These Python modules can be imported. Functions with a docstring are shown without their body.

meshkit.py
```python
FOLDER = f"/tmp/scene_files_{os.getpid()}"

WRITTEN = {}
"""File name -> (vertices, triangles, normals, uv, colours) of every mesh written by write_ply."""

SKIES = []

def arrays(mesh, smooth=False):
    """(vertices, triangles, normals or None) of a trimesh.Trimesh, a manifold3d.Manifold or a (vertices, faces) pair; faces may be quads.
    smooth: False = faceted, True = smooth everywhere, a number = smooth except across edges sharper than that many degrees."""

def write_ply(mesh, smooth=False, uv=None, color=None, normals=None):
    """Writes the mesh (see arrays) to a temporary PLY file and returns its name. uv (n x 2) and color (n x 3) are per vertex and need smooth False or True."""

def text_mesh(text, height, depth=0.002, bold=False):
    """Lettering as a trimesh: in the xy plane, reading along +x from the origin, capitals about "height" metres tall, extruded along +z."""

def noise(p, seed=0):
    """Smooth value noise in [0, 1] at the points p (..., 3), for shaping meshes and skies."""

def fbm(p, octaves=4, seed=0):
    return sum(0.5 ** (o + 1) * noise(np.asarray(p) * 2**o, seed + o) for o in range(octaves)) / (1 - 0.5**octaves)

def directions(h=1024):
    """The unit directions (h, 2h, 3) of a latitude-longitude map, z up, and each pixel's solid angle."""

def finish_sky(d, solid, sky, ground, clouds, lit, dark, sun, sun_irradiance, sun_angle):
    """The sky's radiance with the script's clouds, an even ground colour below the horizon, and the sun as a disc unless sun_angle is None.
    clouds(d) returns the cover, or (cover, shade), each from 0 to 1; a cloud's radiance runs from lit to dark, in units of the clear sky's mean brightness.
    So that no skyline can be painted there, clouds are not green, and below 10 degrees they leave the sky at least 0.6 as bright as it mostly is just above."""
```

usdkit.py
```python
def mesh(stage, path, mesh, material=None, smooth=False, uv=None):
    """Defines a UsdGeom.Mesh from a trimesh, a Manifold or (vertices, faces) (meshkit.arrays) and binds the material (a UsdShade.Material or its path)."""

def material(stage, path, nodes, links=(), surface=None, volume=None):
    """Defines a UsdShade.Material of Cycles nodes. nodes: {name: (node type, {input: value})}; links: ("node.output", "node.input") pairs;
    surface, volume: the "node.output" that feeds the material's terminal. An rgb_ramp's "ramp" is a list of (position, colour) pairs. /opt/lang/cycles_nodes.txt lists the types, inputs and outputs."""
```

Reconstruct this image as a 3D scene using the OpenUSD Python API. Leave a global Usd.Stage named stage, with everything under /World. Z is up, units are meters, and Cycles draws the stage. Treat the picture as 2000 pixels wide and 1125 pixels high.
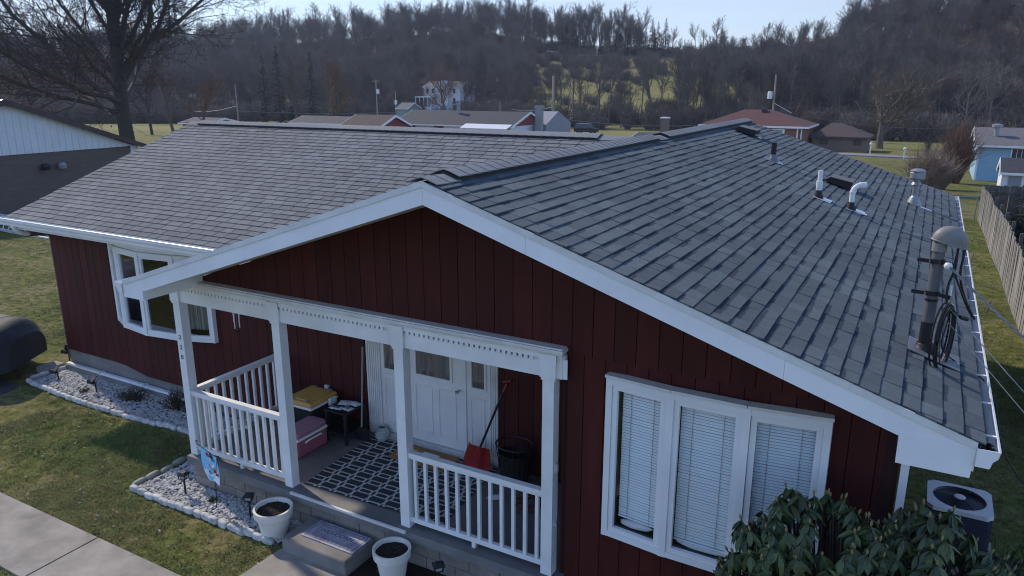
import math, random
import numpy as np, trimesh, usdkit, meshkit
from pxr import Usd, UsdGeom, UsdLux, UsdShade, Gf, Sdf, Vt
stage = Usd.Stage.CreateInMemory()
UsdGeom.Xform.Define(stage, '/World')
UsdGeom.SetStageUpAxis(stage, 'Z')
HAZE, HAZE_TOP = 0.0002, 70.0
rng = np.random.default_rng(7)
random.seed(7)

# ------------------------------------------------------------------ camera, sky, sun, exposure
CAM = np.array([3.8126, -6.1288, 5.3824]); YAW, PITCH, FPX = 0.5062, 0.2663, 1455.85
_fw = np.array([-math.sin(YAW)*math.cos(PITCH), math.cos(YAW)*math.cos(PITCH), -math.sin(PITCH)])
_ri = np.array([math.cos(YAW), math.sin(YAW), 0.0]); _up = np.cross(_ri, _fw)
cam = UsdGeom.Camera.Define(stage, '/World/camera')
cam.AddTransformOp().Set(Gf.Matrix4d(*[float(v) for v in (*_ri, 0, *_up, 0, *(-_fw), 0, *CAM, 1)]))
cam.CreateHorizontalApertureAttr(36.0); cam.CreateVerticalApertureAttr(20.25)
cam.CreateFocalLengthAttr(36.0*FPX/2000.0)
cam.CreateClippingRangeAttr(Gf.Vec2f(0.05, 5000))
cam.CreateExposureAttr(0.24)
SUN_EL = math.radians(38.0); SUN_H = np.array([-0.96, 0.28]); SUN_H /= np.linalg.norm(SUN_H)
SUN = np.array([SUN_H[0]*math.cos(SUN_EL), SUN_H[1]*math.cos(SUN_EL), math.sin(SUN_EL)])
sky_rot = math.atan2(SUN[0], SUN[1])
usdkit.material(stage, '/World/Looks/sky_look', {
    'sky': ('sky_texture', {'sky_type': 'single_scattering', 'sun_disc': False, 'sun_elevation': SUN_EL, 'sun_rotation': sky_rot, 'altitude': 250.0, 'aerosol_density': 0.5, 'air_density': 1.3, 'ozone_density': 2.5}),
    'tc': ('texture_coordinate', {}),
    'mp': ('mapping', {'scale': (1.0, 1.0, 4.0)}),
    'nz': ('noise_texture', {'scale': 1.7, 'detail': 6.0, 'roughness': 0.55, 'distortion': 0.4}),
    'rp': ('rgb_ramp', {'ramp': [(0.0, (0.25, 0.25, 0.25)), (0.40, (0.45, 0.45, 0.45)), (0.62, (0.85, 0.85, 0.85)), (1.0, (1, 1, 1))]}),
    'sep': ('separate_xyz', {}), 'lowz': ('map_range', {'from_min': 0.02, 'from_max': 0.42, 'to_min': 0.95, 'to_max': 0.16, 'clamp': True}), 'cf': ('math', {'math_type': 'multiply'}),
    'mx': ('mix', {'mix_type': 'mix', 'color2': (4.9, 4.75, 4.35)}),
    'wb': ('mix', {'mix_type': 'multiply', 'fac': 1.0, 'color2': (0.70, 0.83, 1.14)}),
    'bg': ('background_shader', {'strength': 0.15})},
    [('tc.generated', 'mp.vector'), ('mp.vector', 'nz.vector'), ('nz.fac', 'rp.fac'), ('tc.generated', 'sep.vector'), ('sep.z', 'lowz.value'), ('lowz.result', 'cf.value1'), ('rp.color', 'cf.value2'), ('cf.value', 'mx.fac'), ('sky.color', 'mx.color1'), ('mx.color', 'wb.color1'), ('wb.color', 'bg.color')], surface='bg.background')
dome = UsdLux.DomeLight.Define(stage, '/World/sky')
UsdShade.MaterialBindingAPI.Apply(dome.GetPrim()).Bind(UsdShade.Material.Get(stage, '/World/Looks/sky_look'))
dome.GetPrim().SetCustomDataByKey('kind', 'structure')
sun = UsdLux.DistantLight.Define(stage, '/World/sun')
sun.CreateIntensityAttr(0.86); sun.CreateAngleAttr(1.8); sun.CreateNormalizeAttr(True)
sun.CreateColorAttr(Gf.Vec3f(1.0, 0.89, 0.72))
_z = SUN; _x = np.cross([0, 0, 1.0], _z); _x /= np.linalg.norm(_x); _y = np.cross(_z, _x)
sun.AddTransformOp().Set(Gf.Matrix4d(*[float(v) for v in (*_x, 0, *_y, 0, *_z, 0, 0, 0, 60, 1)]))

# ------------------------------------------------------------------ helpers
def ray(px, py):
    return _fw + _ri*(px-1000)/FPX + _up*(562.5-py)/FPX
def at_y(px, py, y):
    d = ray(px, py); return CAM + d*(y-CAM[1])/d[1]
def at_z(px, py, z):
    d = ray(px, py); return CAM + d*(z-CAM[2])/d[2]
def at_depth(px, py, dist):
    return CAM + ray(px, py)*dist

class MB:
    """collects faces of ONE mesh; quads are split into triangles; optional per-vertex values"""
    def __init__(s): s.v, s.f, s.n, s.tone, s.band = [], [], 0, [], []
    def add(s, v, f, tone=None, band=None):
        v = np.asarray(v, float).reshape(-1, 3); f = np.asarray(f, int)
        if f.shape[1] == 4: f = np.vstack([f[:, [0, 1, 2]], f[:, [0, 2, 3]]])
        s.v.append(v); s.f.append(f+s.n); s.n += len(v)
        if tone is not None:
            s.tone.append(np.full(len(v), tone) if np.ndim(tone) == 0 else tone); s.band.append(np.zeros(len(v)) if band is None else band)
        return s
    BF = [[0, 3, 2, 1], [4, 5, 6, 7], [0, 1, 5, 4], [1, 2, 6, 5], [2, 3, 7, 6], [3, 0, 4, 7]]
    def hexa(s, p, **k): return s.add(p, MB.BF, **k)          # 4 bottom points counter-clockwise, 4 top points
    def box(s, x0, x1, y0, y1, z0, z1):
        return s.hexa([(x0, y0, z0), (x1, y0, z0), (x1, y1, z0), (x0, y1, z0), (x0, y0, z1), (x1, y0, z1), (x1, y1, z1), (x0, y1, z1)])
    def bar(s, a, b, w, h, up=(0, 0, 1)):
        a, b = np.asarray(a, float), np.asarray(b, float); t = (b-a)/np.linalg.norm(b-a)
        r = np.cross(t, up); r = r/np.linalg.norm(r) if np.linalg.norm(r) > 1e-6 else np.array([1.0, 0, 0]); u = np.cross(r, t)
        q = [(-w/2, -h/2), (w/2, -h/2), (w/2, h/2), (-w/2, h/2)]
        return s.hexa([a+r*i+u*j for i, j in q]+[b+r*i+u*j for i, j in q])
    def prism(s, poly, ext):                                      # 3-D polygon (convex or star-shaped about its mean) pushed along a vector
        p = np.asarray(poly, float); n = len(p); e = np.asarray(ext, float); c = p.mean(0)
        v = np.vstack([p, p+e, [c], [c+e]]); f = []
        for i in range(n):
            j = (i+1) % n
            f += [[i, j, n+j], [i, n+j, n+i], [2*n, j, i], [2*n+1, n+i, n+j]]
        return s.add(v, f)
    def tube(s, pts, rad, sides=8, cap=True):
        p = np.asarray(pts, float); n = len(p); rad = np.broadcast_to(rad, (n,))
        t = np.gradient(p, axis=0); t /= np.linalg.norm(t, axis=1, keepdims=True)+1e-12
        a = np.cross(t, [0, 0, 1.0]); l = np.linalg.norm(a, axis=1, keepdims=True)
        if (l < 0.05).any():
            a = np.cross(t, [0.31, 0.95, 0.0]); l = np.linalg.norm(a, axis=1, keepdims=True)
        a = a/(l+1e-12); b = np.cross(t, a); g = np.arange(sides)*2*np.pi/sides
        v = (p[:, None]+rad[:, None, None]*(np.cos(g)[None, :, None]*a[:, None]+np.sin(g)[None, :, None]*b[:, None])).reshape(-1, 3)
        i, j = np.meshgrid(np.arange(n-1), np.arange(sides), indexing='ij'); k = (j+1) % sides
        f = np.stack([i*sides+j, i*sides+k, (i+1)*sides+k, (i+1)*sides+j], -1).reshape(-1, 4)
        f = np.vstack([f[:, [0, 2, 1]], f[:, [0, 3, 2]]])
        if cap:
            m = len(v); v = np.vstack([v, p[:1], p[-1:]])
            f = np.vstack([f, [[m, q, (q+1) % sides] for q in range(sides)], [[m+1, (n-1)*sides+(q+1) % sides, (n-1)*sides+q] for q in range(sides)]])
        return s.add(v, f)
    def lathe(s, prof, c=(0, 0, 0), n=24, squash=(1, 1)):
        prof = np.asarray(prof, float); g = np.arange(n)*2*np.pi/n; m = len(prof)
        v = np.stack([np.outer(prof[:, 0], np.cos(g))*squash[0]+c[0], np.outer(prof[:, 0], np.sin(g))*squash[1]+c[1], np.repeat(prof[:, 1][:, None], n, 1)+c[2]], -1).reshape(-1, 3)
        i, j = np.meshgrid(np.arange(m-1), np.arange(n), indexing='ij'); k = (j+1) % n
        return s.add(v, np.stack([i*n+j, i*n+k, (i+1)*n+k, (i+1)*n+j], -1).reshape(-1, 4))
    def mesh(s, m, T=None):
        m = m.copy()
        if T is not None: m.apply_transform(T)
        return s.add(m.vertices, m.faces)

def rbox(x0, x1, y0, y1, z0, z1, r=0.03, k=2):
    """box with rounded edges, as a trimesh"""
    import manifold3d as m3
    pts = []
    for x in (x0+r, x1-r):
        for y in (y0+r, y1-r):
            for z in (z0+r, z1-r):
                pts.append(m3.Manifold.sphere(r, 4*k).translate([x, y, z]))
    h = m3.Manifold.batch_hull(pts).to_mesh()
    return trimesh.Trimesh(h.vert_properties[:, :3], h.tri_verts, process=False)

_used = {}
_off = {}
def unique(parent, name):
    k = _used.get((parent, name), 0); _used[(parent, name)] = k+1
    return f'{parent}/{name}' if k == 0 else f'{parent}/{name}_{k:03d}'
def data(path, **kw):
    p = stage.GetPrimAtPath(path)
    for k, v in kw.items():
        if v: p.SetCustomDataByKey(k, v)
def thing(name, label, category, loc=(0, 0, 0), group=None, kind=None):
    path = unique('/World', name); x = UsdGeom.Xform.Define(stage, path)
    x.AddTranslateOp().Set(Gf.Vec3d(*map(float, loc))); _off[path] = np.asarray(loc, float)
    data(path, label=label, category=category, group=group, kind=kind); return path
def obj(name, mb, look, parent='/World', smooth=False, label=None, category=None, group=None, kind=None):
    """ONE Mesh prim; coordinates are world metres, moved into the parent's frame"""
    path = unique(parent, name); off = _off.get(parent, np.zeros(3)); _off[path] = off
    if isinstance(mb, MB):
        v, f = np.vstack(mb.v), np.vstack(mb.f)
    else:
        v, f = np.asarray(mb.vertices), np.asarray(mb.faces)
    m = usdkit.mesh(stage, path, (v-off, f), LOOK[look], smooth=smooth)
    if isinstance(mb, MB) and mb.tone and not smooth:
        for nm, val in (('tone', mb.tone), ('band', mb.band)):
            UsdGeom.PrimvarsAPI(m).CreatePrimvar(nm, Sdf.ValueTypeNames.FloatArray, 'vertex').Set(Vt.FloatArray.FromNumpy(np.concatenate(val).astype(np.float32)))
    data(path, label=label, category=category, group=group, kind=kind)
    return path
def copy_of(src, name, loc, rotz=0.0, scale=1.0, label=None, group=None, category=None):
    """one more individual: an Xform of its own that references the first one's parts"""
    path = unique('/World', name); x = UsdGeom.Xform.Define(stage, path); p = x.GetPrim()
    p.GetReferences().AddInternalReference(src)
    x.ClearXformOpOrder()
    for a in list(p.GetAttributes()):
        if a.GetName().startswith('xformOp:') and a.IsAuthored(): pass
    M = Gf.Matrix4d(); c, s_ = math.cos(rotz)*scale, math.sin(rotz)*scale
    M.Set(c, s_, 0, 0, -s_, c, 0, 0, 0, 0, scale, 0, float(loc[0]), float(loc[1]), float(loc[2]), 1)
    x.AddTransformOp(opSuffix='place').Set(M)
    p.SetInstanceable(True)
    was = stage.GetPrimAtPath(src).GetCustomData()
    data(path, label=label or was.get('label'), category=category or was.get('category'), group=group or was.get('group')); return path
def prototype(name, parts):
    """a class prim holding parts (name, MB, look), built about the origin"""
    path = f'/World/Prototypes/{name}'
    if not stage.GetPrimAtPath('/World/Prototypes'): stage.CreateClassPrim('/World/Prototypes')
    UsdGeom.Xform.Define(stage, path)
    for n, mb, look in parts: obj(n, mb, look, path)
    return path
def scatter(name, parent, protos, pos, idx, rot, scl, kind='stuff', label=None, category=None):
    """a PointInstancer: protos = list of (name, MB, look); rot = z angles"""
    path = unique(parent, name); pi = UsdGeom.PointInstancer.Define(stage, path)
    for n, mb, look in protos:
        obj(n, mb, look, path+'/kinds' if False else path)
    kids = [c.GetPath() for c in stage.GetPrimAtPath(path).GetChildren()]
    pi.CreatePrototypesRel().SetTargets(kids)
    pos = np.asarray(pos, np.float32); n = len(pos)
    pi.CreatePositionsAttr(Vt.Vec3fArray.FromNumpy(pos)); pi.CreateProtoIndicesAttr(Vt.IntArray.FromNumpy(np.asarray(idx, np.int32)))
    q = [Gf.Quath(float(math.cos(a/2)), 0, 0, float(math.sin(a/2))) for a in rot]
    pi.CreateOrientationsAttr(Vt.QuathArray(q))
    s3 = np.asarray(scl, np.float32); s3 = np.repeat(s3[:, None], 3, 1) if s3.ndim == 1 else s3
    pi.CreateScalesAttr(Vt.Vec3fArray.FromNumpy(s3.astype(np.float32)))
    data(path, label=label, category=category, kind=kind); return path

# ------------------------------------------------------------------ materials
LOOK = {}
def look(name, col, rough=0.6, var=0.12, scale=6.0, bump=0.0, bscale=60.0, spec=0.35, metal=0.0, col2=None, detail=4.0, stretch=(1, 1, 1), coat=0.0, rnd=0.0):
    c = np.asarray(col, float); lo = c*(1-var) if col2 is None else np.asarray(col2, float); hi = c*(1+var)
    nodes = {'geo': ('geometry', {}), 'mp': ('mapping', {'scale': stretch}), 'n': ('noise_texture', {'scale': scale, 'detail': detail, 'roughness': 0.6}),
             'r': ('rgb_ramp', {'ramp': [(0.3, tuple(lo)), (0.7, tuple(hi))]}),
             'p': ('principled_bsdf', {'roughness': rough, 'specular_ior_level': spec, 'metallic': metal, 'coat_weight': coat})}
    links = [('geo.position', 'mp.vector'), ('mp.vector', 'n.vector'), ('n.fac', 'r.fac'), ('r.color', 'p.base_color')]
    if rnd:
        nodes.update({'oi': ('object_info', {}), 'om': ('map_range', {'from_min': 0.0, 'from_max': 1.0, 'to_min': 1-rnd, 'to_max': 1+rnd*0.6}), 'cc': ('combine_color', {}), 'rm': ('mix', {'mix_type': 'multiply', 'fac': 1.0})})
        links.remove(('r.color', 'p.base_color')); links += [('oi.random', 'om.value'), ('om.result', 'cc.r'), ('om.result', 'cc.g'), ('om.result', 'cc.b'), ('r.color', 'rm.color1'), ('cc.color', 'rm.color2'), ('rm.color', 'p.base_color')]
    if bump:
        nodes['n2'] = ('noise_texture', {'scale': bscale, 'detail': 3.0}); nodes['b'] = ('bump', {'strength': bump, 'distance': 0.01})
        links += [('mp.vector', 'n2.vector'), ('n2.fac', 'b.height'), ('b.normal', 'p.normal')]
    LOOK[name] = usdkit.material(stage, f'/World/Looks/{name}', nodes, links, surface='p.BSDF'); return LOOK[name]

look('red_siding', (0.056, 0.0088, 0.0068), 0.62, 0.24, 1.6, 0.25, 160, 0.25, stretch=(3, 3, 0.35), rnd=0.22)
look('red_groove', (0.02, 0.004, 0.004), 0.9, 0.1)
look('white_paint', (0.72, 0.72, 0.70), 0.45, 0.10, 2.2, 0.08, 90)
look('white_aged', (0.62, 0.61, 0.58), 0.55, 0.12, 3.5, 0.1, 60)
look('white_vinyl', (0.74, 0.745, 0.74), 0.38, 0.07, 1.6)
look('gutter_inside', (0.50, 0.50, 0.47), 0.5, 0.25, 5)
look('concrete', (0.27, 0.245, 0.215), 0.85, 0.36, 1.9, 0.35, 45, detail=8)
look('concrete_dark', (0.19, 0.18, 0.165), 0.85, 0.25, 2.2, 0.35, 45, detail=8)
look('porch_floor', (0.17, 0.165, 0.16), 0.75, 0.2, 3.0, 0.2, 60)
look('joint_gap', (0.03, 0.028, 0.025), 0.95, 0.3, 20)
look('block_wall', (0.23, 0.205, 0.17), 0.9, 0.25, 4, 0.4, 40)
look('black_plastic', (0.012, 0.012, 0.013), 0.45, 0.2, 8)
look('black_metal', (0.014, 0.014, 0.015), 0.4, 0.2, 8)
look('dark_interior', (0.02, 0.02, 0.022), 0.9, 0.2)
look('curtain', (0.30, 0.31, 0.30), 0.9, 0.25, 30, stretch=(1, 1, 0.04))
look('blind_slat', (0.76, 0.85, 0.91), 0.5, 0.03)
look('galvanised', (0.27, 0.28, 0.29), 0.45, 0.15, 9, metal=0.4)
look('mast_grey', (0.10, 0.10, 0.10), 0.5, 0.12, 14, 0.1, 80)
look('hood_grey', (0.20, 0.19, 0.175), 0.5, 0.12, 10, 0.15, 120)
look('cable_black', (0.012, 0.012, 0.012), 0.5, 0.1)
look('cable_grey', (0.22, 0.225, 0.23), 0.5, 0.15, metal=0.3)
look('pvc_white', (0.68, 0.68, 0.66), 0.4, 0.06)
look('lead_flash', (0.15, 0.16, 0.175), 0.5, 0.15, metal=0.3)
look('paper_white', (0.72, 0.73, 0.75), 0.7, 0.05)
look('ink', (0.05, 0.06, 0.09), 0.8, 0.1)
look('pink_plastic', (0.34, 0.10, 0.14), 0.45, 0.06)
look('rose_lid', (0.36, 0.19, 0.24), 0.45, 0.06)
look('yellow_plastic', (0.62, 0.36, 0.10), 0.45, 0.06)
look('red_plastic', (0.27, 0.022, 0.02), 0.4, 0.15, 9)
look('coir', (0.30, 0.17, 0.07), 0.95, 0.3, 40, 0.4, 200)
look('soil', (0.022, 0.014, 0.010), 0.95, 0.5, 30, 0.8, 70)
look('pot_plastic', (0.70, 0.66, 0.60), 0.5, 0.06, 5)
look('rug_dark', (0.042, 0.046, 0.052), 0.95, 0.2, 90, 0.2, 300)
look('rug_white', (0.50, 0.50, 0.485), 0.95, 0.08, 60)
look('stone_white', (0.40, 0.39, 0.375), 0.8, 0.35, 14)
look('edging_white', (0.47, 0.465, 0.44), 0.85, 0.4, 9, 0.3, 40)
look('edging_grey', (0.27, 0.265, 0.24), 0.85, 0.35, 6, 0.3, 40)
look('gravel_bed', (0.14, 0.13, 0.125), 0.95, 0.4, 20, 0.8, 60)
look('lens', (0.35, 0.36, 0.38), 0.2, 0.05)
look('flag_blue', (0.22, 0.55, 0.78), 0.8, 0.06)
look('flag_white', (0.75, 0.78, 0.80), 0.8, 0.04)
look('flag_red', (0.45, 0.03, 0.04), 0.8, 0.05)
look('flag_brown', (0.10, 0.03, 0.02), 0.8, 0.05)
look('rhododendron_leaf', (0.036, 0.058, 0.017), 0.42, 0.35, 4.0, spec=0.45)
look('rhododendron_leaf_light', (0.072, 0.096, 0.028), 0.42, 0.3, 4.0, spec=0.45)
look('leaf_bud', (0.22, 0.18, 0.07), 0.6, 0.2)
look('twig', (0.07, 0.05, 0.035), 0.9, 0.25, 10)
look('bark_dark', (0.055, 0.045, 0.038), 0.95, 0.3, 5, 0.4, 20)
look('bark_grey', (0.120, 0.108, 0.094), 0.95, 0.3, 3)
look('bark_brown', (0.118, 0.094, 0.073), 0.95, 0.3, 3)
look('shrub_tan', (0.23, 0.165, 0.125), 0.95, 0.3, 3)
look('twig_rust', (0.155, 0.085, 0.058), 0.95, 0.3, 3)
look('bark_pale', (0.145, 0.132, 0.112), 0.9, 0.35, 2)
look('dead_leaf', (0.22, 0.13, 0.07), 0.8, 0.4, 3)
look('dead_leaf_red', (0.15, 0.055, 0.03), 0.8, 0.4, 3)
look('needle', (0.018, 0.032, 0.022), 0.8, 0.4, 2)
look('needle_light', (0.05, 0.075, 0.03), 0.8, 0.4, 2)
look('fence_wood', (0.255, 0.235, 0.205), 0.9, 0.40, 2.2, 0.4, 40, stretch=(4, 4, 0.3), rnd=0.25)
look('post_wood', (0.10, 0.085, 0.07), 0.9, 0.3, 5)
look('barn_white', (0.60, 0.62, 0.64), 0.5, 0.05, 2)
look('barn_brown', (0.115, 0.092, 0.08), 0.8, 0.12, 2, stretch=(1, 1, 4))
look('roof_dark', (0.055, 0.055, 0.062), 0.9, 0.2, 4)
look('roof_mid', (0.075, 0.073, 0.075), 0.9, 0.25, 2)
look('roof_grey', (0.12, 0.12, 0.125), 0.9, 0.2, 4)
look('roof_red', (0.105, 0.046, 0.042), 0.9, 0.2, 4)
look('roof_brown', (0.075, 0.052, 0.048), 0.9, 0.2, 4)
look('siding_red', (0.24, 0.055, 0.05), 0.7, 0.1, 3)
look('siding_blue', (0.26, 0.43, 0.54), 0.6, 0.05, 2)
look('siding_white', (0.68, 0.69, 0.70), 0.6, 0.05, 2)
look('siding_grey', (0.24, 0.25, 0.27), 0.7, 0.1, 2)
look('siding_green', (0.20, 0.28, 0.27), 0.7, 0.1, 2)
look('foundation_dark', (0.06, 0.06, 0.06), 0.9, 0.2, 3)
look('pole_wood', (0.30, 0.25, 0.20), 0.9, 0.25, 3, stretch=(1, 1, 0.2))
look('asphalt_dark', (0.055, 0.055, 0.058), 0.9, 0.2, 2.0)
look('asphalt_grey', (0.20, 0.20, 0.205), 0.9, 0.15, 1.0)
look('snow', (0.80, 0.82, 0.85), 0.8, 0.03)
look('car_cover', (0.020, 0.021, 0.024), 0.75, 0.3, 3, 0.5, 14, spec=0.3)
look('car_cover_lit_top', (0.12, 0.12, 0.13), 0.7, 0.25, 3, 0.5, 10)
look('car_red', (0.09, 0.006, 0.006), 0.3, 0.05, coat=0.6)
look('rubber', (0.012, 0.012, 0.012), 0.8, 0.2)
look('alloy', (0.55, 0.56, 0.58), 0.3, 0.05, metal=0.8)
look('ac_cream', (0.56, 0.56, 0.53), 0.45, 0.06)
look('ac_dark', (0.045, 0.05, 0.075), 0.5, 0.15)
look('aluminium', (0.62, 0.63, 0.65), 0.35, 0.08, metal=0.6)
look('broom_grey', (0.28, 0.27, 0.26), 0.4, 0.1)
look('glass_frost', (0.40, 0.45, 0.42), 0.2, 0.3, 20)
look('cord_orange', (0.16, 0.03, 0.015), 0.6, 0.1)
look('brick_orange', (0.22, 0.105, 0.055), 0.9, 0.15, 8)
look('brick_far', (0.19, 0.135, 0.10), 0.9, 0.15, 8)
look('number_green', (0.01, 0.04, 0.02), 0.5, 0.1)
look('bulb_green', (0.10, 0.25, 0.20), 0.4, 0.1)

# window glass: clear with a mirror-like film that grows with the view angle
LOOK['window_glass'] = usdkit.material(stage, '/World/Looks/window_glass', {
    'f': ('layer_weight', {'blend': 0.5}), 'pw': ('math', {'math_type': 'power', 'value2': 5.0}), 'ma': ('math', {'math_type': 'multiply_add', 'value2': 0.92, 'value3': 0.045}),
    't': ('transparent_bsdf', {'color': (0.985, 0.99, 0.99)}), 'g': ('glossy_bsdf', {'roughness': 0.02, 'color': (0.95, 0.97, 1.0)}), 'm': ('mix_closure', {})},
    [('f.facing', 'pw.value1'), ('pw.value', 'ma.value1'), ('ma.value', 'm.fac'), ('t.BSDF', 'm.closure1'), ('g.BSDF', 'm.closure2')], surface='m.closure')

def shingle_look(name, dark, light, tint, shade_bands, spread=0.5):
    nodes = {'tone': ('attribute', {'attribute': 'tone'}), 'band': ('attribute', {'attribute': 'band'}), 'geo': ('geometry', {}),
             'n1': ('noise_texture', {'scale': 16.0, 'detail': 6.0, 'roughness': 0.7}), 'n2': ('noise_texture', {'scale': 190.0, 'detail': 2.0}),
             'n3': ('noise_texture', {'scale': 0.55, 'detail': 3.0}), 'n4': ('noise_texture', {'scale': 5.5, 'detail': 2.0}),
             'ramp': ('rgb_ramp', {'ramp': [(0.0, dark), (0.55, tuple((np.asarray(dark)+np.asarray(light))/2)), (0.85, light), (1.0, tint)]}),
             'tq': ('math', {'math_type': 'multiply_add', 'value2': spread, 'value3': 0.45-0.5*spread}), 'm1': ('math', {'math_type': 'multiply_add', 'value2': 0.9, 'value3': -0.45}), 'm2': ('math', {'math_type': 'add'}),
             'm3': ('math', {'math_type': 'multiply_add', 'value2': 1.1, 'value3': -0.55}), 'm4': ('math', {'math_type': 'add'}),
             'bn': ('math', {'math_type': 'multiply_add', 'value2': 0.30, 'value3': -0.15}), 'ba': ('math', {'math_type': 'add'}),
             'br': ('map_range', {'from_min': 0.60, 'from_max': 0.68, 'to_min': 0.0, 'to_max': shade_bands, 'clamp': True}),
             'mx': ('mix', {'mix_type': 'multiply', 'color2': (0.40, 0.44, 0.54)}),  # shade below the course butts, put into the colour of the tab tops
             'w': ('mix', {'mix_type': 'multiply', 'fac': 0.6}), 'wr': ('rgb_ramp', {'ramp': [(0.3, (0.72, 0.72, 0.74)), (0.65, (1.1, 1.1, 1.1))]}),
             'bp': ('bump', {'strength': 0.5, 'distance': 0.004}), 'p': ('principled_bsdf', {'roughness': 0.9, 'specular_ior_level': 0.25})}
    links = [('geo.position', f'{n}.vector') for n in ('n1', 'n2', 'n3', 'n4')]
    links += [('n1.fac', 'm1.value1'), ('tone.fac', 'tq.value1'), ('tq.value', 'm2.value1'), ('m1.value', 'm2.value2'), ('n2.fac', 'm3.value1'), ('m2.value', 'm4.value1'), ('m3.value', 'm4.value2'), ('m4.value', 'ramp.fac'),
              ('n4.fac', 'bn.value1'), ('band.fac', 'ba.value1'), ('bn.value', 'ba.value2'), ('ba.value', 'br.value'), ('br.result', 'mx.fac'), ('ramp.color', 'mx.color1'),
              ('n3.fac', 'wr.fac'), ('mx.color', 'w.color1'), ('wr.color', 'w.color2'), ('w.color', 'p.base_color'), ('n2.fac', 'bp.height'), ('bp.normal', 'p.normal')]
    LOOK[name] = usdkit.material(stage, f'/World/Looks/{name}', nodes, links, surface='p.BSDF')
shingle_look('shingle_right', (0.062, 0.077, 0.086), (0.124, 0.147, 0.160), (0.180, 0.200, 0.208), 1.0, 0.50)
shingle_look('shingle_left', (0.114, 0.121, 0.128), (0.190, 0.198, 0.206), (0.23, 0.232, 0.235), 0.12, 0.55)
shingle_look('shingle_cap', (0.17, 0.178, 0.185), (0.235, 0.242, 0.245), (0.27, 0.275, 0.275), 0.0)

# ------------------------------------------------------------------ the lie of the land
_sky_px = np.array([-900, -400, 0, 200, 400, 480, 600, 750, 850, 960, 1060, 1180, 1290, 1390, 1500, 1620, 1700, 1760, 1850, 2000, 2300, 2800], float)
_crest_y = np.array([132, 132, 128, 124, 115, 100, 98, 92, 78, 80, 93, 104, 109, 110, 111, 104, 86, 70, 46, 16, -14, -14], float)   # height of the bare crest, as an angle below/above the level line
_crest_d = np.array([480, 480, 470, 450, 410, 390, 370, 350, 335, 320, 300, 290, 285, 280, 275, 270, 265, 260, 255, 250, 250, 250], float)
def _az(px): return np.arctan((np.asarray(px, float)-1000)/FPX*math.cos(PITCH))
_az_k = _az(_sky_px)
_crest_tan = (165.0-_crest_y)/FPX*math.cos(PITCH)
_foot_d = np.interp(_az(np.array([-900, 400, 850, 950, 1080, 1500, 2000, 2800])), _az(np.array([-900, 400, 850, 950, 1080, 1500, 2000, 2800])), [200, 215, 232, 215, 170, 160, 150, 150])
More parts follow.
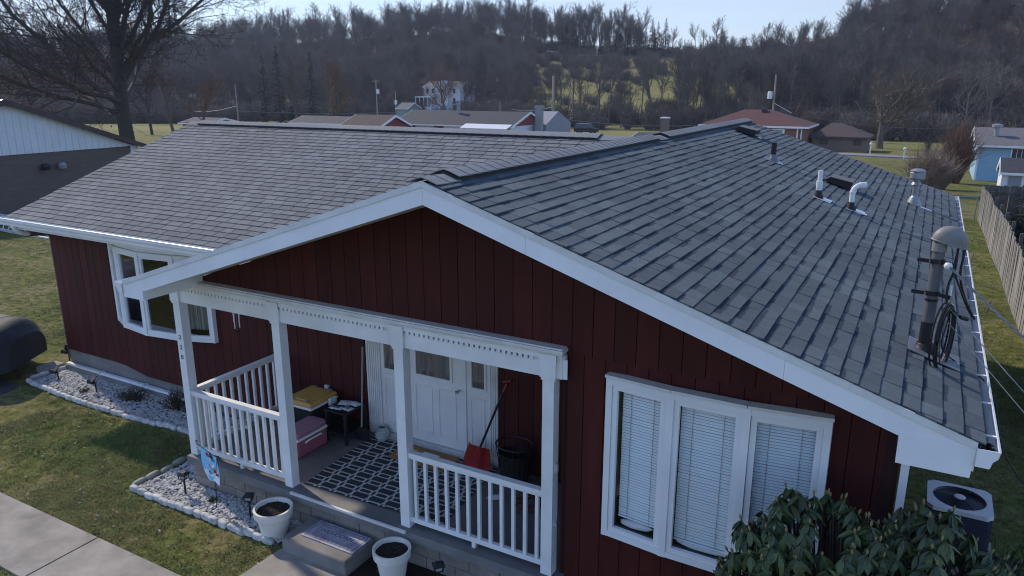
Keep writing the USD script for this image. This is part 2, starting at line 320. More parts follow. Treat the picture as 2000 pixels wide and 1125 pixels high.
def land(x, y):
    x, y = np.asarray(x, float), np.asarray(y, float)
    t = np.clip((y-9)/115, 0, 1); z = -3.6*(0.35*t*t*(3-2*t)+0.65*t)
    dx, dy = x-CAM[0], y-CAM[1]
    az = np.arctan2(dx*_ri[0]+dy*_ri[1], np.maximum(-dx*math.sin(YAW)+dy*math.cos(YAW), 1e-6)); d = np.hypot(dx, dy)
    az = np.where(-dx*math.sin(YAW)+dy*math.cos(YAW) > 0, az, np.sign(dx*_ri[0]+dy*_ri[1])*1.5)
    dc = np.interp(az, _az_k, _crest_d); tc = np.interp(az, _az_k, _crest_tan); df = np.interp(az, _az(np.array([-900, 400, 850, 950, 1080, 1500, 2000, 2800])), [200, 215, 232, 215, 170, 160, 150, 150])
    edge = np.clip((1.25-np.abs(az))/0.35, 0, 1)
    zc = 5.38+tc*dc/np.cos(az)*np.cos(az)
    u = np.clip((d-df)/(dc-df), 0, 1); s = 0.55*u+0.45*u*u*(3-2*u)
    back = np.clip((d-dc)/300, 0, 1)
    p = np.stack([x/55, y/55, np.zeros_like(x)], -1)
    hill = s*(zc+3.6)*(1-0.35*back)*edge
    wob = (meshkit.fbm(p, 3, 5)-0.5)*9.0*np.clip((d-df)/60, 0, 1)*np.clip((dc-d)/40+0.2, 0, 1)*edge
    return z+hill+wob
def clearing(x, y):
    """1 inside the open field on the slope"""
    d = np.hypot(x-CAM[0], y-CAM[1]); px = 1000+np.tan(np.arctan2((x-CAM[0])*_ri[0]+(y-CAM[1])*_ri[1], -(x-CAM[0])*math.sin(YAW)+(y-CAM[1])*math.cos(YAW)))*FPX/math.cos(PITCH)
    return ((px > 1035+0.12*(d-180)) & (px < 1330) & (d > 188) & (d < 286)) | ((px > 1330) & (px < 1470) & (d > 185) & (d < 215))

LOOK['ground'] = usdkit.material(stage, '/World/Looks/ground', {
    'geo': ('geometry', {}), 'field': ('attribute', {'attribute': 'tone'}), 'wood': ('attribute', {'attribute': 'band'}),
    'n1': ('noise_texture', {'scale': 0.75, 'detail': 6.0, 'roughness': 0.65}), 'n2': ('noise_texture', {'scale': 7.0, 'detail': 5.0, 'roughness': 0.7}), 'n3': ('noise_texture', {'scale': 0.06, 'detail': 4.0}),
    'lawn': ('rgb_ramp', {'ramp': [(0.26, (0.075, 0.10, 0.022)), (0.40, (0.115, 0.142, 0.034)), (0.50, (0.165, 0.165, 0.055)), (0.58, (0.21, 0.185, 0.09)), (0.72, (0.12, 0.155, 0.038))]}),
    'fine': ('rgb_ramp', {'ramp': [(0.3, (0.30, 0.30, 0.28)), (0.7, (1.2, 1.15, 1.08))]}),
    'mul': ('mix', {'mix_type': 'multiply', 'fac': 1.0}),
    'fr': ('rgb_ramp', {'ramp': [(0.35, (0.24, 0.20, 0.085)), (0.55, (0.20, 0.185, 0.065)), (0.7, (0.13, 0.155, 0.045))]}),
    'wr': ('rgb_ramp', {'ramp': [(0.3, (0.050, 0.040, 0.033)), (0.7, (0.095, 0.073, 0.055))]}),
    'm1': ('mix', {}), 'm2': ('mix', {}), 'b': ('bump', {'strength': 0.7, 'distance': 0.05}), 'p': ('principled_bsdf', {'roughness': 0.95, 'specular_ior_level': 0.1})},
    [('geo.position', 'n1.vector'), ('geo.position', 'n2.vector'), ('geo.position', 'n3.vector'), ('n1.fac', 'lawn.fac'), ('n2.fac', 'fine.fac'), ('lawn.color', 'mul.color1'), ('fine.color', 'mul.color2'),
     ('n3.fac', 'fr.fac'), ('n1.fac', 'wr.fac'), ('field.fac', 'm1.fac'), ('mul.color', 'm1.color1'), ('fr.color', 'm1.color2'), ('wood.fac', 'm2.fac'), ('m1.color', 'm2.color1'), ('wr.color', 'm2.color2'),
     ('n2.fac', 'b.height'), ('b.normal', 'p.normal'), ('m2.color', 'p.base_color')], surface='p.BSDF')
_r = np.concatenate([[0.0], np.geomspace(0.6, 1600, 170)]); _a = np.linspace(0, 2*np.pi, 361)[:-1]
_R, _A = np.meshgrid(_r, _a, indexing='ij'); _X, _Y = CAM[0]+_R*np.cos(_A), CAM[1]+_R*np.sin(_A)
_Z = land(_X, _Y)+(meshkit.fbm(np.stack([_X/1.3, _Y/1.3, 0*_X], -1), 2, 3)-0.5)*0.03-0.005
_nr, _na = _R.shape; _i, _j = np.meshgrid(np.arange(_nr-1), np.arange(_na), indexing='ij'); _k = (_j+1) % _na
_f = np.stack([_i*_na+_j, (_i+1)*_na+_j, (_i+1)*_na+_k, _i*_na+_k], -1).reshape(-1, 4)
_d = np.hypot(_X-CAM[0], _Y-CAM[1])
_field = np.clip((_Y-75)/60, 0, 1)*0.9
_field = np.where(_X < -14, np.maximum(_field, np.clip((_Y-30)/60, 0, 0.9)), _field)
_clear = clearing(_X, _Y)
_wood = np.where(_clear, 0.0+0.45*np.clip((_d-222)/30, 0, 1), np.clip((_d-np.interp(np.clip(_X, -140, 20), [-140, -90, -40, 20], [205, 200, 172, 160]))/14, 0, 1))
_field = np.where(_clear, 0.9, _field)
ground = MB().add(np.stack([_X, _Y, _Z], -1).reshape(-1, 3), _f, tone=_field.ravel(), band=_wood.ravel())
obj('ground', ground, 'ground', kind='structure')

# ------------------------------------------------------------------ paths
def slab(poly, z0, z1):
    return MB().prism([(x, y, z0) for x, y in poly], (0, 0, z1-z0))
walk = thing('front_walkway', 'long concrete walkway of cast slabs along the lawn edge at lower left', 'path', (-5.5, -2.0, 0), kind='structure')
for a, b in ((-9.2, -7.05), (-7.035, -4.53), (-4.505, -2.42), (-2.40, 0.2)):
    s = MB().prism([(a+0.0, -2.47, -0.10), (b, -2.47, -0.10), (b, -1.58, -0.10), (a, -1.58, -0.10)], (0, 0, 0.125))
    obj('concrete_slab', s, 'concrete', walk)
s = MB().box(-9.2, 0.2, -2.45, -1.60, -0.1, 0.008)
obj('joint_filler', s, 'joint_gap', walk)
lead = thing('step_path', 'short concrete path leading up to the porch step', 'path', (-1.9, -1.1, 0), kind='structure')
obj('concrete_slab', slab([(-2.42, -1.56), (-1.20, -1.56), (-1.36, -0.60), (-2.38, -0.66)], -0.1, 0.028), 'concrete', lead)
drv = slab([(-16, -0.35), (-11.6, -0.25), (-10.6, 0.0), (-10.25, 0.35), (-10.4, 0.70), (-16, 0.74)], -0.1, 0.012)
obj('driveway', drv, 'asphalt_dark', kind='structure')
road = MB().prism([(x, y, float(land(x, y))-0.3) for x, y in ((-60, 99), (8, 88), (40, 84), (40, 88), (8, 92), (-60, 104))], (0, 0, 0.42))
obj('road', road, 'asphalt_grey', kind='structure')

# ------------------------------------------------------------------ the red house
RX, RZ, RM = 4.34, 4.586, 0.328            # main roof: half span, ridge height, slope
RY0, RY1 = -0.86, 11.87
WM, WY, WZ, WX0, WE = 0.357, 5.25, 4.57, -10.62, 1.10   # wing roof
D = 1.68                                   # back wall of the porch and front wall of the wing
FL = 0.45
def main_z(x): return RZ-RM*abs(x)
def wing_z(y): return WZ-WM*abs(WY-y)
house = thing('red_house', 'dark red board-sided single-storey house with grey shingle roofs and a white railed porch', 'house', (0, 0, 0))

# foundations and porch slab
fd = MB().box(-10.38, -4.6, D+0.005, D+0.2, -0.3, 0.44).box(-10.38, -10.2, D+0.2, 9.3, -1.0, 0.44).box(1.0, 3.88, 0.03, 0.2, -0.3, 0.3).box(3.7, 3.88, 0.2, 11.3, -1.0, 0.3)
fd.box(-10.2, 3.7, 9.1, 9.3, -1.0, 0.4)
obj('foundation', fd, 'concrete_dark', house)
porch = MB().box(-4.62, 1.03, -0.16, D, FL-0.12, FL)
obj('porch_slab', porch, 'porch_floor', house)
_bw = 0.39
for r_ in range(2):
    x = -4.55-(0.2 if r_ else 0)
    while x < 1.0:
        x1 = min(x+_bw, 1.0); x0 = max(x, -4.55)
        if x1-x0 > 0.05:
            obj('block', MB().box(x0+0.005, x1-0.005, -0.105-random.random()*0.004, 0.0, 0.165*r_-0.005, 0.165*r_+0.153), 'block_wall', house)
        x += _bw
    for y in (0.02, 0.42, 0.82, 1.22):
        obj('block', MB().box(-4.555, -4.45, y+0.005, y+0.39, 0.165*r_-0.005, 0.165*r_+0.153), 'block_wall', house)
obj('block_joint', MB().box(-4.53, 1.0, -0.09, 0.1, -0.2, FL-0.125).box(-4.54, -4.4, 0.1, D, -0.2, FL-0.125), 'concrete_dark', house)
obj('step_nosing', MB().tube([(-2.66, -0.175, FL-0.005), (-0.88, -0.175, FL-0.005)], 0.022, 8), 'white_aged', house)

# walls of upright boards, cut round the openings
def boards(x0, x1, y, zlo, zhi, holes=(), pitch=0.2125, start=None, th=0.014, wallname='board_wall'):
    """facing -y; zlo / zhi may be functions of x"""
    zl = zlo if callable(zlo) else (lambda x: zlo); zh = zhi if callable(zhi) else (lambda x: zhi)
    back = MB(); out = []
    x = start if start is not None else x0
    cuts = sorted({x0, x1, *[h[0] for h in holes], *[h[1] for h in holes]})
    for a, b in zip(cuts[:-1], cuts[1:]):
        m = (a+b)/2
        hs = sorted([(h[2], h[3]) for h in holes if h[0] < m < h[1]])
        n = max(1, int((b-a)/0.6))
        for q in range(n):
            p, r = a+(b-a)*q/n, a+(b-a)*(q+1)/n
            spans = []; 
            lo = None
            for s0, s1 in hs+[(None, None)]:
                A = (zl(p), zl(r)) if lo is None else (lo, lo); B = (zh(p), zh(r)) if s0 is None else (s0, s0)
                spans.append((A, B)); lo = s1
            for A, B in spans:
                back.hexa([(p, y, A[0]), (r, y, A[1]), (r, y+0.1, A[1]), (p, y+0.1, A[0]), (p, y, B[0]), (r, y, B[1]), (r, y+0.1, B[1]), (p, y+0.1, B[0])])
    wall = obj(wallname, back, 'red_groove', house)
    while x < x1:
        a, b = max(x, x0)+0.004, min(x+pitch, x1)-0.004
        x += pitch
        if b-a < 0.01: continue
        inner = sorted({a, b, *[e for h in holes for e in h[:2] if a < e < b]})
        for p, r in zip(inner[:-1], inner[1:]):
            m = (p+r)/2; lo = None
            for s0, s1 in sorted([(h[2], h[3]) for h in holes if h[0] < m < h[1]])+[(None, None)]:
                A = (zl(p), zl(r)) if lo is None else (lo, lo); B = (zh(p), zh(r)) if s0 is None else (s0, s0); lo = s1
                if B[0]-A[0] < 0.02 and B[1]-A[1] < 0.02: continue
                yo = y-th-random.random()*0.002
                obj('siding_board', MB().hexa([(p, yo, A[0]), (r, yo, A[1]), (r, y-0.001, A[1]), (p, y-0.001, A[0]), (p, yo, B[0]), (r, yo, B[1]), (r, y-0.001, B[1]), (p, y-0.001, B[0])]), 'red_siding', wall)
    return wall
WIN = (1.47, 3.39, 1.15, 2.75)
boards(-4.3, 3.9, 0.0, 2.905, lambda x: main_z(x)-0.215, start=-4.3+0.06, wallname='gable_wall')
boards(1.03, 3.9, 0.016, 0.28, 2.915, holes=[WIN], start=1.03-0.045, wallname='front_wall')
BOW = (-8.55, -6.02, 1.30, 2.72)
DOOR = (-2.90, -0.71, FL, 2.62)
def wing_bottom(x): return 0.42 if x < -8.7 else (0.30 if x > -8.05 else 0.42-0.12*(x+8.7)/0.65) if x < -4.6 else FL+0.03
boards(-10.4, 1.0, D, wing_bottom, lambda x: 2.96 if x < -4.5 else 2.72, holes=[BOW, DOOR], start=-10.4, wallname='back_porch_wall')
# side and rear walls, plain boards beyond the photograph's view
def side_boards(x, y0, y1, z0, zf, face, name):
    b = MB(); y = y0
    while y < y1-0.01:
        e = min(y+0.2125, y1); b.hexa([(x, y+0.004, z0), (x+face*0.014, y+0.004, z0), (x+face*0.014, e-0.004, z0), (x, e-0.004, z0), (x, y+0.004, zf(y)), (x+face*0.014, y+0.004, zf(y)), (x+face*0.014, e-0.004, zf(e)), (x, e-0.004, zf(e))]); y = e
    w = obj(name, b, 'red_siding', house)
    obj('wall_core', MB().prism([(x-face*0.1, y0, z0), (x-face*0.1, y1, z0), (x-face*0.1, y1, zf(y1)), (x-face*0.1, (y0+y1)/2, zf((y0+y1)/2)), (x-face*0.1, y0, zf(y0))], (face*0.099, 0, 0)), 'red_groove', w)
side_boards(3.9, 0.0, 11.4, 0.25, lambda y: main_z(3.9)-0.22, 1, 'side_wall')
side_boards(-10.4, D, WY, 0.42, lambda y: wing_z(y)-0.2, -1, 'wing_end_wall')
side_boards(-10.4, WY, 9.0, 0.42, lambda y: wing_z(y)-0.2, -1, 'wing_end_wall')
side_boards(0.985, 0.02, D-0.02, FL, lambda y: 2.72, -1, 'porch_side_wall')
rear = MB().box(-10.4, 0.0, 8.95, 9.05, 0.4, 2.95); rear.prism([(-4.0, 11.35, -0.5), (3.9, 11.35, -0.5), (3.9, 11.35, main_z(3.9)-0.22), (0, 11.35, RZ-0.22), (-4.0, 11.35, main_z(4.0)-0.22)], (0, 0.1, 0))
rear.box(-4.0, -3.9, 9.0, 11.35, -0.5, main_z(4)-0.25)
obj('rear_wall', rear, 'red_siding', house)
obj('interior_floor', MB().box(-10.3, 3.8, D+0.15, 8.9, 0.40, 0.46).box(1.05, 3.8, 0.15, D+0.15, 0.40, 0.46), 'dark_interior', house)
obj('interior_partition', MB().box(1.15, 3.85, 1.6, 1.65, 0.46, 3.1).box(-10.25, 0.9, 4.2, 4.25, 0.46, 2.9).box(-10.25, 1.0, D+0.16, 4.2, 2.75, 2.80).box(1.15, 3.85, 0.13, 1.6, 2.85, 2.9), 'dark_interior', house)

# ---- roofs
def slope_deck(name, poly, look_, th=0.07):
    return obj(name, MB().prism(poly, (0, 0, -th)), look_, house)
deck_r = slope_deck('roof', [(0, RY0+0.035, RZ-0.01), (RX, RY0+0.035, main_z(RX)-0.01), (RX, RY1, main_z(RX)-0.01), (0, RY1, RZ-0.01)], 'joint_gap')
vx = -4.34; vy = WY-(WZ-main_z(vx))/WM
deck_w = slope_deck('roof', [(WX0, WE, wing_z(WE)-0.01), (vx-0.05, WE, wing_z(WE)-0.01), (vx, vy, main_z(vx)-0.01), (0, WY, WZ-0.01), (WX0, WY, WZ-0.01)], 'joint_gap')
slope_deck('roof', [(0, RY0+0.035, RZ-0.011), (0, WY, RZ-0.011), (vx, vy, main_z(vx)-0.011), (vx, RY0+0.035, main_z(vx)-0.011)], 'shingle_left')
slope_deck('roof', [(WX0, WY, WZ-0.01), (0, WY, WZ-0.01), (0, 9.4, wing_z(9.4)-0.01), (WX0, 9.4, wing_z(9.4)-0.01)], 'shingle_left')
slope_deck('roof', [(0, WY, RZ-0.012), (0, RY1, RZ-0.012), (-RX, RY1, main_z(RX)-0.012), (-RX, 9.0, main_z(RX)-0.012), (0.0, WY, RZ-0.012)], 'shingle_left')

EXP = 0.136
def make_shingles(o, a, s, length, run, wmin, wmax, left=None, right=None, seed=1, gap=0.004):
    """tabs on a slope: o = eave corner, a = along the eave, s = up the slope; yields (centre, vertices, tone, band)"""
    R = random.Random(seed); n = np.cross(a, s); n = n if n[2] > 0 else -n; out = []
    k = 0; up = 0.0
    while up < run-0.03:
        top = min(up+EXP+0.03, run); sm = up+EXP/2
        lo = left(sm) if left else 0.0; hi = right(sm) if right else length
        x = lo-R.random()*wmax; row = R.uniform(-0.003, 0.003)
        while x < hi:
            w = R.uniform(wmin, wmax); p, q = max(x, lo)+gap/2, min(x+w, hi)-gap/2; x += w
            if q-p < 0.03: continue
            th = R.choice((0.011, 0.013, 0.018)) if gap < 0.006 else R.choice((0.015, 0.016, 0.018)); bo = row+R.uniform(-0.003, 0.003); tn = R.random()
            P = [o+a*p+s*(up+bo)+n*0.001, o+a*q+s*(up+bo)+n*0.001, o+a*q+s*top+n*-0.004, o+a*p+s*top+n*-0.004,
                 o+a*p+s*(up+bo)+n*th, o+a*q+s*(up+bo)+n*th, o+a*q+s*top+n*0.003, o+a*p+s*top+n*0.003]
            flag = R.random()
            butt_shade = np.array([0, 0, 1, 1, 0, 0, 1, 1.0])*1.22+(R.uniform(-0.26, 0.02) if flag < 0.62 else -0.9)
            out.append((o+a*(p+q)/2+s*sm, np.array(P), tn, butt_shade))
        up += EXP; k += 1
    return out
eR = np.array([RX+0.02, RY0-0.015, main_z(RX+0.02)]); sR = np.array([-1, 0, RM]); LR = math.hypot(1, RM); sR = sR/LR
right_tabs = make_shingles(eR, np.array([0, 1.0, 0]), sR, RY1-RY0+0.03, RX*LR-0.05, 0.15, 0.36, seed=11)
eW = np.array([WX0-0.02, WE-0.02, wing_z(WE-0.02)]); sW = np.array([0, 1, WM]); LW = math.hypot(1, WM); sW = sW/LW
def valley_right(u):
    y = WE-0.02+u/LW; z = wing_z(y); return max(-RX*1.0, -(RZ-z)/RM)-eW[0]-0.01
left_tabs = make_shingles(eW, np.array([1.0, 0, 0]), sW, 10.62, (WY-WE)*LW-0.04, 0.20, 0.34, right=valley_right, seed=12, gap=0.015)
def project(p):
    d = np.asarray(p)-CAM; z = d@_fw; return 1000+FPX*(d@_ri)/z, 562.5-FPX*(d@_up)/z, z
def in_view_area(c, nrm):
    x, y, z = project(c)
    if not (0 < x < 2000 and 0 < y < 1125): return 0
    d = (CAM-c); L = np.linalg.norm(d); return abs(d@nrm)/L**3
nR = np.array([RM, 0, 1])/LR; nW = np.array([0, -WM, 1])/LW
scored = sorted([(-in_view_area(t[0], nR), 0, i) for i, t in enumerate(right_tabs)]+[(-in_view_area(t[0], nW)*1.15*(1 if project(t[0])[0] < 760 else 0.7), 1, i) for i, t in enumerate(left_tabs)])
single = {(w, i) for sc, w, i in scored[:300]}
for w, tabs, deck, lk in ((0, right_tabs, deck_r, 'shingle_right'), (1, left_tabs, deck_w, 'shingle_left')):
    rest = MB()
    for i, (c, P, tn, butt_shade) in enumerate(tabs):
        if (w, i) in single: obj('shingle', MB().hexa(P, tone=tn, band=butt_shade), lk, deck)
        else: rest.hexa(P, tone=tn, band=butt_shade)
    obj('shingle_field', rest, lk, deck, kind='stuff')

# ridge vents: raised caps of overlapping pieces on a dark vent strip
def ridge_vent(p0, p1, slope_dir, m, raised, label=None):
    p0, p1 = np.asarray(p0, float), np.asarray(p1, float); t = (p1-p0); L = np.linalg.norm(t); t /= L
    caps = MB(); k = 0; n = int(L/0.17); hw = 0.165
    for i in range(n):
        a = p0+t*(L*i/n); b = p0+t*min(L, L*(i+1)/n+0.05); tn = random.uniform(0.35, 0.75)
        h0, h1 = raised+0.012, raised+0.004
        for sgn in (-1, 1):
            e = slope_dir*sgn*hw
            z = np.array([0, 0, 1.0]); rows = []
            for f, dz in ((0, 0.0), (0.35, -0.35*hw*m*0.8), (1.0, -hw*m)):
                rows.append((a+e*f+z*(h0+dz), b+e*f+z*(h1+dz)))
            for (A0, B0), (A1, B1) in zip(rows[:-1], rows[1:]):
                caps.hexa([A0-z*0.007, B0-z*0.007, B1-z*0.007, A1-z*0.007, A0, B0, B1, A1], tone=tn)
    v = obj('ridge_vent', caps, 'shingle_cap', house, label=label)
    if raised > 0.02:
        core = MB()
        for sgn in (-1, 1):
            e = slope_dir*sgn
            z = np.array([0, 0, 1.0])
            core.hexa([p0+z*0.0, p1+z*0.0, p1+e*0.14+z*(-0.14*m), p0+e*0.14+z*(-0.14*m), p0+z*(raised-0.004), p1+z*(raised-0.004), p1+e*0.14+z*(raised-0.14*m-0.006), p0+e*0.14+z*(raised-0.14*m-0.006)])
        obj('vent_strip', core, 'black_plastic', v)
XD, YD = np.array([1.0, 0, 0]), np.array([0, 1.0, 0])
ridge_vent((0, RY0-0.01, RZ+0.005), (0, -0.48, RZ+0.005), XD, RM, 0.012, 'flat cap shingles at the front tip of the ridge')
ridge_vent((0, -0.52, RZ+0.005), (0, 5.15, RZ+0.005), XD, RM, 0.048)
ridge_vent((0, 5.2, RZ+0.005), (0, 5.6, RZ+0.005), XD, RM, 0.014)
ridge_vent((0, 5.62, RZ+0.005), (0, RY1, RZ+0.005), XD, RM, 0.048)
ridge_vent((WX0, WY, WZ+0.005), (WX0+0.35, WY, WZ+0.005), YD, WM, 0.012)
ridge_vent((WX0+0.35, WY, WZ+0.005), (-0.85, WY, WZ+0.005), YD, WM, 0.046)
ridge_vent((-0.85, WY, WZ+0.005), (-0.2, WY, WZ+0.005), YD, WM, 0.012)

# rake boards, soffit, boxed returns
def rake(xa, xb, name='rake_board'):
    za_, zb_ = main_z(xa)-0.03, main_z(xb)-0.03
    return obj(name, MB().hexa([(xa, RY0, za_-0.185), (xb, RY0, zb_-0.185), (xb, RY0+0.03, zb_-0.185), (xa, RY0+0.03, za_-0.185), (xa, RY0, za_), (xb, RY0, zb_), (xb, RY0+0.03, zb_), (xa, RY0+0.03, za_)]), 'white_vinyl', house)
for a, b in ((-4.42, -2.3), (-2.298, -0.001), (0.001, 1.02), (1.022, 3.1), (3.102, 4.32)): rake(a, b)
for a, b in ((-4.42, 0.0), (0.0, 4.32)):
    za_, zb_ = main_z(a)-0.005, main_z(b)-0.005
    obj('drip_edge', MB().hexa([(a, RY0-0.008, za_-0.055), (b, RY0-0.008, zb_-0.055), (b, RY0-0.001, zb_-0.055), (a, RY0-0.001, za_-0.055), (a, RY0-0.008, za_), (b, RY0-0.008, zb_), (b, RY0-0.001, zb_), (a, RY0-0.001, za_)]), 'white_aged', house)
for a, b in ((-4.42, 0.0), (0.0, 4.32)):
    za_, zb_ = main_z(a)-0.19, main_z(b)-0.19
    obj('soffit', MB().hexa([(a, RY0+0.031, za_-0.015), (b, RY0+0.031, zb_-0.015), (b, 0.02, zb_-0.015), (a, 0.02, za_-0.015), (a, RY0+0.031, za_), (b, RY0+0.031, zb_), (b, 0.02, zb_), (a, 0.02, za_)]), 'white_aged', house)
zz = main_z(4.31)-0.035
obj('eave_return', MB().prism([(3.87, RY0-0.004, 2.905), (4.305, RY0-0.004, 2.905), (4.318, RY0-0.004, zz), (3.87, RY0-0.004, main_z(3.87)-0.19)], (0, 0.86, 0)), 'white_vinyl', house)
obj('eave_return', MB().prism([(-4.42, RY0-0.004, 2.93), (-4.06, RY0-0.004, 2.93), (-4.06, RY0-0.004, main_z(4.06)-0.2), (-4.42, RY0-0.004, main_z(4.42)-0.04)], (0, 0.84, 0)), 'white_vinyl', house)
obj('side_soffit', MB().box(3.9, 4.30, 0.0, RY1, 2.905, 2.925).box(4.29, 4.318, 0.0, RY1, 2.925, main_z(4.318)-0.06), 'white_vinyl', house)
obj('porch_ceiling', MB().box(-4.42, 1.0, 0.0, D, 2.70, 2.72), 'white_aged', house)
obj('wing_soffit', MB().box(WX0, -4.5, WE+0.03, D, 2.90, 2.915), 'white_vinyl', house)
obj('wing_fascia', MB().box(WX0, -4.45, WE, WE+0.025, 2.885, wing_z(WE)-0.05), 'white_vinyl', house)
obj('wing_rake_board', MB().prism([(WX0, WE, wing_z(WE)-0.2), (WX0, WY, WZ-0.2), (WX0, WY, WZ-0.04), (WX0, WE, wing_z(WE)-0.04)], (0.03, 0, 0)), 'white_vinyl', house)
obj('wing_rake_board', MB().prism([(WX0, WY, WZ-0.2), (WX0, 9.4, wing_z(9.4)-0.2), (WX0, 9.4, wing_z(9.4)-0.04), (WX0, WY, WZ-0.04)], (0.03, 0, 0)), 'white_vinyl', house)
obj('wing_end_soffit', MB().hexa([(WX0+0.03, WE+0.03, wing_z(WE)-0.2), (-10.4, WE+0.03, wing_z(WE)-0.2), (-10.4, WY, WZ-0.2), (WX0+0.03, WY, WZ-0.2), (WX0+0.03, WE+0.03, wing_z(WE)-0.185), (-10.4, WE+0.03, wing_z(WE)-0.185), (-10.4, WY, WZ-0.185), (WX0+0.03, WY, WZ-0.185)]), 'barn_brown', house)

# gutters: K-shaped troughs
def gutter(p0, p1, outd, straps=True, capped=True, depth=0.125, width=0.125, wall=0.004):
    p0, p1 = np.asarray(p0, float), np.asarray(p1, float); o = np.asarray(outd, float); z = np.array([0, 0, 1.0])
    prof = [(0.0, 0.0), (0.0, -depth), (width*0.62, -depth), (width*0.70, -depth*0.62), (width*0.92, -depth*0.38), (width*0.96, -depth*0.1), (width*1.0, 0.0), (width*0.90, 0.006)]
    pr = [o*a+z*b for a, b in prof]; m = MB()
    for A, B in zip(pr[:-1], pr[1:]):
        nn = np.cross(p1-p0, B-A); nn = nn/np.linalg.norm(nn)*wall
        m.hexa([p0+A, p1+A, p1+A+nn, p0+A+nn, p0+B, p1+B, p1+B+nn, p0+B+nn])
    g_ = obj('gutter', m, 'white_vinyl', house)
    if capped:
        for e in (p0, p1):
            tdir = (p1-p0)/np.linalg.norm(p1-p0)*(0.006 if e is p1 else -0.006)
            obj('end_cap', MB().prism([e+q for q in pr[:-1]], tdir), 'white_vinyl', g_)
    nn = np.linalg.norm(p1-p0); 
    bot = MB().hexa([p0+o*0.008-z*(depth-0.008), p1+o*0.008-z*(depth-0.008), p1+o*width*0.6-z*(depth-0.008), p0+o*width*0.6-z*(depth-0.008)]+[p0+o*0.008-z*(depth-0.02), p1+o*0.008-z*(depth-0.02), p1+o*width*0.62-z*(depth-0.02), p0+o*width*0.62-z*(depth-0.02)])
    obj('gutter_dirt', bot, 'gutter_inside', g_)
    if straps:
        n = int(nn/0.62)
        for i in range(n+1):
            c = p0+(p1-p0)*(0.02+0.96*i/n)
            obj('gutter_strap', MB().bar(c-z*0.008, c+o*width*0.97-z*0.004, 0.022, 0.006), 'white_vinyl', g_)
    return g_
gutter((WX0-0.14, WE-0.002, 3.075), (-4.72, WE-0.002, 3.075), (0, -1, 0), straps=False)
gR = gutter((RX-0.018, RY0-0.03, 3.135), (RX-0.018, RY1+0.05, 3.135), (1, 0, 0))
gutter((-4.435, RY0-0.01, 3.105), (-4.435, 0.9, 3.105), (-1, 0, 0), straps=False)
lf = MB()
for k in range(60):
    c = np.array([RX+0.05+random.gauss(0, 0.018), RY0+0.10+random.gauss(0, 0.022), 3.045+random.random()*0.05]); v = np.random.default_rng(k).normal(0, 0.022, (3, 3)); lf.add(c+v, [[0, 1, 2]])
obj('leaf_clump', lf, 'cable_black', gR)
obj('gutter_elbow', MB().tube([(WX0+0.27, WE-0.06, 2.96), (WX0+0.27, WE-0.05, 2.90), (WX0+0.26, WE+0.06, 2.80), (WX0+0.24, WE+0.2, 2.76)], 0.042, 10), 'white_vinyl', house, smooth=40)
obj('downspout', MB().bar((WX0+0.24, WE+0.18, 2.765), (-10.46, D+0.05, 2.69), 0.08, 0.085).bar((-10.455, D+0.06, 2.70), (-10.455, D+0.06, 0.2), 0.06, 0.08, up=(0, 1, 0)), 'barn_brown', house)
obj('downspout', MB().box(3.925, 3.985, -0.01, 0.07, 0.1, 2.93), 'white_vinyl', house)

# porch beam with dentil band, posts, rails
PX = [-4.50, -2.715, -0.885, 0.925]        # right edges of the four posts are at +0.0
PW = 0.125
beam = obj('porch_beam', MB().box(-4.62, 1.005, -0.075, 0.0, 2.655, 2.905), 'white_paint', house)
obj('cornice', MB().box(-4.645, 1.02, -0.115, -0.0165, 2.905, 2.935).box(-4.66, 1.035, -0.145, -0.0165, 2.935, 2.965).box(-4.65, 1.025, -0.125, -0.0165, 2.965, 2.98), 'white_aged', beam)
for a, b in zip(PX[:-1], PX[1:]):
    dt = MB(); x = a+0.06; e = b-PW-0.06
    n = int((e-x)/0.062)
    for i in range(n): dt.box(x+i*0.062, x+i*0.062+0.038, -0.098, -0.0755, 2.816, 2.852)
    obj('dentil_recess', MB().box(x+0.002, x+n*0.062-0.026, -0.0755, -0.0745, 2.8165, 2.8515), 'concrete_dark', beam)  # dark strip behind the dentils; shade of the gaps put into its colour
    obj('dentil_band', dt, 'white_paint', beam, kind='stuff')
    obj('beam_panel', MB().box(a+0.03, b-PW-0.03, -0.082, -0.074, 2.655, 2.815).box(a+0.03, b-PW-0.03, -0.10, -0.074, 2.852, 2.90), 'white_paint', beam)
obj('beam_end', MB().box(1.006, 1.03, -0.06, -0.018, 2.66, 2.90), 'white_aged', beam)
obj('beam_end_plate', MB().box(1.0065, 1.055, -0.07, -0.058, 2.66, 2.86), 'white_paint', beam)
for i, px_ in enumerate(PX):
    x0, x1 = px_-PW, px_
    p = obj('porch_post', MB().box(x0, x1, -0.085, 0.04, FL, 2.655), 'white_paint', house)
    obj('post_cap', MB().box(x0-0.022, x1+0.022, -0.105, 0.05, 2.655, 2.82).box(x0-0.012, x1+0.012, -0.096, 0.045, 2.625, 2.6549).box(x0-0.03, x1+0.03, -0.113, -0.1051, 2.80, 2.90), 'white_paint', p)
    if i == 0:
        for k, ch in enumerate('220'):
            t = meshkit.text_mesh(ch, 0.058, 0.004); t.apply_translation([-t.bounds[:, 0].mean(), 0, 0])
            t.apply_transform(trimesh.transformations.rotation_matrix(math.pi/2, [1, 0, 0])); t.apply_translation([(x0+x1)/2, -0.086, 2.13-k*0.14])
            obj('house_number', t, 'number_green', p)
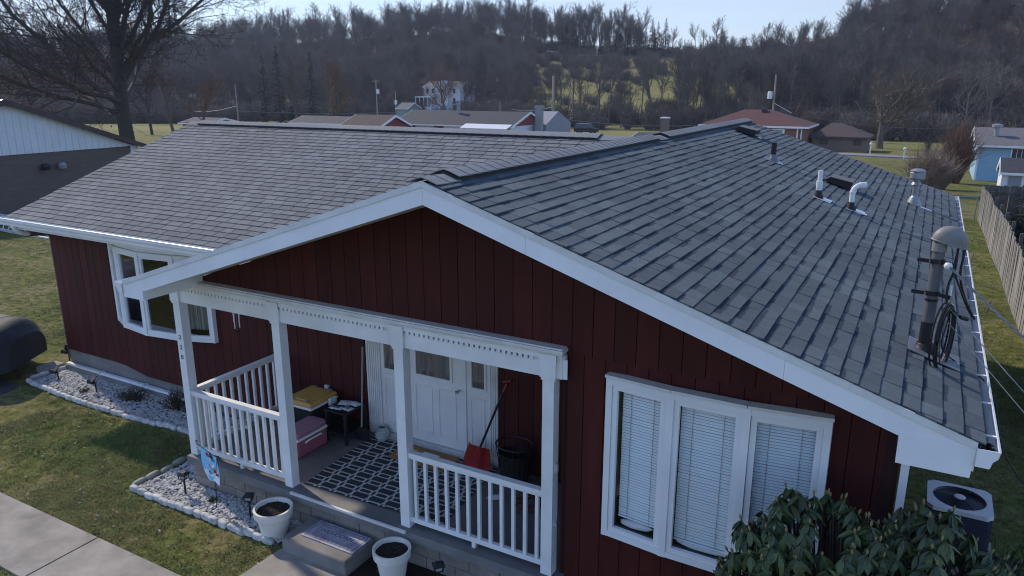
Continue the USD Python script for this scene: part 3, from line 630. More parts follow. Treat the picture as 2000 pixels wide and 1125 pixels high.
def railing(a, b, n, label):
    a, b = np.asarray(a, float), np.asarray(b, float); z = np.array([0, 0, 1.0]); L = np.linalg.norm(b-a); t = (b-a)/L
    top = obj('railing', MB().bar(a+z*0.925, b+z*0.925, 0.075, 0.05).bar(a+z*0.885, b+z*0.885, 0.045, 0.032), 'white_paint', house, label=label)
    obj('bottom_rail', MB().bar(a+z*0.10, b+z*0.10, 0.05, 0.06), 'white_paint', top)
    obj('rail_foot', MB().bar((a+b)/2+z*0.0, (a+b)/2+z*0.07, 0.045, 0.045), 'white_paint', top)
    for i in range(n):
        c = a+t*(L*(i+0.5)/n); obj('baluster', MB().bar(c+z*0.13, c+z*0.87, 0.036, 0.036, up=(0, 1, 0)), 'white_paint', top)
ym = -0.03
railing((PX[0], ym, FL), (PX[1]-PW, ym, FL), 12, 'front railing on the left of the porch entrance')
railing((PX[2], ym, FL), (PX[3]-PW, ym, FL), 12, 'front railing on the right of the porch entrance')
railing((PX[0]-PW/2, 0.04, FL), (PX[0]-PW/2, D-0.02, FL), 12, 'side railing at the left end of the porch')

# ---- windows
def casement(parent_name, P, zb, zt, frame_w, inside, label, blind=True, bottom_gap=None):
    """P: plan points (x, y) of the front line, one sash per span"""
    fr = MB()
    for (x0, y0), (x1, y1) in zip(P[:-1], P[1:]):
        a, b = np.array([x0, y0, 0]), np.array([x1, y1, 0])
        fr.bar(a+[0, 0, zb-0.03], b+[0, 0, zb-0.03], 0.085, 0.06).bar(a+[0, 0, zt+0.03], b+[0, 0, zt+0.03], 0.085, 0.06)
    for i, (x, y) in enumerate(P):
        w = 0.07 if 0 < i < len(P)-1 else 0.06
        fr.box(x-w/2, x+w/2, y-0.045, y+0.045, zb-0.062, zt+0.062)
    win = obj(parent_name, fr, 'white_vinyl', house, label=label)
    for i, ((x0, y0), (x1, y1)) in enumerate(zip(P[:-1], P[1:])):
        a, b = np.array([x0, y0, 0.0]), np.array([x1, y1, 0.0]); t = (b-a)/np.linalg.norm(b-a); z = np.array([0, 0, 1.0]); nrm = np.array([-t[1], t[0], 0])
        A, B = a+t*0.036, b-t*0.036; s = MB(); w = frame_w; off = -nrm*0.012
        s.bar(A+off+z*(zb+w/2), B+off+z*(zb+w/2), 0.04, w).bar(A+off+z*(zt-w/2), B+off+z*(zt-w/2), 0.04, w)
        s.bar(A+off+t*w/2+z*(zb+w), A+off+t*w/2+z*(zt-w), w, 0.04, up=nrm).bar(B+off-t*w/2+z*(zb+w), B+off-t*w/2+z*(zt-w), w, 0.04, up=nrm)
        obj('sash', s, 'white_vinyl', win)
        g0, g1 = A+t*w*0.9, B-t*w*0.9
        obj('pane', MB().hexa([g0+z*(zb+w*0.8), g1+z*(zb+w*0.8), g1+nrm*0.006+z*(zb+w*0.8), g0+nrm*0.006+z*(zb+w*0.8), g0+z*(zt-w*0.8), g1+z*(zt-w*0.8), g1+nrm*0.006+z*(zt-w*0.8), g0+nrm*0.006+z*(zt-w*0.8)]), 'window_glass', win)
        ins = inside[i] if inside else None
        if ins == 'blind':
            bl = MB(); zlo = zb+w+0.03+bottom_gap[i]; zz_ = zt-w-0.01; n = int((zz_-zlo)/0.028)
            h0, h1 = g0+t*(0.03 if i == 0 else 0.005)+nrm*0.05, g1-t*0.004+nrm*0.05
            for k in range(n):
                zc = zlo+(k+0.5)*0.028+random.uniform(-0.0008, 0.0008)
                bl.hexa([h0+z*(zc-0.0128)-nrm*0.0015, h1+z*(zc-0.0128)-nrm*0.0015, h1+z*(zc-0.0128), h0+z*(zc-0.0128),
                         h0+z*(zc+0.0105)+nrm*0.0005, h1+z*(zc+0.0105)+nrm*0.0005, h1+z*(zc+0.0105)+nrm*0.002, h0+z*(zc+0.0105)+nrm*0.002])
            obj('blind', bl, 'blind_slat', win, kind='stuff')
            for q in (0.22, 0.78):
                c = h0*(1-q)+h1*q; obj('blind_cord', MB().bar(c+z*zlo-nrm*0.008, c+z*zz_-nrm*0.008, 0.003, 0.003, up=nrm), 'cable_grey', win)
            obj('bottom_bar', MB().bar(h0+z*(zlo-0.012), h1+z*(zlo-0.012), 0.022, 0.016), 'blind_slat', win)
        if ins == 'curtain':
            n = 60; pts0 = [g0*(1-k/n)+g1*(k/n)+nrm*(0.14+0.03*math.sin(k*0.9)+0.012*math.sin(k*2.3)) for k in range(n+1)]; cm = MB()
            v = np.array([p+z*(zb+0.1) for p in pts0]+[p+z*(zt-0.05) for p in pts0])
            cm.add(v, [[k, k+1, n+2+k, n+1+k] for k in range(n)])
            obj('curtain', cm, 'curtain', win)
    return win
fw = casement('front_window', [(1.485, -0.03), (2.085, -0.095), (2.745, -0.105), (3.375, -0.03)], 1.18, 2.71, 0.05, ['blind']*3, 'three-panel white window with closed blinds', bottom_gap=[0.09, 0.05, 0.03])
obj('window_head', MB().bar((1.45, -0.03, 2.785), (2.09, -0.10, 2.785), 0.11, 0.028).bar((2.09, -0.10, 2.785), (2.745, -0.11, 2.785), 0.11, 0.028).bar((2.745, -0.11, 2.785), (3.41, -0.03, 2.785), 0.11, 0.028), 'white_aged', fw)
obj('window_jamb', MB().prism([(1.485, 0.02, 1.12), (1.485, -0.02, 1.12), (2.085, -0.085, 1.12), (2.745, -0.095, 1.12), (3.375, -0.02, 1.12), (3.375, 0.02, 1.12)], (0, 0, 0.03)).prism([(1.485, 0.02, 2.74), (1.485, -0.02, 2.74), (2.085, -0.085, 2.74), (2.745, -0.095, 2.74), (3.375, -0.02, 2.74), (3.375, 0.02, 2.74)], (0, 0, 0.03)), 'white_aged', fw)
for (x, y_, w_, seed_) in ((1.78, 0.0, 0.33, 1), (2.45, -0.05, 0.5, 2)):
    rr = np.random.default_rng(seed_); m = trimesh.creation.icosphere(3, 1.0); m.vertices *= 1+0.25*(meshkit.fbm(m.vertices*2.2+seed_, 3, seed_)[:, None]-0.5); m.vertices *= [w_/2, 0.03, 0.045]; m.apply_translation([x, y_+0.02, 1.265])
    obj('plastic_wrap', m, 'paper_white', fw, smooth=True)
bw = casement('bow_window', [(-8.52, 1.64), (-8.06, 1.44), (-7.36, 1.345), (-6.62, 1.44), (-6.05, 1.64)], 1.36, 2.68, 0.045, [None, None, None, 'curtain'], 'white four-panel bow window with a curtain in its right pane')
seat = [(-8.52, 1.70, 1.29), (-8.52, 1.62, 1.29), (-8.06, 1.43, 1.29), (-7.36, 1.335, 1.29), (-6.62, 1.43, 1.29), (-6.05, 1.62, 1.29), (-6.05, 1.70, 1.29)]
obj('window_seat', MB().prism(seat, (0, 0, 0.035)), 'white_vinyl', bw)
obj('window_head', MB().prism([(a, b, 2.745) for a, b, c in seat], (0, 0, 0.15)), 'white_vinyl', bw)

# ---- front door with side lights and fluted pilasters
dr = obj('front_door', MB().box(-2.17, -1.25, D-0.02, D+0.025, FL+0.08, 2.50), 'white_paint', house, label='white panelled entrance door with an upper window')
def raised(parent, x0, x1, z0, z1, y, w=0.018, h=0.007, lk='white_paint', name='moulding'):
    m = MB(); m.box(x0, x1, y-h, y, z0, z0+w).box(x0, x1, y-h, y, z1-w, z1).box(x0, x0+w, y-h, y, z0+w, z1-w).box(x1-w, x1, y-h, y, z0+w, z1-w)
    return obj(name, m, lk, parent)
for a, b in ((-2.05, -1.76), (-1.66, -1.37)): raised(dr, a, b, FL+0.22, 1.38, D-0.02)
raised(dr, -2.05, -1.42, 1.50, 2.34, D-0.02, 0.035, 0.014)
obj('door_glass', MB().box(-2.02, -1.45, D-0.024, D-0.0205, 1.53, 2.31), 'window_glass', dr)
cn = 70; px_c = np.linspace(-2.02, -1.45, cn); mb_ = MB(); v0 = [(x, D-0.0203+0.0*x, 1.53) for x in px_c]
rib = MB()
for k, x in enumerate(np.arange(-2.015, -1.455, 0.026)): rib.box(x+random.uniform(0, .006), x+0.016, D-0.0204+0.0001, D-0.0203+0.0002, 1.54, 2.30)
obj('door_sheer', MB().box(-2.02, -1.45, D-0.0202, D-0.0195, 1.53, 2.31), 'curtain_dark' if 'curtain_dark' in LOOK else look('curtain_dark', (0.10, 0.10, 0.10), 0.9, 0.65, 26, stretch=(1, 1, 0.05)) and 'curtain_dark', dr)
for a, b, gl in ((-2.64, -2.22, (-2.57, -2.40)), (-1.20, -0.855, (-1.11, -0.925))):
    sl = obj('side_light', MB().box(a, b, D-0.018, D+0.02, FL+0.08, 2.50), 'white_paint', house)
    raised(sl, gl[0]-0.035, gl[1]+0.035, 1.48, 2.36, D-0.018, 0.03, 0.012)
    obj('pane', MB().box(gl[0], gl[1], D-0.022, D-0.0185, 1.51, 2.33), 'window_glass', sl)
    obj('side_sheer', MB().box(gl[0], gl[1], D-0.0183, D-0.0181, 1.51, 2.33), 'curtain_dark', sl)
    raised(sl, a+0.06, b-0.06, FL+0.22, 1.36, D-0.018)
fr = MB().box(-2.22, -2.172, D-0.035, D+0.02, FL, 2.55).box(-1.248, -1.20, D-0.035, D+0.02, FL, 2.55).box(-2.9, -0.71, D-0.03, D+0.02, 2.505, 2.62)
df = obj('door_frame', fr, 'white_paint', house)
obj('threshold', MB().box(-2.64, -0.855, D-0.10, D+0.02, FL, FL+0.075), 'aluminium', df)
for a, b in ((-2.895, -2.645), (-0.85, -0.715)):
    pl = obj('pilaster', MB().box(a, b, D-0.03, D+0.01, FL, 2.505), 'white_paint', df)
    n = max(3, int((b-a-0.03)/0.036)); fl = MB()
    for k in range(n):
        x = a+0.02+(b-a-0.04)*k/n; fl.box(x, x+(b-a-0.04)/n*0.55, D-0.042, D-0.0301, FL+0.14, 2.45)
    obj('flute', fl, 'white_paint', df)
obj('door_handle', MB().tube([(-1.31, D-0.02, 1.42), (-1.31, D-0.07, 1.42)], 0.012, 8).lathe([(0, -0.02), (0.024, -0.012), (0.028, 0), (0.024, 0.012), (0, 0.02)], (-1.31, D-0.085, 1.42), 12), 'galvanised', dr)
obj('wall_socket', rbox(-3.73, -3.65, D-0.05, D-0.012, 0.90, 1.02, 0.006), 'white_vinyl', house)
obj('wall_lamp', MB().box(-2.215, -2.16, D-0.09, D-0.03, 1.92, 2.06), 'galvanised', house)
obj('post_bracket', MB().box(0.926, 0.95, -0.03, 0.0, 1.62, 1.72), 'aluminium', house)
obj('hose_hook', MB().box(0.926, 0.945, -0.03, 0.0, 1.02, 1.06), 'aluminium', house)

# ---- things through the roof (fixed to the house)
def on_right(x, y): return np.array([x, y, main_z(x)+0.012])
def flash_plate(c, w, h, parent, lk='lead_flash'):
    a, s_ = np.array([0, 1.0, 0]), sR; n = nR
    c = np.asarray(c); q = [c-a*w/2-s_*h/2, c+a*w/2-s_*h/2, c+a*w/2+s_*h/2, c-a*w/2+s_*h/2]
    return obj('flashing', MB().hexa([p+n*0.002 for p in q]+[p+n*0.010 for p in q]), lk, parent)
def boot(c, r, parent, lk='cable_black'):
    return obj('rubber_boot', MB().lathe([(r*1.9, -0.05), (r*1.75, 0.02), (r*1.25, 0.06), (r*1.02, 0.11), (0.0, 0.11)], c, 16), lk, parent, smooth=40)
Z1 = np.array([0, 0, 1.0])
c = on_right(1.46, 7.37); v = obj('vent_pipe', MB().tube([c-Z1*0.05, c+Z1*0.31], 0.045, 12), 'black_plastic', house, label='black plumbing pipe on the roof'); boot(c, 0.045, v, 'lead_flash'); flash_plate(c, 0.34, 0.3, v); flash_plate(c+np.array([0.14, -0.05, -0.04]), 0.08, 0.08, v, 'white_paint')
c = on_right(2.46, 5.54); v = obj('vent_pipe', MB().tube([c-Z1*0.05, c+Z1*0.18], 0.040, 12).tube([c+Z1*0.14, c+Z1*0.24], 0.045, 12).tube([c+Z1*0.24, c+Z1*0.39], 0.033, 12), 'pvc_white', house, label='straight white plastic pipe on the roof'); boot(c, 0.041, v); flash_plate(c+np.array([0.06, 0, -0.02]), 0.24, 0.26, v, 'aluminium')
c = on_right(2.91, 5.59)
pts = [c-Z1*0.05, c+Z1*0.24]+[c+Z1*(0.24+0.11*math.sin(a))+np.array([0.10, 0.06, 0])*(1-math.cos(a)) for a in np.linspace(0.15, 1.35, 6)]+[c+Z1*0.352+np.array([0.155, 0.09, 0])]
v = obj('vent_pipe', MB().tube(pts, 0.038, 12).tube(pts[1:3], 0.045, 12).tube(pts[-2:], 0.044, 12), 'pvc_white', house, label='white plastic pipe with a bent top on the roof'); boot(c, 0.039, v); flash_plate(c+np.array([0.06, 0.05, -0.02]), 0.24, 0.26, v, 'aluminium'); flash_plate(c+np.array([0.17, 0.0, -0.055]), 0.09, 0.10, v, 'white_paint')
c = on_right(3.67, 8.5)
v = obj('flue', MB().tube([c, c+Z1*0.42], 0.050, 14), 'galvanised', house, label='galvanised metal flue with a round cap')
obj('flue_cone', MB().lathe([(0.135, -0.05), (0.125, -0.01), (0.075, 0.11), (0.055, 0.13), (0.052, 0.14)], c, 20), 'galvanised', v, smooth=40)
obj('storm_collar', MB().lathe([(0.052, 0.345), (0.085, 0.33), (0.052, 0.385)], c, 18), 'galvanised', v)
obj('flue_cap', MB().lathe([(0.0, 0.42), (0.105, 0.42), (0.118, 0.44), (0.118, 0.53), (0.11, 0.54), (0.107, 0.545), (0.122, 0.55), (0.122, 0.567), (0.065, 0.595), (0.0, 0.60)], c, 24), 'galvanised', v)
flash_plate(on_right(3.87, 8.36), 0.12, 0.18, v, 'aluminium')
def box_vent(x, y, w=0.42, lab=None):
    c = on_right(x, y); s_ = -sR; a = np.array([0, 1.0, 0]); n = nR
    P = lambda i, j, k: c+a*i+s_*j+n*k
    prof = [(-0.20, 0.02), (-0.12, 0.10), (0.20, 0.135), (0.235, 0.12), (0.235, 0.05), (0.19, 0.02)]
    m = MB().prism([P(-w/2, j, k) for j, k in prof], a*w)
    v = obj('roof_vent', m, 'black_plastic', house, label=lab)
    obj('vent_hood', MB().hexa([P(-w/2-0.01, -0.125, 0.102), P(w/2+0.01, -0.125, 0.102), P(w/2+0.01, 0.24, 0.137), P(-w/2-0.01, 0.24, 0.137), P(-w/2-0.01, -0.125, 0.112), P(w/2+0.01, -0.125, 0.112), P(w/2+0.01, 0.24, 0.147), P(-w/2-0.01, 0.24, 0.147)]), 'roof_grey', v)
    flash_plate(c+s_*0.31, 0.1, 0.07, v, 'aluminium')
box_vent(0.48, 9.62, 0.46, 'black box vent near the ridge')
box_vent(2.50, 7.42, 0.40, 'black box vent behind the white pipes')

# service mast
mb0 = np.array([3.97, 0.50, main_z(3.97)])
mast = obj('service_mast', MB().tube([mb0-Z1*0.6, mb0+Z1*0.90], 0.045, 16), 'mast_grey', house, smooth=40, label='grey electric service mast with hood at the right eave')
obj('mast_sleeve', MB().tube([mb0, mb0+Z1*0.26], 0.050, 16).tube([mb0+Z1*0.435, mb0+Z1*0.455], 0.049, 16), 'black_metal', mast)
obj('mast_boot', MB().lathe([(0.135, -0.035), (0.12, 0.0), (0.075, 0.035), (0.062, 0.075), (0.056, 0.08)], mb0, 20), 'cable_black', mast, smooth=40)
flash_plate(mb0+np.array([0.07, 0, -0.005]), 0.36, 0.40, mast)
hp = []
for i, t_ in enumerate(np.linspace(0, 1, 9)):
    ang = math.radians(90-t_*100)
    hp.append(t_)
hd = trimesh.creation.icosphere(3, 1.0); V = hd.vertices.copy()
V[:, 0] = V[:, 0]*0.128; V[:, 1] = V[:, 1]*0.080; V[:, 2] = np.maximum(V[:, 2], -0.12)*0.115
hd.vertices = V; hd.apply_transform(trimesh.transformations.rotation_matrix(0.28, [0, 1, 0])); hd.apply_transform(trimesh.transformations.rotation_matrix(0.2, [0, 0, 1])); hd.apply_translation(mb0+np.array([0.065, 0.01, 0.925]))
obj('mast_hood', hd, 'hood_grey', mast, smooth=50)
rim = [mb0+np.array([0.065, 0.01, 0.915])+np.array([math.cos(0.2)*math.cos(a)*0.129-math.sin(0.2)*math.sin(a)*0.081, math.sin(0.2)*math.cos(a)*0.129+math.cos(0.2)*math.sin(a)*0.081, -0.28*math.cos(a)*0.129*0.95-0.012]) for a in np.linspace(0, 2*np.pi, 33)]
obj('hood_rim', MB().tube(rim, 0.009, 6), 'hood_grey', mast)
obj('hood_collar', MB().tube([mb0+Z1*0.84, mb0+Z1*0.91], 0.054, 16), 'hood_grey', mast)
for hz_, s0 in ((0.76, 0.08), (0.50, 0.09)):
    obj('mast_clamp', MB().tube([mb0+Z1*(hz_-0.018), mb0+Z1*(hz_+0.018)], 0.052, 16).bar(mb0+np.array([-0.06, -0.03, hz_]), mb0+np.array([-0.06-s0, -0.05, hz_+0.01]), 0.02, 0.03).bar(mb0+np.array([0.05, -0.04, hz_]), mb0+np.array([0.05+s0*0.8, -0.07, hz_-0.01]), 0.02, 0.03), 'black_metal', mast)
obj('insulator', MB().lathe([(0.0, -0.026), (0.022, -0.022), (0.031, 0), (0.022, 0.022), (0, 0.026)], mb0+np.array([0.075, -0.085, 0.745]), 14), 'pvc_white', mast, smooth=True)
obj('insulator', MB().lathe([(0.0, -0.03), (0.022, -0.025), (0.03, 0), (0.022, 0.025), (0, 0.03)], mb0+np.array([0.13, -0.08, 0.42]), 14), 'pvc_white', mast, smooth=True)

# ------------------------------------------------------------------ on the porch
rug = thing('porch_rug', 'dark grey rug with white interlaced trellis pattern on the porch floor', 'rug', (-1.75, 0.85, FL))
import shapely.geometry as sg
from shapely.ops import unary_union
ra = math.radians(2.3)
def rug_pt(u, v, z): # u along x 0..2.06, v 0..1.5
    x0, y0 = -2.66, 0.055; return (x0+u*math.cos(ra)-v*math.sin(ra)*1.6, y0+u*math.sin(ra)*0.9+v*math.cos(ra), z)
nu, nv = 44, 32; vv = []; ff = []
def rz(u, v): return FL+0.007+0.006*math.exp(-((u-1.35)/0.12)**2)*max(0, 1-v/0.3)+0.004*math.sin(u*5)*math.exp(-v*6)
for i in range(nu+1):
    for j in range(nv+1): vv.append(rug_pt(2.08*i/nu, 1.5*j/nv, rz(2.08*i/nu, 1.5*j/nv)))
for i in range(nu):
    for j in range(nv): a = i*(nv+1)+j; ff.append([a, a+nv+1, a+nv+2, a+1])
obj('rug_field', MB().add(vv, ff), 'rug_dark', rug)
def trap(t):
    t = t % 1.0
    return 1.0 if t < 0.30 else 1-2*(t-0.30)/0.2 if t < 0.5 else -1.0 if t < 0.80 else -1+2*(t-0.8)/0.2
per, hh = 0.50, 0.205; lines = []
for k in range(-1, 10):
    for sg_ in (1, -1):
        ph = 0.5*(k % 2)
        lines.append(sg.LineString([(u, hh*(k+0.5)+sg_*hh*0.70*trap(u/per+ph)) for u in np.arange(-0.1, 2.2, per/40)]))
pat = unary_union([l.buffer(0.0115, cap_style=2) for l in lines]).intersection(sg.box(0.005, 0.005, 2.075, 1.495))
pm = MB()
for g_ in getattr(pat, 'geoms', [pat]):
    v2, f2 = trimesh.creation.triangulate_polygon(g_.simplify(0.002), engine='earcut')
    pm.add([rug_pt(u, v, rz(u, v)+0.004) for u, v in v2], f2)
obj('trellis_pattern', pm, 'rug_white', rug)

mat_ = thing('door_mat', 'brown coir mat with red and white print at the door sill', 'door mat', (-1.7, 1.36, FL))
obj('mat_base', MB().box(-2.15, -1.25, 1.12, 1.55, FL+0.019, FL+0.034), 'coir', mat_)
for x0, x1, y0, y1, lk in ((-1.78, -1.52, 1.36, 1.46, 'paper_white'), (-1.66, -1.42, 1.25, 1.34, 'red_plastic'), (-2.08, -1.88, 1.20, 1.46, 'yellow_plastic'), (-1.40, -1.32, 1.30, 1.42, 'yellow_plastic')):
    obj('print', MB().box(x0, x1, y0, y1, FL+0.034, FL+0.036), lk, mat_)

ck = thing('pink_cooler', 'pink picnic cooler box with rose lid and white band', 'cooler', (-3.33, 0.78, FL))
obj('body', rbox(-3.49, -3.18, 0.50, 1.07, FL+0.005, FL+0.25, 0.025), 'pink_plastic', ck, smooth=40)
obj('band', rbox(-3.497, -3.172, 0.492, 1.077, FL+0.245, FL+0.285, 0.012), 'white_vinyl', ck, smooth=40)
obj('lid', rbox(-3.49, -3.18, 0.50, 1.07, FL+0.28, FL+0.375, 0.03), 'rose_lid', ck, smooth=40)
obj('handle', MB().tube([(-3.165, 0.62, FL+0.2), (-3.14, 0.66, FL+0.23), (-3.14, 0.9, FL+0.23), (-3.165, 0.94, FL+0.2)], 0.012, 6), 'white_vinyl', ck)

yc = thing('yellow_cooler', 'tan yellow lidded cooler with white rim standing behind the pink one', 'cooler', (-3.65, 1.32, FL))
obj('body', rbox(-3.90, -3.42, 1.02, 1.56, FL+0.005, FL+0.46, 0.03), 'black_plastic', yc, smooth=40)  # black body fills the shadow under the lid; shade put into its colour
obj('rim', rbox(-3.92, -3.395, 1.0, 1.575, FL+0.455, FL+0.495, 0.016), 'white_vinyl', yc, smooth=40)
obj('lid', rbox(-3.915, -3.40, 1.005, 1.57, FL+0.49, FL+0.565, 0.03), 'yellow_plastic', yc, smooth=40)
obj('lid_panel', rbox(-3.84, -3.47, 1.07, 1.50, FL+0.55, FL+0.578, 0.012), 'yellow_plastic', yc, smooth=40)
for x, y in ((-3.80, 1.06), (-3.5, 1.06), (-3.8, 1.52), (-3.5, 1.52)): obj('cup_dent', MB().lathe([(0, 0.571), (0.03, 0.572), (0.032, 0.582), (0.026, 0.583), (0.02, 0.575), (0, 0.575)], (x, y, FL), 14), 'pole_wood', yc)
obj('spout', rbox(-3.38, -3.33, 1.33, 1.47, FL+0.42, FL+0.54, 0.012), 'white_vinyl', yc)

tb = thing('side_table', 'small black four-legged side table by the broom', 'table', (-3.06, 1.33, FL))
obj('tabletop', rbox(-3.26, -2.86, 1.10, 1.58, FL+0.47, FL+0.495, 0.008), 'black_plastic', tb)
for x in (-3.23, -2.89):
    for y in (1.13, 1.55): obj('leg', MB().box(x-0.017, x+0.017, y-0.017, y+0.017, FL, FL+0.47), 'black_plastic', tb)
obj('shelf', MB().box(-3.24, -2.88, 1.12, 1.56, FL+0.15, FL+0.165), 'black_plastic', tb)
for i, (x, y, a, w, h) in enumerate(((-3.11, 1.21, 0.12, 0.21, 0.11), (-3.11, 1.40, 0.35, 0.19, 0.16), (-2.95, 1.26, -0.1, 0.17, 0.12), (-2.96, 1.44, -0.25, 0.18, 0.13))):
    n = 9; P = []; F = []
    for p in range(n):
        for q in range(n):
            u, v = (p/(n-1)-0.5)*w, (q/(n-1)-0.5)*h; zz_ = FL+0.503+0.02*math.sin(math.pi*p/(n-1))*math.sin(math.pi*q/(n-1))+0.004*math.sin(p*2.1+q*1.7+i)
            P.append((x+u*math.cos(a)-v*math.sin(a), y+u*math.sin(a)+v*math.cos(a), zz_))
    for p in range(n-1):
        for q in range(n-1): k = p*n+q; F.append([k, k+n, k+n+1, k+1])
    lab = ('white packet with blue print at the front left of the side table', 'plain white folded packet at the back left of the side table', 'white packet with lines at the front right of the side table', 'white envelope at the back right corner of the side table')[i]
    pk = thing('mail_packet', lab, 'packet', (x, y, FL+0.5), group='white packets on the side table')
    obj('packet', MB().add(P, F), 'paper_white', pk, smooth=True)
    pr = MB()
    for k in range(4):
        yy = -h*0.3+k*h*0.18; c = np.array([x, y, FL+0.527]); e1 = np.array([math.cos(a), math.sin(a), 0]); e2 = np.array([-math.sin(a), math.cos(a), 0])
        if i in (0, 2): pr.hexa([c+e1*s1*w*0.3+e2*(yy+s2*0.004)+[0, 0, zt_] for zt_ in (-0.004, 0) for s1, s2 in ((-1, -1), (1, -1), (1, 1), (-1, 1))])
    if pr.n: obj('print_lines', pr, 'ink', pk)

br = thing('broom', 'grey-handled broom leaning on the wall left of the door', 'broom', (-2.82, 1.38, FL))
obj('pole', MB().tube([(-2.93, 1.63, FL+1.33), (-2.815, 1.38, FL+0.18)], 0.013, 8), 'broom_grey', br)
obj('pole_cap', MB().tube([(-2.945, 1.655, FL+1.44), (-2.93, 1.63, FL+1.32)], 0.017, 8), 'black_plastic', br)
obj('broom_head', MB().prism([(-2.93, 1.36, FL), (-2.69, 1.36, FL), (-2.745, 1.36, FL+0.2), (-2.88, 1.36, FL+0.2)], (0, 0.05, 0)), 'black_plastic', br)

sh = thing('snow_shovel', 'red snow shovel with a dark shaft leaning beside the door', 'shovel', (-0.93, 1.40, FL))
n = 13; P = []; F = []
bc = np.array([-0.915, 1.36, FL+0.02]); upv = np.array([0.12, 0.22, 0.97]); upv /= np.linalg.norm(upv); sd = np.array([0.965, 0.13, -0.15]); sd /= np.linalg.norm(sd); nn_ = np.cross(upv, sd)
for p in range(n):
    for q in range(n):
        u = (p/(n-1)-0.5)*0.40; v = q/(n-1)*0.36
        w_ = -0.16*(u/0.2)**2*0.35+0.10*(v/0.36)**2*0.6-0.014*math.cos(p/(n-1)*2*math.pi*2.5)
        P.append(bc+sd*u*(1-0.25*(v/0.36)**2)+upv*v-nn_*w_)
for p in range(n-1):
    for q in range(n-1): k = p*n+q; F.append([k, k+n, k+n+1, k+1])
obj('blade', MB().add(P, F), 'red_plastic', sh, smooth=True)
obj('wear_strip', MB().tube([bc+sd*(-0.2+0.4*k/8)+nn_*0.056*((k/4-1)**2)-upv*0.004 for k in range(9)], 0.012, 6), 'aluminium', sh)
obj('shaft', MB().tube([bc+upv*0.22-nn_*0.02, (-0.60, 1.60, FL+1.12)], 0.016, 8), 'black_plastic', sh)
obj('socket', MB().tube([bc+upv*0.15-nn_*0.0, bc+upv*0.34-nn_*0.02], [0.035, 0.02], 8), 'red_plastic', sh)
obj('grip', MB().tube([(-0.60, 1.60, FL+1.12), (-0.565, 1.63, FL+1.22)], 0.018, 8).tube([(-0.62, 1.63, FL+1.24), (-0.50, 1.63, FL+1.28)], 0.016, 8), 'red_plastic', sh)

bk = thing('wire_basket', 'black wire basket with a wide round rim in the dark porch corner', 'basket', (-0.32, 1.33, FL))
bx, by = -0.30, 1.36
obj('rim', MB().tube([(bx+0.25*math.cos(a), by+0.2*math.sin(a), FL+0.56) for a in np.linspace(0, 2*np.pi, 33)], 0.012, 6), 'black_metal', bk)
wm = MB()
for k in range(20):
    a = 2*np.pi*k/20; wm.tube([(bx+0.25*math.cos(a), by+0.2*math.sin(a), FL+0.56), (bx+0.2*math.cos(a), by+0.16*math.sin(a), FL+0.2), (bx+0.16*math.cos(a), by+0.13*math.sin(a), FL+0.02)], 0.005, 4)
for zz_, rr in ((0.4, 0.228), (0.2, 0.2), (0.02, 0.16)): wm.tube([(bx+rr*math.cos(a), by+rr*0.8*math.sin(a), FL+zz_) for a in np.linspace(0, 2*np.pi, 29)], 0.006, 4)
obj('wire_mesh', wm, 'black_metal', bk)
obj('liner', MB().lathe([(0.0, 0.03), (0.15, 0.03), (0.185, 0.2), (0.215, 0.45)], (bx, by, FL), 20, (1, 0.8)), 'black_plastic', bk)
tc_ = np.linspace(0, 11*np.pi, 150)
obj('extension_cord', MB().tube([(0.10+(0.13+0.05*math.sin(3.1*t))*math.cos(t), 0.95+(0.16+0.05*math.cos(2.3*t))*math.sin(t), FL+0.012+0.10*abs(math.sin(t*0.37))) for t in tc_], 0.006, 5), 'cord_orange', label='loose coil of dull red cord on the floor behind the right railing', category='cord')
cn_ = thing('white_bottle', 'small white bottle lying on its side behind the right railing', 'bottle', (-0.35, 0.90, FL))
d_ = np.array([0.8, 0.6, 0]); c_ = np.array([-0.37, 0.88, FL+0.036])
obj('bottle_body', MB().tube([c_-d_*0.015, c_, c_+d_*0.11, c_+d_*0.125], [0.02, 0.034, 0.034, 0.026], 12), 'pvc_white', cn_)
obj('bottle_cap', MB().tube([c_-d_*0.055, c_-d_*0.016], 0.017, 10), 'lens', cn_)
ln = thing('glass_lantern', 'rounded glass jar lantern on the floor beside the left pilaster', 'lantern', (-2.56, 1.53, FL))
obj('glass_jar', MB().lathe([(0.0, 0.005), (0.07, 0.005), (0.105, 0.06), (0.105, 0.12), (0.07, 0.17), (0.05, 0.18), (0.05, 0.2)], (-2.56, 1.53, FL), 20), 'glass_frost', ln, smooth=50)
rb_ = MB()
for zz_, rr in ((0.05, 0.104), (0.09, 0.108), (0.13, 0.102), (0.165, 0.078)): rb_.tube([(-2.56+rr*math.cos(a), 1.53+rr*math.sin(a), FL+zz_) for a in np.linspace(0, 2*np.pi, 25)], 0.004, 4)
obj('wire_hoops', rb_, 'lens', ln)

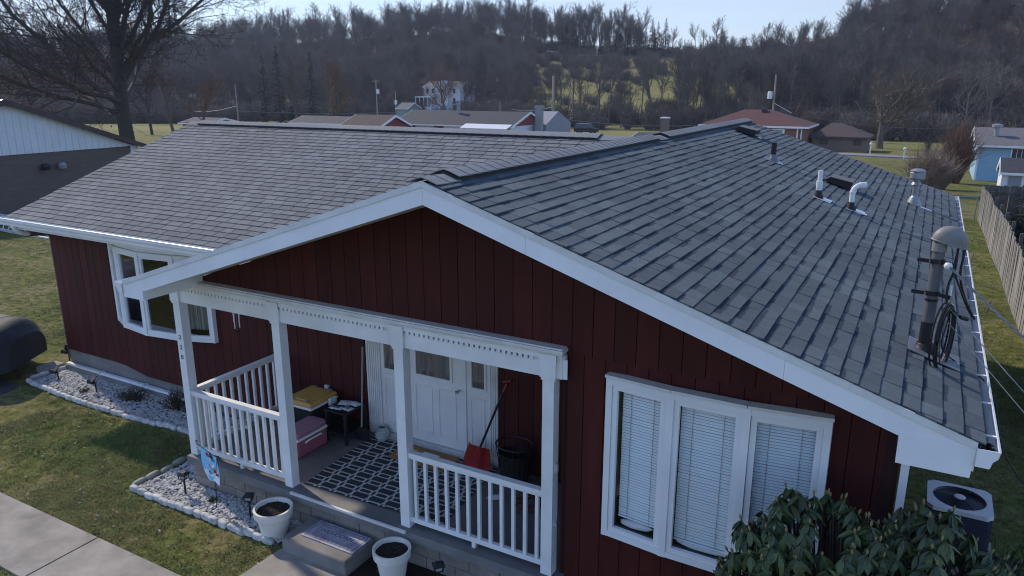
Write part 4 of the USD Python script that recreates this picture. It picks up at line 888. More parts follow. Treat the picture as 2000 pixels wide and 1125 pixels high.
wc = thing('wind_chime', 'wind chime of pale tubes hanging under the left eave', 'wind chime', (-5.2, 1.38, 2.9))
obj('chime_top', MB().lathe([(0, 0), (0.05, 0), (0.05, 0.012), (0, 0.012)], (-5.2, 1.38, 2.16), 14), 'pole_wood', wc)
obj('chime_cord', MB().bar((-5.2, 1.38, 2.17), (-5.2, 1.38, 2.90), 0.004, 0.004, up=(0, 1, 0)).bar((-5.2, 1.38, 2.16), (-5.2, 1.38, 1.72), 0.003, 0.003, up=(0, 1, 0)), 'cable_grey', wc)
for k, (dx, dy, zl, zh) in enumerate(((-0.055, 0, 1.85, 2.12), (0.0, -0.04, 1.76, 2.14), (0.06, 0.0, 1.78, 2.13), (0.02, 0.045, 1.9, 2.12))):
    obj('chime_tube', MB().tube([(-5.2+dx, 1.38+dy, zl), (-5.2+dx, 1.38+dy, zh)], 0.010, 8), 'pvc_white', wc)
obj('sail', MB().lathe([(0, 0), (0.035, 0), (0.035, 0.006), (0, 0.006)], (-5.2, 1.38, 1.70), 14), 'black_plastic', wc)

# ------------------------------------------------------------------ in front of the porch
st = thing('porch_step', 'thick concrete step block below the porch entrance', 'step', (-1.84, -0.42, 0))
obj('step_block', MB().mesh(rbox(-2.34, -1.36, -0.68, -0.165, -0.05, 0.20, 0.012, 1)), 'concrete_dark', st)
wmt = thing('welcome_mat', 'pale mauve welcome mat with embossed frame on the step', 'door mat', (-1.78, -0.28, 0.2))
obj('mat_base', MB().box(-2.17, -1.38, -0.52, -0.19, 0.203, 0.214), look('mat_mauve', (0.36, 0.33, 0.38), 0.8, 0.3, 7), wmt) if False else None
look('mat_mauve', (0.37, 0.34, 0.39), 0.8, 0.35, 7); look('mat_line', (0.13, 0.115, 0.14), 0.9, 0.3, 9)
obj('mat_base', MB().box(-2.17, -1.38, -0.53, -0.185, 0.203, 0.214), 'mat_mauve', wmt)
ml = MB()
for a, b, c0, d0 in ((-2.14, -1.41, -0.50, -0.495), (-2.14, -1.41, -0.22, -0.215), (-2.06, -1.49, -0.455, -0.451), (-2.06, -1.49, -0.262, -0.258)): ml.box(a, b, c0, d0, 0.214, 0.2155)
for a, b, c0, d0 in ((-2.145, -2.14, -0.50, -0.215), (-1.41, -1.405, -0.50, -0.215), (-2.064, -2.06, -0.455, -0.258), (-1.49, -1.486, -0.455, -0.258)): ml.box(a, b, c0, d0, 0.214, 0.2154)
for k in range(12): ml.box(-2.12+k*0.06, -2.116+k*0.06, -0.252, -0.222, 0.214, 0.2153)
for k in range(12): ml.box(-2.09+k*0.06, -2.086+k*0.06, -0.492, -0.46, 0.214, 0.2153)
for k in range(3): ml.box(-2.05, -1.50, -0.435+k*0.022, -0.433+k*0.022, 0.214, 0.2153)
obj('embossed_lines', ml, 'mat_line', wmt)
t = meshkit.text_mesh('WELCOME', 0.06, 0.0015); t.apply_scale([1.25, 1, 1]); t.apply_translation([-1.775-t.bounds[:, 0].mean(), -0.36, 0.214]); obj('lettering', t, 'mat_line', wmt)

def pot(name, x, y, R, H, lab):
    p = thing(name, lab, 'flower pot', (x, y, 0))
    obj('pot_body', MB().lathe([(0, 0.0), (R*0.64, 0.0), (R*0.68, 0.02), (R*0.90, H*0.72), (R*0.90, H*0.73), (R*1.0, H*0.735), (R*1.03, H*0.76), (R*1.06, H*0.97), (R*1.05, H), (R*0.93, H), (R*0.92, H*0.98), (R*0.90, H*0.86), (R*0.86, H*0.75)], (x, y, 0), 40), 'pot_plastic', p, smooth=35)
    g_ = []; F = []
    nr_, na_ = 9, 30
    for i in range(nr_):
        for j in range(na_):
            a = 2*np.pi*j/na_; r_ = R*0.895*i/(nr_-1); xx, yy = x+r_*math.cos(a), y+r_*math.sin(a)
            g_.append((xx, yy, H*0.87+0.03*(float(meshkit.fbm(np.array([xx*14, yy*14, 0.0]), 3, 4))-0.5)))
    for i in range(nr_-1):
        for j in range(na_): k = (j+1) % na_; F.append([i*na_+j, (i+1)*na_+j, (i+1)*na_+k, i*na_+k])
    obj('soil', MB().add(g_, F), 'soil', p)
    cr = MB()
    for k in range(90):
        a, r_ = random.random()*6.28, R*0.85*math.sqrt(random.random()); c = np.array([x+r_*math.cos(a), y+r_*math.sin(a), H*0.875]); cr.add(c+np.random.default_rng(k).normal(0, 0.007, (4, 3)), [[0, 1, 2], [0, 2, 3], [0, 1, 3], [1, 2, 3]])
    obj('bark_chips', cr, 'twig', p, kind='stuff'); return p
pot('flower_pot', -2.68, -0.46, 0.225, 0.39, 'large cream pot of bare soil left of the step')
pot('flower_pot', -0.89, -0.42, 0.205, 0.39, 'cream pot of bare soil right of the step')

# white gravel beds with scalloped edging
bed = MB().prism([(-10.4, 0.84, -0.06), (-5.2, 0.84, -0.06), (-5.2, 1.66, -0.06), (-10.4, 1.66, -0.06)], (0, 0, 0.072)).prism([(-5.19, -0.62, -0.06), (-4.57, -0.62, -0.06), (-4.57, 1.66, -0.06), (-5.19, 1.66, -0.06)], (0, 0, 0.072)).prism([(-4.56, -0.62, -0.06), (-2.5, -0.62, -0.06), (-2.5, -0.11, -0.06), (-4.56, -0.11, -0.06)], (0, 0, 0.072))
obj('gravel_soil', bed, 'gravel_bed', kind='structure')
obj('mulch_bed', MB().prism([(-1.35, -0.66, -0.06), (1.6, -0.66, -0.06), (4.6, -1.6, -0.06), (4.6, 0.0, -0.06), (-1.35, -0.11, -0.06)], (0, 0, 0.07)), 'soil', kind='structure')
pos = []
R_ = np.random.default_rng(5)
def bare(x, y): return math.exp(-((x+7.95)/0.42)**2-((y-1.30)/0.20)**2)+0.8*math.exp(-((x+6.8)/0.35)**2-((y-1.42)/0.14)**2)+0.6*math.exp(-((x+8.6)/0.2)**2-((y-1.0)/0.12)**2)
for (x0, x1, y0, y1, n) in ((-10.38, -5.2, 0.88, 1.60, 4600), (-5.17, -4.58, -0.58, 1.6, 1700), (-4.58, -2.5, -0.58, -0.12, 1350), (0.3, 1.0, -0.55, -0.2, 160)):
    for _ in range(n):
        x, y = R_.uniform(x0, x1), R_.uniform(y0, y1)
        if bare(x, y) < R_.random()*0.9+0.1: pos.append((x, y, 0.014+R_.random()*0.014))
def pebble(seed):
    m = trimesh.creation.icosphere(1, 1.0); r = np.random.default_rng(seed); m.vertices *= 1+0.5*(meshkit.fbm(m.vertices*1.6+seed*7, 2, seed)[:, None]-0.5); m.vertices *= [0.024, 0.019, 0.014]; return m
k_ = len(pos)
scatter('white_gravel', '/World', [('pebble', pebble(i), ('stone_white', 'stone_white', 'edging_white', 'stone_white')[i]) for i in range(4)], pos, R_.integers(0, 4, k_), R_.uniform(0, 6.28, k_), R_.uniform(0.6, 1.35, k_), label='white gravel spread in the beds along the house', category='gravel')

def edging(path, look_, lab, grp, ln=0.155):
    path = np.asarray(path, float); seg = np.linalg.norm(np.diff(path, axis=0), axis=1); tot = seg.sum(); cum = np.concatenate([[0], np.cumsum(seg)]); n = int(tot/ln)
    for k in range(n):
        s_ = (k+0.5)*tot/n; i = min(np.searchsorted(cum, s_)-1, len(seg)-1); t_ = (path[i+1]-path[i])/seg[i]; c = path[i]+t_*(s_-cum[i])
        R = np.random.default_rng(k+len(path)*31+int(abs(path[0][0])*10))
        lk = look_ if isinstance(look_, str) else look_[R.integers(len(look_))]
        w, dp, h = ln*0.58, 0.040, 0.075
        m = trimesh.creation.icosphere(2, 1.0); V = m.vertices
        V = np.sign(V)*np.abs(V)**0.62
        ribs = 1-0.09*np.abs(np.sin(V[:, 0]*7.5)); V = V*np.array([w, dp, h*0.62]); V[:, 1] *= ribs; V[:, 2] *= 1-0.12*(1-ribs)*8*0.3
        V = V*(1+0.06*(meshkit.fbm(V*25+k, 2, k)[:, None]-0.5)); m.vertices = V
        a = math.atan2(t_[1], t_[0])+R.normal(0, 0.07); m.apply_transform(trimesh.transformations.rotation_matrix(R.normal(0, 0.06), [1, 0, 0])); m.apply_transform(trimesh.transformations.rotation_matrix(a, [0, 0, 1]))
        m.apply_translation([c[0]+R.normal(0, 0.008), c[1]+R.normal(0, 0.008), 0.035+R.normal(0, 0.008)])
        obj('edging_stone', m, lk, smooth=45, label=lab, category='edging stone', group=grp)
edging([(-5.20, -0.66), (-2.55, -0.63)], ['edging_white'], 'white scalloped edging stone along the front of the gravel bed left of the step', 'front gravel bed edging')
edging([(-5.24, 0.70), (-5.24, -0.62)], ['edging_grey', 'edging_grey', 'edging_white'], 'weathered grey scalloped edging stone at the left end of the front gravel bed', 'grey edging at the left end of the front bed', 0.19)
edging([(-10.46, 0.86), (-9.7, 0.79), (-8.3, 0.76), (-7.1, 0.80), (-6.1, 0.88), (-5.3, 0.78)], ['edging_white'], 'white scalloped edging stone along the lawn side of the long gravel bed', 'long gravel bed edging')
edging([(-10.46, 1.62), (-10.50, 0.93)], ['edging_white'], 'white scalloped edging stone at the car end of the long gravel bed', 'edging at the car end of the long bed', 0.17)
edging([(-1.22, -0.70), (-0.62, -0.72)], ['edging_white'], 'white scalloped edging stone beside the pot right of the step', 'edging beside the right pot', 0.17)

le = thing('wall_ledge', 'low concrete ledge along the foot of the left wall', 'ledge', (-8.6, 1.63, 0), kind='structure')
for a, b in ((-10.42, -9.2), (-9.19, -8.0), (-7.99, -6.3)): obj('ledge_block', MB().box(a, b, 1.57, 1.675, -0.05, 0.105), 'concrete_dark', le)
de = thing('downspout_extension', 'flattened white drain pipe lying on the ledge along the left wall', 'drain pipe', (-8.6, 1.62, 0.1))
for i, (a, b) in enumerate(((-10.40, -9.33), (-9.30, -8.06), (-8.03, -6.6))):
    obj('pipe_section', rbox(a, b, 1.575-0.006*i, 1.655, 0.108, 0.165-0.004*i, 0.012, 1), 'white_vinyl' if i else 'white_aged', de)
    obj('joint_band', MB().box(b-0.005, b+0.035, 1.568, 1.66, 0.106, 0.170), 'white_aged', de)
sb = thing('splash_block', 'grey concrete block on the grass at the left corner of the house', 'concrete block', (-10.55, 1.42, 0))
obj('block', MB().mesh(rbox(-10.80, -10.50, 1.22, 1.62, -0.03, 0.12, 0.015, 1)), 'concrete', sb)

# solar lights
def path_light(x, y, h, lab, a=0.3, tilt=(0, 0)):
    p = thing('path_light', lab, 'garden light', (x, y, 0)); T = np.array([tilt[0], tilt[1], 1.0]); b = np.array([x, y, -0.02]); ca, sa = math.cos(a), math.sin(a)
    E1, E2 = np.array([ca, sa, 0]), np.array([-sa, ca, 0])
    obj('stake', MB().tube([b, b+T*(h-0.10)], 0.014, 6), 'black_plastic', p)
    c = b+T*(h-0.10); s_ = 0.048
    obj('lantern_base', MB().hexa([c+E1*i*0.03+E2*j*0.03 for i, j in ((-1, -1), (1, -1), (1, 1), (-1, 1))]+[c+Z1*0.02+E1*i*s_+E2*j*s_ for i, j in ((-1, -1), (1, -1), (1, 1), (-1, 1))]), 'black_plastic', p)
    obj('lens', MB().hexa([c+Z1*0.02+E1*i*0.032+E2*j*0.032 for i, j in ((-1, -1), (1, -1), (1, 1), (-1, 1))]+[c+Z1*0.075+E1*i*0.036+E2*j*0.036 for i, j in ((-1, -1), (1, -1), (1, 1), (-1, 1))]), 'lens', p)
    fr = MB()
    for i, j in ((-1, -1), (1, -1), (1, 1), (-1, 1)): fr.bar(c+Z1*0.02+E1*i*0.043+E2*j*0.043, c+Z1*0.08+E1*i*0.047+E2*j*0.047, 0.008, 0.008, up=E1)
    obj('lantern_frame', fr, 'black_plastic', p)
    q = [c+Z1*0.078+E1*i*0.066+E2*j*0.066 for i, j in ((-1, -1), (1, -1), (1, 1), (-1, 1))]; q2 = [c+Z1*0.11+E1*i*0.03+E2*j*0.03 for i, j in ((-1, -1), (1, -1), (1, 1), (-1, 1))]
    obj('lantern_roof', MB().hexa(q+q2), 'black_plastic', p); return p
path_light(-4.44, -0.38, 0.36, 'square black garden lantern nearest the flag on the white gravel')
path_light(-3.22, -0.36, 0.38, 'black garden lantern behind the left flower pot', 0.5)
path_light(-6.66, 1.36, 0.36, 'black garden lantern beside the left porch post', 0.2, (0.04, 0))
path_light(-0.36, -0.30, 0.34, 'tilted pale garden lantern right of the right flower pot', 0.8, (0.12, -0.08))
def spot(x, y, h, lab, big=False):
    p = thing('spotlight', lab, 'garden light', (x, y, 0))
    obj('stake', MB().tube([(x, y, -0.03), (x-0.01, y, h*0.62)], 0.013, 6).tube([(x-0.01, y, h*0.6), (x-0.08, y-0.02, h*0.66)], 0.012, 6), 'black_plastic', p)
    obj('lamp_head', MB().tube([(x-0.02, y-0.02, h*0.63), (x-0.12, y-0.05, h*0.68)], [0.032, 0.045], 10), 'black_plastic', p)
    w = 0.075 if big else 0.06; c = np.array([x-0.05, y, h*0.8]); e1 = np.array([1, 0.2, 0.0]); e1 /= np.linalg.norm(e1); e2 = np.array([0.25, 0.1, 0.95]) if big else np.array([-0.1, 0.75, 0.5]); e2 /= np.linalg.norm(e2); nn_ = np.cross(e1, e2)
    obj('solar_panel', MB().hexa([c+e1*i*w*0.62+e2*j*w*1.15+nn_*k*0.008 for k in (-1, 1) for i, j in ((-1, -1), (1, -1), (1, 1), (-1, 1))]), 'black_plastic', p)
spot(-10.62, 1.78, 0.42, 'black solar spotlight with upright panel at the house corner', True)
spot(-10.03, 1.20, 0.26, 'small black spotlight beside the car end of the gravel bed')
spot(-8.80, 1.16, 0.34, 'black solar spotlight amid the long gravel bed')

# snowman flag on a hooked wire stand
fl = thing('garden_flag', 'small blue snowman flag on a black wire stand in the gravel', 'flag', (-3.84, -0.41, 0))
tl, trr = np.array([-3.99, -0.40, 0.86]), np.array([-3.655, -0.44, 0.80])
obj('flag_stand', MB().tube([(-3.80, -0.41, -0.05), (-3.735, -0.42, 0.5), (-3.63, -0.44, 0.80), (-3.60, -0.445, 0.835), (-3.57, -0.45, 0.815), (-3.585, -0.45, 0.775)], 0.0055, 6).tube([trr+[0.05, -0.005, -0.005], tl+[-0.03, 0, 0.008], tl+[-0.075, 0.0, 0.02], tl+[-0.085, 0, 0.05], tl+[-0.06, 0, 0.065], tl+[-0.045, 0, 0.045]], 0.0055, 6), 'black_metal', fl)
def fpt(u, v, o=0.0):
    w_ = 0.018*math.sin(u*9+v*4)*(0.3+v); p = tl*(1-u)+trr*u+np.array([0.02*v, -w_-o, -0.40*v]); return p
def patch(name, poly, lk, o=0.002, n=10):
    pl = sg.Polygon(poly); v2, f2 = trimesh.creation.triangulate_polygon(pl.segmentize(0.06), engine='earcut'); m = MB()
    m.add([fpt(u, v, o) for u, v in v2], f2); obj(name, m, lk, fl)
gv = [(u/10, v/12) for u in range(11) for v in range(13)]; gf = [[u*13+v, u*13+v+13, u*13+v+14, u*13+v+1] for u in range(10) for v in range(12)]
obj('flag_cloth', MB().add([fpt(u, v) for u, v in gv], gf), 'flag_blue', fl)
def ell(cx, cy, rx, ry, n=24): return [(cx+rx*math.cos(a), cy+ry*math.sin(a)) for a in np.linspace(0, 2*np.pi, n, endpoint=False)]
patch('snow_ground', [(0.0, 0.80), (0.3, 0.72), (0.6, 0.78), (1.0, 0.74), (1.0, 1.0), (0.0, 1.0)], 'flag_white', 0.002)
patch('snowman_body', ell(0.66, 0.62, 0.27, 0.20), 'flag_white', 0.003); patch('snowman_head', ell(0.66, 0.33, 0.19, 0.15), 'flag_white', 0.003)
patch('hat', [(0.44, 0.20), (0.90, 0.20), (0.90, 0.15), (0.82, 0.15), (0.80, 0.02), (0.54, 0.02), (0.52, 0.15), (0.44, 0.15)], 'flag_brown', 0.004)
patch('scarf', [(0.46, 0.44), (0.88, 0.44), (0.90, 0.51), (0.46, 0.52)], 'flag_red', 0.005); patch('scarf_end', [(0.74, 0.5), (0.86, 0.5), (0.88, 0.74), (0.76, 0.74)], 'flag_red', 0.005)
patch('bird', [(0.30, 0.10), (0.42, 0.06), (0.48, 0.16), (0.40, 0.24), (0.31, 0.2)], 'flag_red', 0.004); patch('belt', [(0.42, 0.66), (0.92, 0.64), (0.92, 0.71), (0.42, 0.73)], 'flag_brown', 0.006)
for k, (u, v) in enumerate(((0.14, 0.55), (0.26, 0.62))):
    patch('bare_tree', [(u-0.01, v+0.2), (u+0.015, v+0.2), (u+0.01, v), (u+0.06, v-0.1), (u+0.005, v-0.03), (u-0.05, v-0.12), (u-0.005, v)], 'flag_white', 0.003)

# ------------------------------------------------------------------ wires and cable coil at the mast
def curve(pts, n=24):
    p = np.asarray(pts, float); s_ = np.concatenate([[0], np.cumsum(np.linalg.norm(np.diff(p, axis=0), axis=1))]); from scipy.interpolate import CubicSpline
    return CubicSpline(s_, p)(np.linspace(0, s_[-1], n))
def sag_wire(a, b, r, s_=0.0, n=24, sides=5):
    a, b = np.asarray(a, float), np.asarray(b, float); t_ = np.linspace(0, 1, n); p = a+(b-a)*t_[:, None]; p[:, 2] -= s_*4*t_*(1-t_); return MB().tube(p, r, sides)
ins1 = mb0+np.array([0.085, -0.10, 0.745]); ins2 = mb0+np.array([0.13, -0.085, 0.41])
def outbound(px, py, dist, more): e = CAM+ray(px, py)*dist; return e, None
e1 = at_depth(2000, 640, 5.4); e1 = ins1+(e1-ins1)*3.0
tw = MB(); t_ = np.linspace(0, 1, 120); base = ins1+(e1-ins1)*t_[:, None]; base[:, 2] -= 0.25*4*t_*(1-t_)*0.3
ax1 = np.cross(e1-ins1, [0, 0, 1.0]); ax1 /= np.linalg.norm(ax1)
for q in range(3):
    ph = t_*60+q*2.09; tw.tube(base+0.007*(np.cos(ph)[:, None]*ax1+np.sin(ph)[:, None]*np.array([0, 0, 1.0])), 0.005, 5)
obj('service_wire', tw, 'cable_grey', label='thick twisted grey power line running from the upper clamp of the roof mast', category='wire')
e2 = at_depth(2000, 766, 5.4); e2 = ins2+(e2-ins2)*3
obj('service_wire', sag_wire(ins2, e2, 0.0045), 'cable_grey', label='thin grey line running from the lower clamp of the roof mast', category='wire')
c0 = mb0+np.array([0.13, -0.09, 0.30]); e3 = at_depth(2000, 806, 5.4); e3 = c0+(e3-c0)*3
obj('service_wire', sag_wire(c0, e3, 0.0038), 'cable_grey', label='thinnest grey line leaving the mast just below the lower clamp', category='wire')
c1 = mb0+np.array([0.11, -0.08, 0.12]); e4 = at_depth(2000, 945, 5.7); mid = at_depth(1930, 752, 6.0)
obj('service_wire', MB().tube(curve([mb0+np.array([0.12, -0.09, 0.38]), mb0+np.array([0.115, -0.1, 0.2]), c1, mid, at_depth(1955, 865, 5.85), e4, at_depth(2130, 1130, 5.6)], 50), 0.006, 5), 'cable_black', label='black line drooping past the cable coil over the gutter', category='wire')
coil = thing('cable_coil', 'black cable coil hanging from the roof mast clamp', 'cable', tuple(mb0+np.array([0.12, -0.17, 0.4])))
cc = mb0+np.array([0.115, -0.19, 0.20]); ee = np.array([0.30, 0.95, 0]); ring = MB()
for q in range(7):
    r1 = np.random.default_rng(q); R1, R2, off = 0.255+r1.normal(0, 0.008), 0.21+r1.normal(0, 0.008), r1.normal(0, 0.011, 3)
    ring.tube([cc+off+ee*R2*math.cos(a)*0.9+Z1*R1*math.sin(a) for a in np.linspace(0, 2*np.pi, 40)], 0.0075, 5)
obj('loops', ring, 'cable_black', coil)
obj('tail', MB().tube(curve([cc+Z1*0.25, cc+Z1*0.30+[0.01, 0.05, 0], cc+[0.0, 0.05, 0.22], cc+[-0.02, 0.0, -0.05], cc+[0.0, -0.04, -0.2]], 24), 0.005, 5), 'cable_black', coil)
dl = thing('drip_loop', 'black drip-loop cables hanging out of the mast hood', 'cable', tuple(mb0+np.array([0.2, 0, 0.88])))
def mp(X, Y, y): return at_y(1760+X/3.63, 420+Y/3.63, y)
obj('cable', MB().tube(curve([mp(428, 150, 0.52), mp(400, 270, 0.50), mp(376, 400, 0.46), mp(345, 470, 0.43), mp(322, 580, 0.42), mp(340, 670, 0.43), mp(400, 720, 0.46), mp(470, 738, 0.52)], 50), 0.0095, 6), 'cable_black', dl)
obj('cable', MB().tube(curve([mp(436, 150, 0.53), mp(452, 230, 0.52), mp(420, 410, 0.5), mp(432, 520, 0.5), mp(470, 640, 0.52), mp(520, 738, 0.56)], 50), 0.0095, 6), 'cable_black', dl)
obj('cable', MB().tube(curve([mp(425, 160, 0.54), mp(408, 240, 0.53), mp(380, 400, 0.49), mp(410, 500, 0.47), mp(450, 610, 0.5), mp(510, 730, 0.55)], 50), 0.008, 6), 'cable_black', dl)
obj('connector', MB().tube([mp(412, 722, 0.465), mp(470, 740, 0.52)], 0.016, 8), 'cable_black', dl)
obj('connector', MB().tube([mp(355, 500, 0.45), mp(345, 575, 0.45)], 0.012, 8), 'pvc_white', dl)

# ------------------------------------------------------------------ air conditioner
ac = thing('air_conditioner', 'boxy outdoor air conditioner with a round fan grille beside the house', 'air conditioner', (4.62, 3.14, 0))
ax0, ax1_, ay0, ay1 = 4.30, 4.94, 2.82, 3.46
obj('base_pad', MB().box(4.2, 5.05, 2.72, 3.56, -0.05, 0.05), 'concrete', ac)
obj('cabinet', rbox(ax0+0.01, ax1_-0.01, ay0+0.01, ay1-0.01, 0.05, 0.70, 0.05), 'ac_dark', ac, smooth=40)
lv = MB()
for k in range(24):
    z = 0.09+k*0.025
    lv.box(ax0+0.0, ax1_, ay0-0.002, ay0+0.008, z, z+0.012).box(ax1_-0.008, ax1_+0.002, ay0+0.03, ay1-0.03, z, z+0.012)
obj('louvre', lv, 'ac_dark', ac, kind='stuff')
cxa, cya = 4.62, 3.14
pl = sg.Polygon([(ax0+0.06, ay0), (ax1_-0.06, ay0), (ax1_, ay0+0.06), (ax1_, ay1-0.06), (ax1_-0.06, ay1), (ax0+0.06, ay1), (ax0, ay1-0.06), (ax0, ay0+0.06)]).buffer(0.01).difference(sg.Point(cxa, cya).buffer(0.27, 32))
tp = trimesh.creation.extrude_polygon(pl, 0.05, engine='earcut'); tp.apply_translation([0, 0, 0.70]); obj('top_cover', tp, 'ac_cream', ac)
gr_ = MB()
for k in range(12): rr = 0.07+k*0.018; gr_.tube([(cxa+rr*math.cos(a), cya+rr*math.sin(a), 0.765-0.02*(rr/0.27)**2) for a in np.linspace(0, 2*np.pi, 33)], 0.0032, 4)
for k in range(6): a = k*np.pi/3; gr_.tube([(cxa+0.06*math.cos(a), cya+0.06*math.sin(a), 0.762), (cxa+0.285*math.cos(a), cya+0.285*math.sin(a), 0.748)], 0.004, 4)
obj('fan_grille', gr_, 'black_metal', ac, kind='stuff')
obj('grille_hub', MB().lathe([(0, 0.775), (0.05, 0.775), (0.062, 0.768), (0.062, 0.76)], (cxa, cya, 0), 18), 'ac_cream', ac)
obj('fan_shroud', MB().lathe([(0.27, 0.72), (0.27, 0.5), (0.0, 0.5)], (cxa, cya, 0), 28), 'ac_dark', ac)
for k in range(3):
    a = k*2.094; obj('fan_blade', MB().hexa([(cxa+r_*math.cos(a+da), cya+r_*math.sin(a+da), 0.62+zz_+hz_) for hz_ in (0, 0.004) for r_, da, zz_ in ((0.05, -0.3, 0.02), (0.24, -0.25, 0.02), (0.24, 0.35, -0.02), (0.05, 0.4, -0.02))]), 'ac_dark', ac)

# ------------------------------------------------------------------ rhododendron
rh = thing('rhododendron', 'evergreen shrub with long drooping leaves and pale buds below the front window', 'shrub', (3.65, -0.85, 0))
Rr = np.random.default_rng(21)
def leaf_mesh(m, base, d, up, L, W, curl):
    d = d/np.linalg.norm(d); s_ = np.cross(d, up); s_ /= np.linalg.norm(s_)+1e-9; n_ = np.cross(s_, d)
    pts = []
    for t_, w_ in ((0.0, 0.10), (0.25, 0.72), (0.55, 1.0), (0.8, 0.7), (1.0, 0.06)):
        c = base+d*L*t_-n_*curl*L*t_*t_; pts += [c-s_*W*w_/2+n_*W*0.12*w_, c-n_*0.0, c+s_*W*w_/2+n_*W*0.12*w_]
    f = []
    for i in range(4):
        a = i*3; f += [[a, a+3, a+4, a+1], [a+1, a+4, a+5, a+2]]
    m.add(pts, f); return m
lobes = [((3.15, -0.95, 1.80), (0.38, 0.45, 0.50)), ((3.40, -0.78, 1.96), (0.48, 0.45, 0.52)), ((3.78, -0.88, 1.88), (0.50, 0.5, 0.52)), ((4.18, -0.72, 1.98), (0.44, 0.48, 0.54)), ((4.44, -0.74, 1.82), (0.38, 0.45, 0.5)), ((3.65, -1.15, 1.50), (0.80, 0.45, 0.5)), ((3.15, -1.05, 1.40), (0.42, 0.4, 0.45)), ((4.15, -1.1, 1.40), (0.45, 0.4, 0.45))]
whorls = []
for c, r_ in lobes:
    for _ in range(84):
        v = Rr.normal(size=3); v /= np.linalg.norm(v); 
        if v[2] < -0.25: v[2] = -v[2]
        k = Rr.uniform(0.82, 1.04); p = np.array(c)+v*np.array(r_)*k
        if any((((p-np.array(c2))/np.array(r2))**2).sum() < 0.62 for c2, r2 in lobes) or p[1] > -0.17: continue
        whorls.append((p, v))
stem = MB(); buds = MB(); leaves = []
root = np.array([3.65, -0.95, 0.0])
for i, (p, v) in enumerate(whorls):
    q = np.array([root[0]+(p[0]-root[0])*0.55, root[1]+(p[1]-root[1])*0.5, p[2]*0.55]); stem.tube([root+Rr.normal(0, 0.06, 3)*[1, 1, 0], q, p-v*0.16, p], [0.02, 0.013, 0.007, 0.005], 5)
    ax = v*0.6+np.array([0, 0, 0.75]); ax /= np.linalg.norm(ax)
        
    if Rr.random() < 0.6: buds.tube([p, p+ax*0.015, p+ax*0.028, p+ax*0.048], [0.004, 0.009, 0.010, 0.002], 6)
    n_ = Rr.integers(7, 12); a0 = Rr.uniform(0, 6.28); e1_ = np.cross(ax, [0.3, 0.9, 0.1]); e1_ /= np.linalg.norm(e1_); e2_ = np.cross(ax, e1_)
    for k in range(n_):
        a = a0+6.283*k/n_+Rr.normal(0, 0.15); d = e1_*math.cos(a)+e2_*math.sin(a); droop = Rr.uniform(0.25, 1.0)
        leaves.append((p-ax*0.005*k, d-ax*droop*0.8-np.array([0, 0, 0.2]), ax, Rr.uniform(0.095, 0.155), Rr.uniform(0.032, 0.052), Rr.uniform(0.05, 0.5), Rr.random()))
obj('stems', stem, 'twig', rh); obj('buds', buds, 'leaf_bud', rh, kind='stuff')
vis = []
for i, l in enumerate(leaves):
    x, y, z = project(l[0]); vis.append((-(1/np.linalg.norm(CAM-l[0]) if 0 < x < 2000 and y < 1120 else 0), i))
chosen = {i for s_, i in sorted(vis)[:300]}
rest = {'rhododendron_leaf': MB(), 'rhododendron_leaf_light': MB()}
for i, l in enumerate(leaves):
    lk = 'rhododendron_leaf' if l[6] < 0.62 else 'rhododendron_leaf_light'
    if i in chosen: obj('leaf', leaf_mesh(MB(), *l[:6]), lk, rh)
    else: leaf_mesh(rest[lk], *l[:6])
for lk, m in rest.items(): obj('foliage', m, lk, rh, kind='stuff')

# small dark shrub past the right gutter
def twig_bush(name, lab, c, R, H, n, lk, twr=0.006, seed=1, parts=('stems', 'twigs'), lean=0.8, cat='shrub'):
    t = thing(name, lab, cat, c); r = np.random.default_rng(seed); s_, w = MB(), MB()
    for _ in range(n):
        a = r.uniform(0, 6.28); k = math.sqrt(r.random()); b = np.array(c)+[R*0.25*k*math.cos(a), R*0.25*k*math.sin(a), 0]; e = np.array(c)+[R*k*math.cos(a)*lean+r.normal(0, R*0.1), R*k*math.sin(a)*lean+r.normal(0, R*0.1), H*(1-0.45*k*k)*r.uniform(0.7, 1.05)]
        m = (b+e)/2+r.normal(0, R*0.08, 3)+[0, 0, H*0.08]; s_.tube([b, m, e], [twr*2.2, twr*1.5, twr*0.6], 3, cap=False)
        for q in range(7):
            f = r.uniform(0.3, 1.0); p = b+(m-b)*2*f if f < 0.5 else m+(e-m)*(2*f-1); d = (e-b)/np.linalg.norm(e-b)+r.normal(0, 0.5, 3); L = H*r.uniform(0.12, 0.3)
            p2 = p+d*L*0.5+r.normal(0, 0.02, 3); w.tube([p, p2, p2+(d+r.normal(0, 0.3, 3))*L*0.5], [twr, twr*0.8, twr*0.5], 3, cap=False)
    obj(parts[0], s_, lk, t); obj(parts[1], w, lk, t); return t
twig_bush('evergreen_shrub', 'low dark shrub in the shade beyond the right gutter', (4.95, 1.7, 0), 0.55, 0.8, 70, 'needle', 0.012, 3)

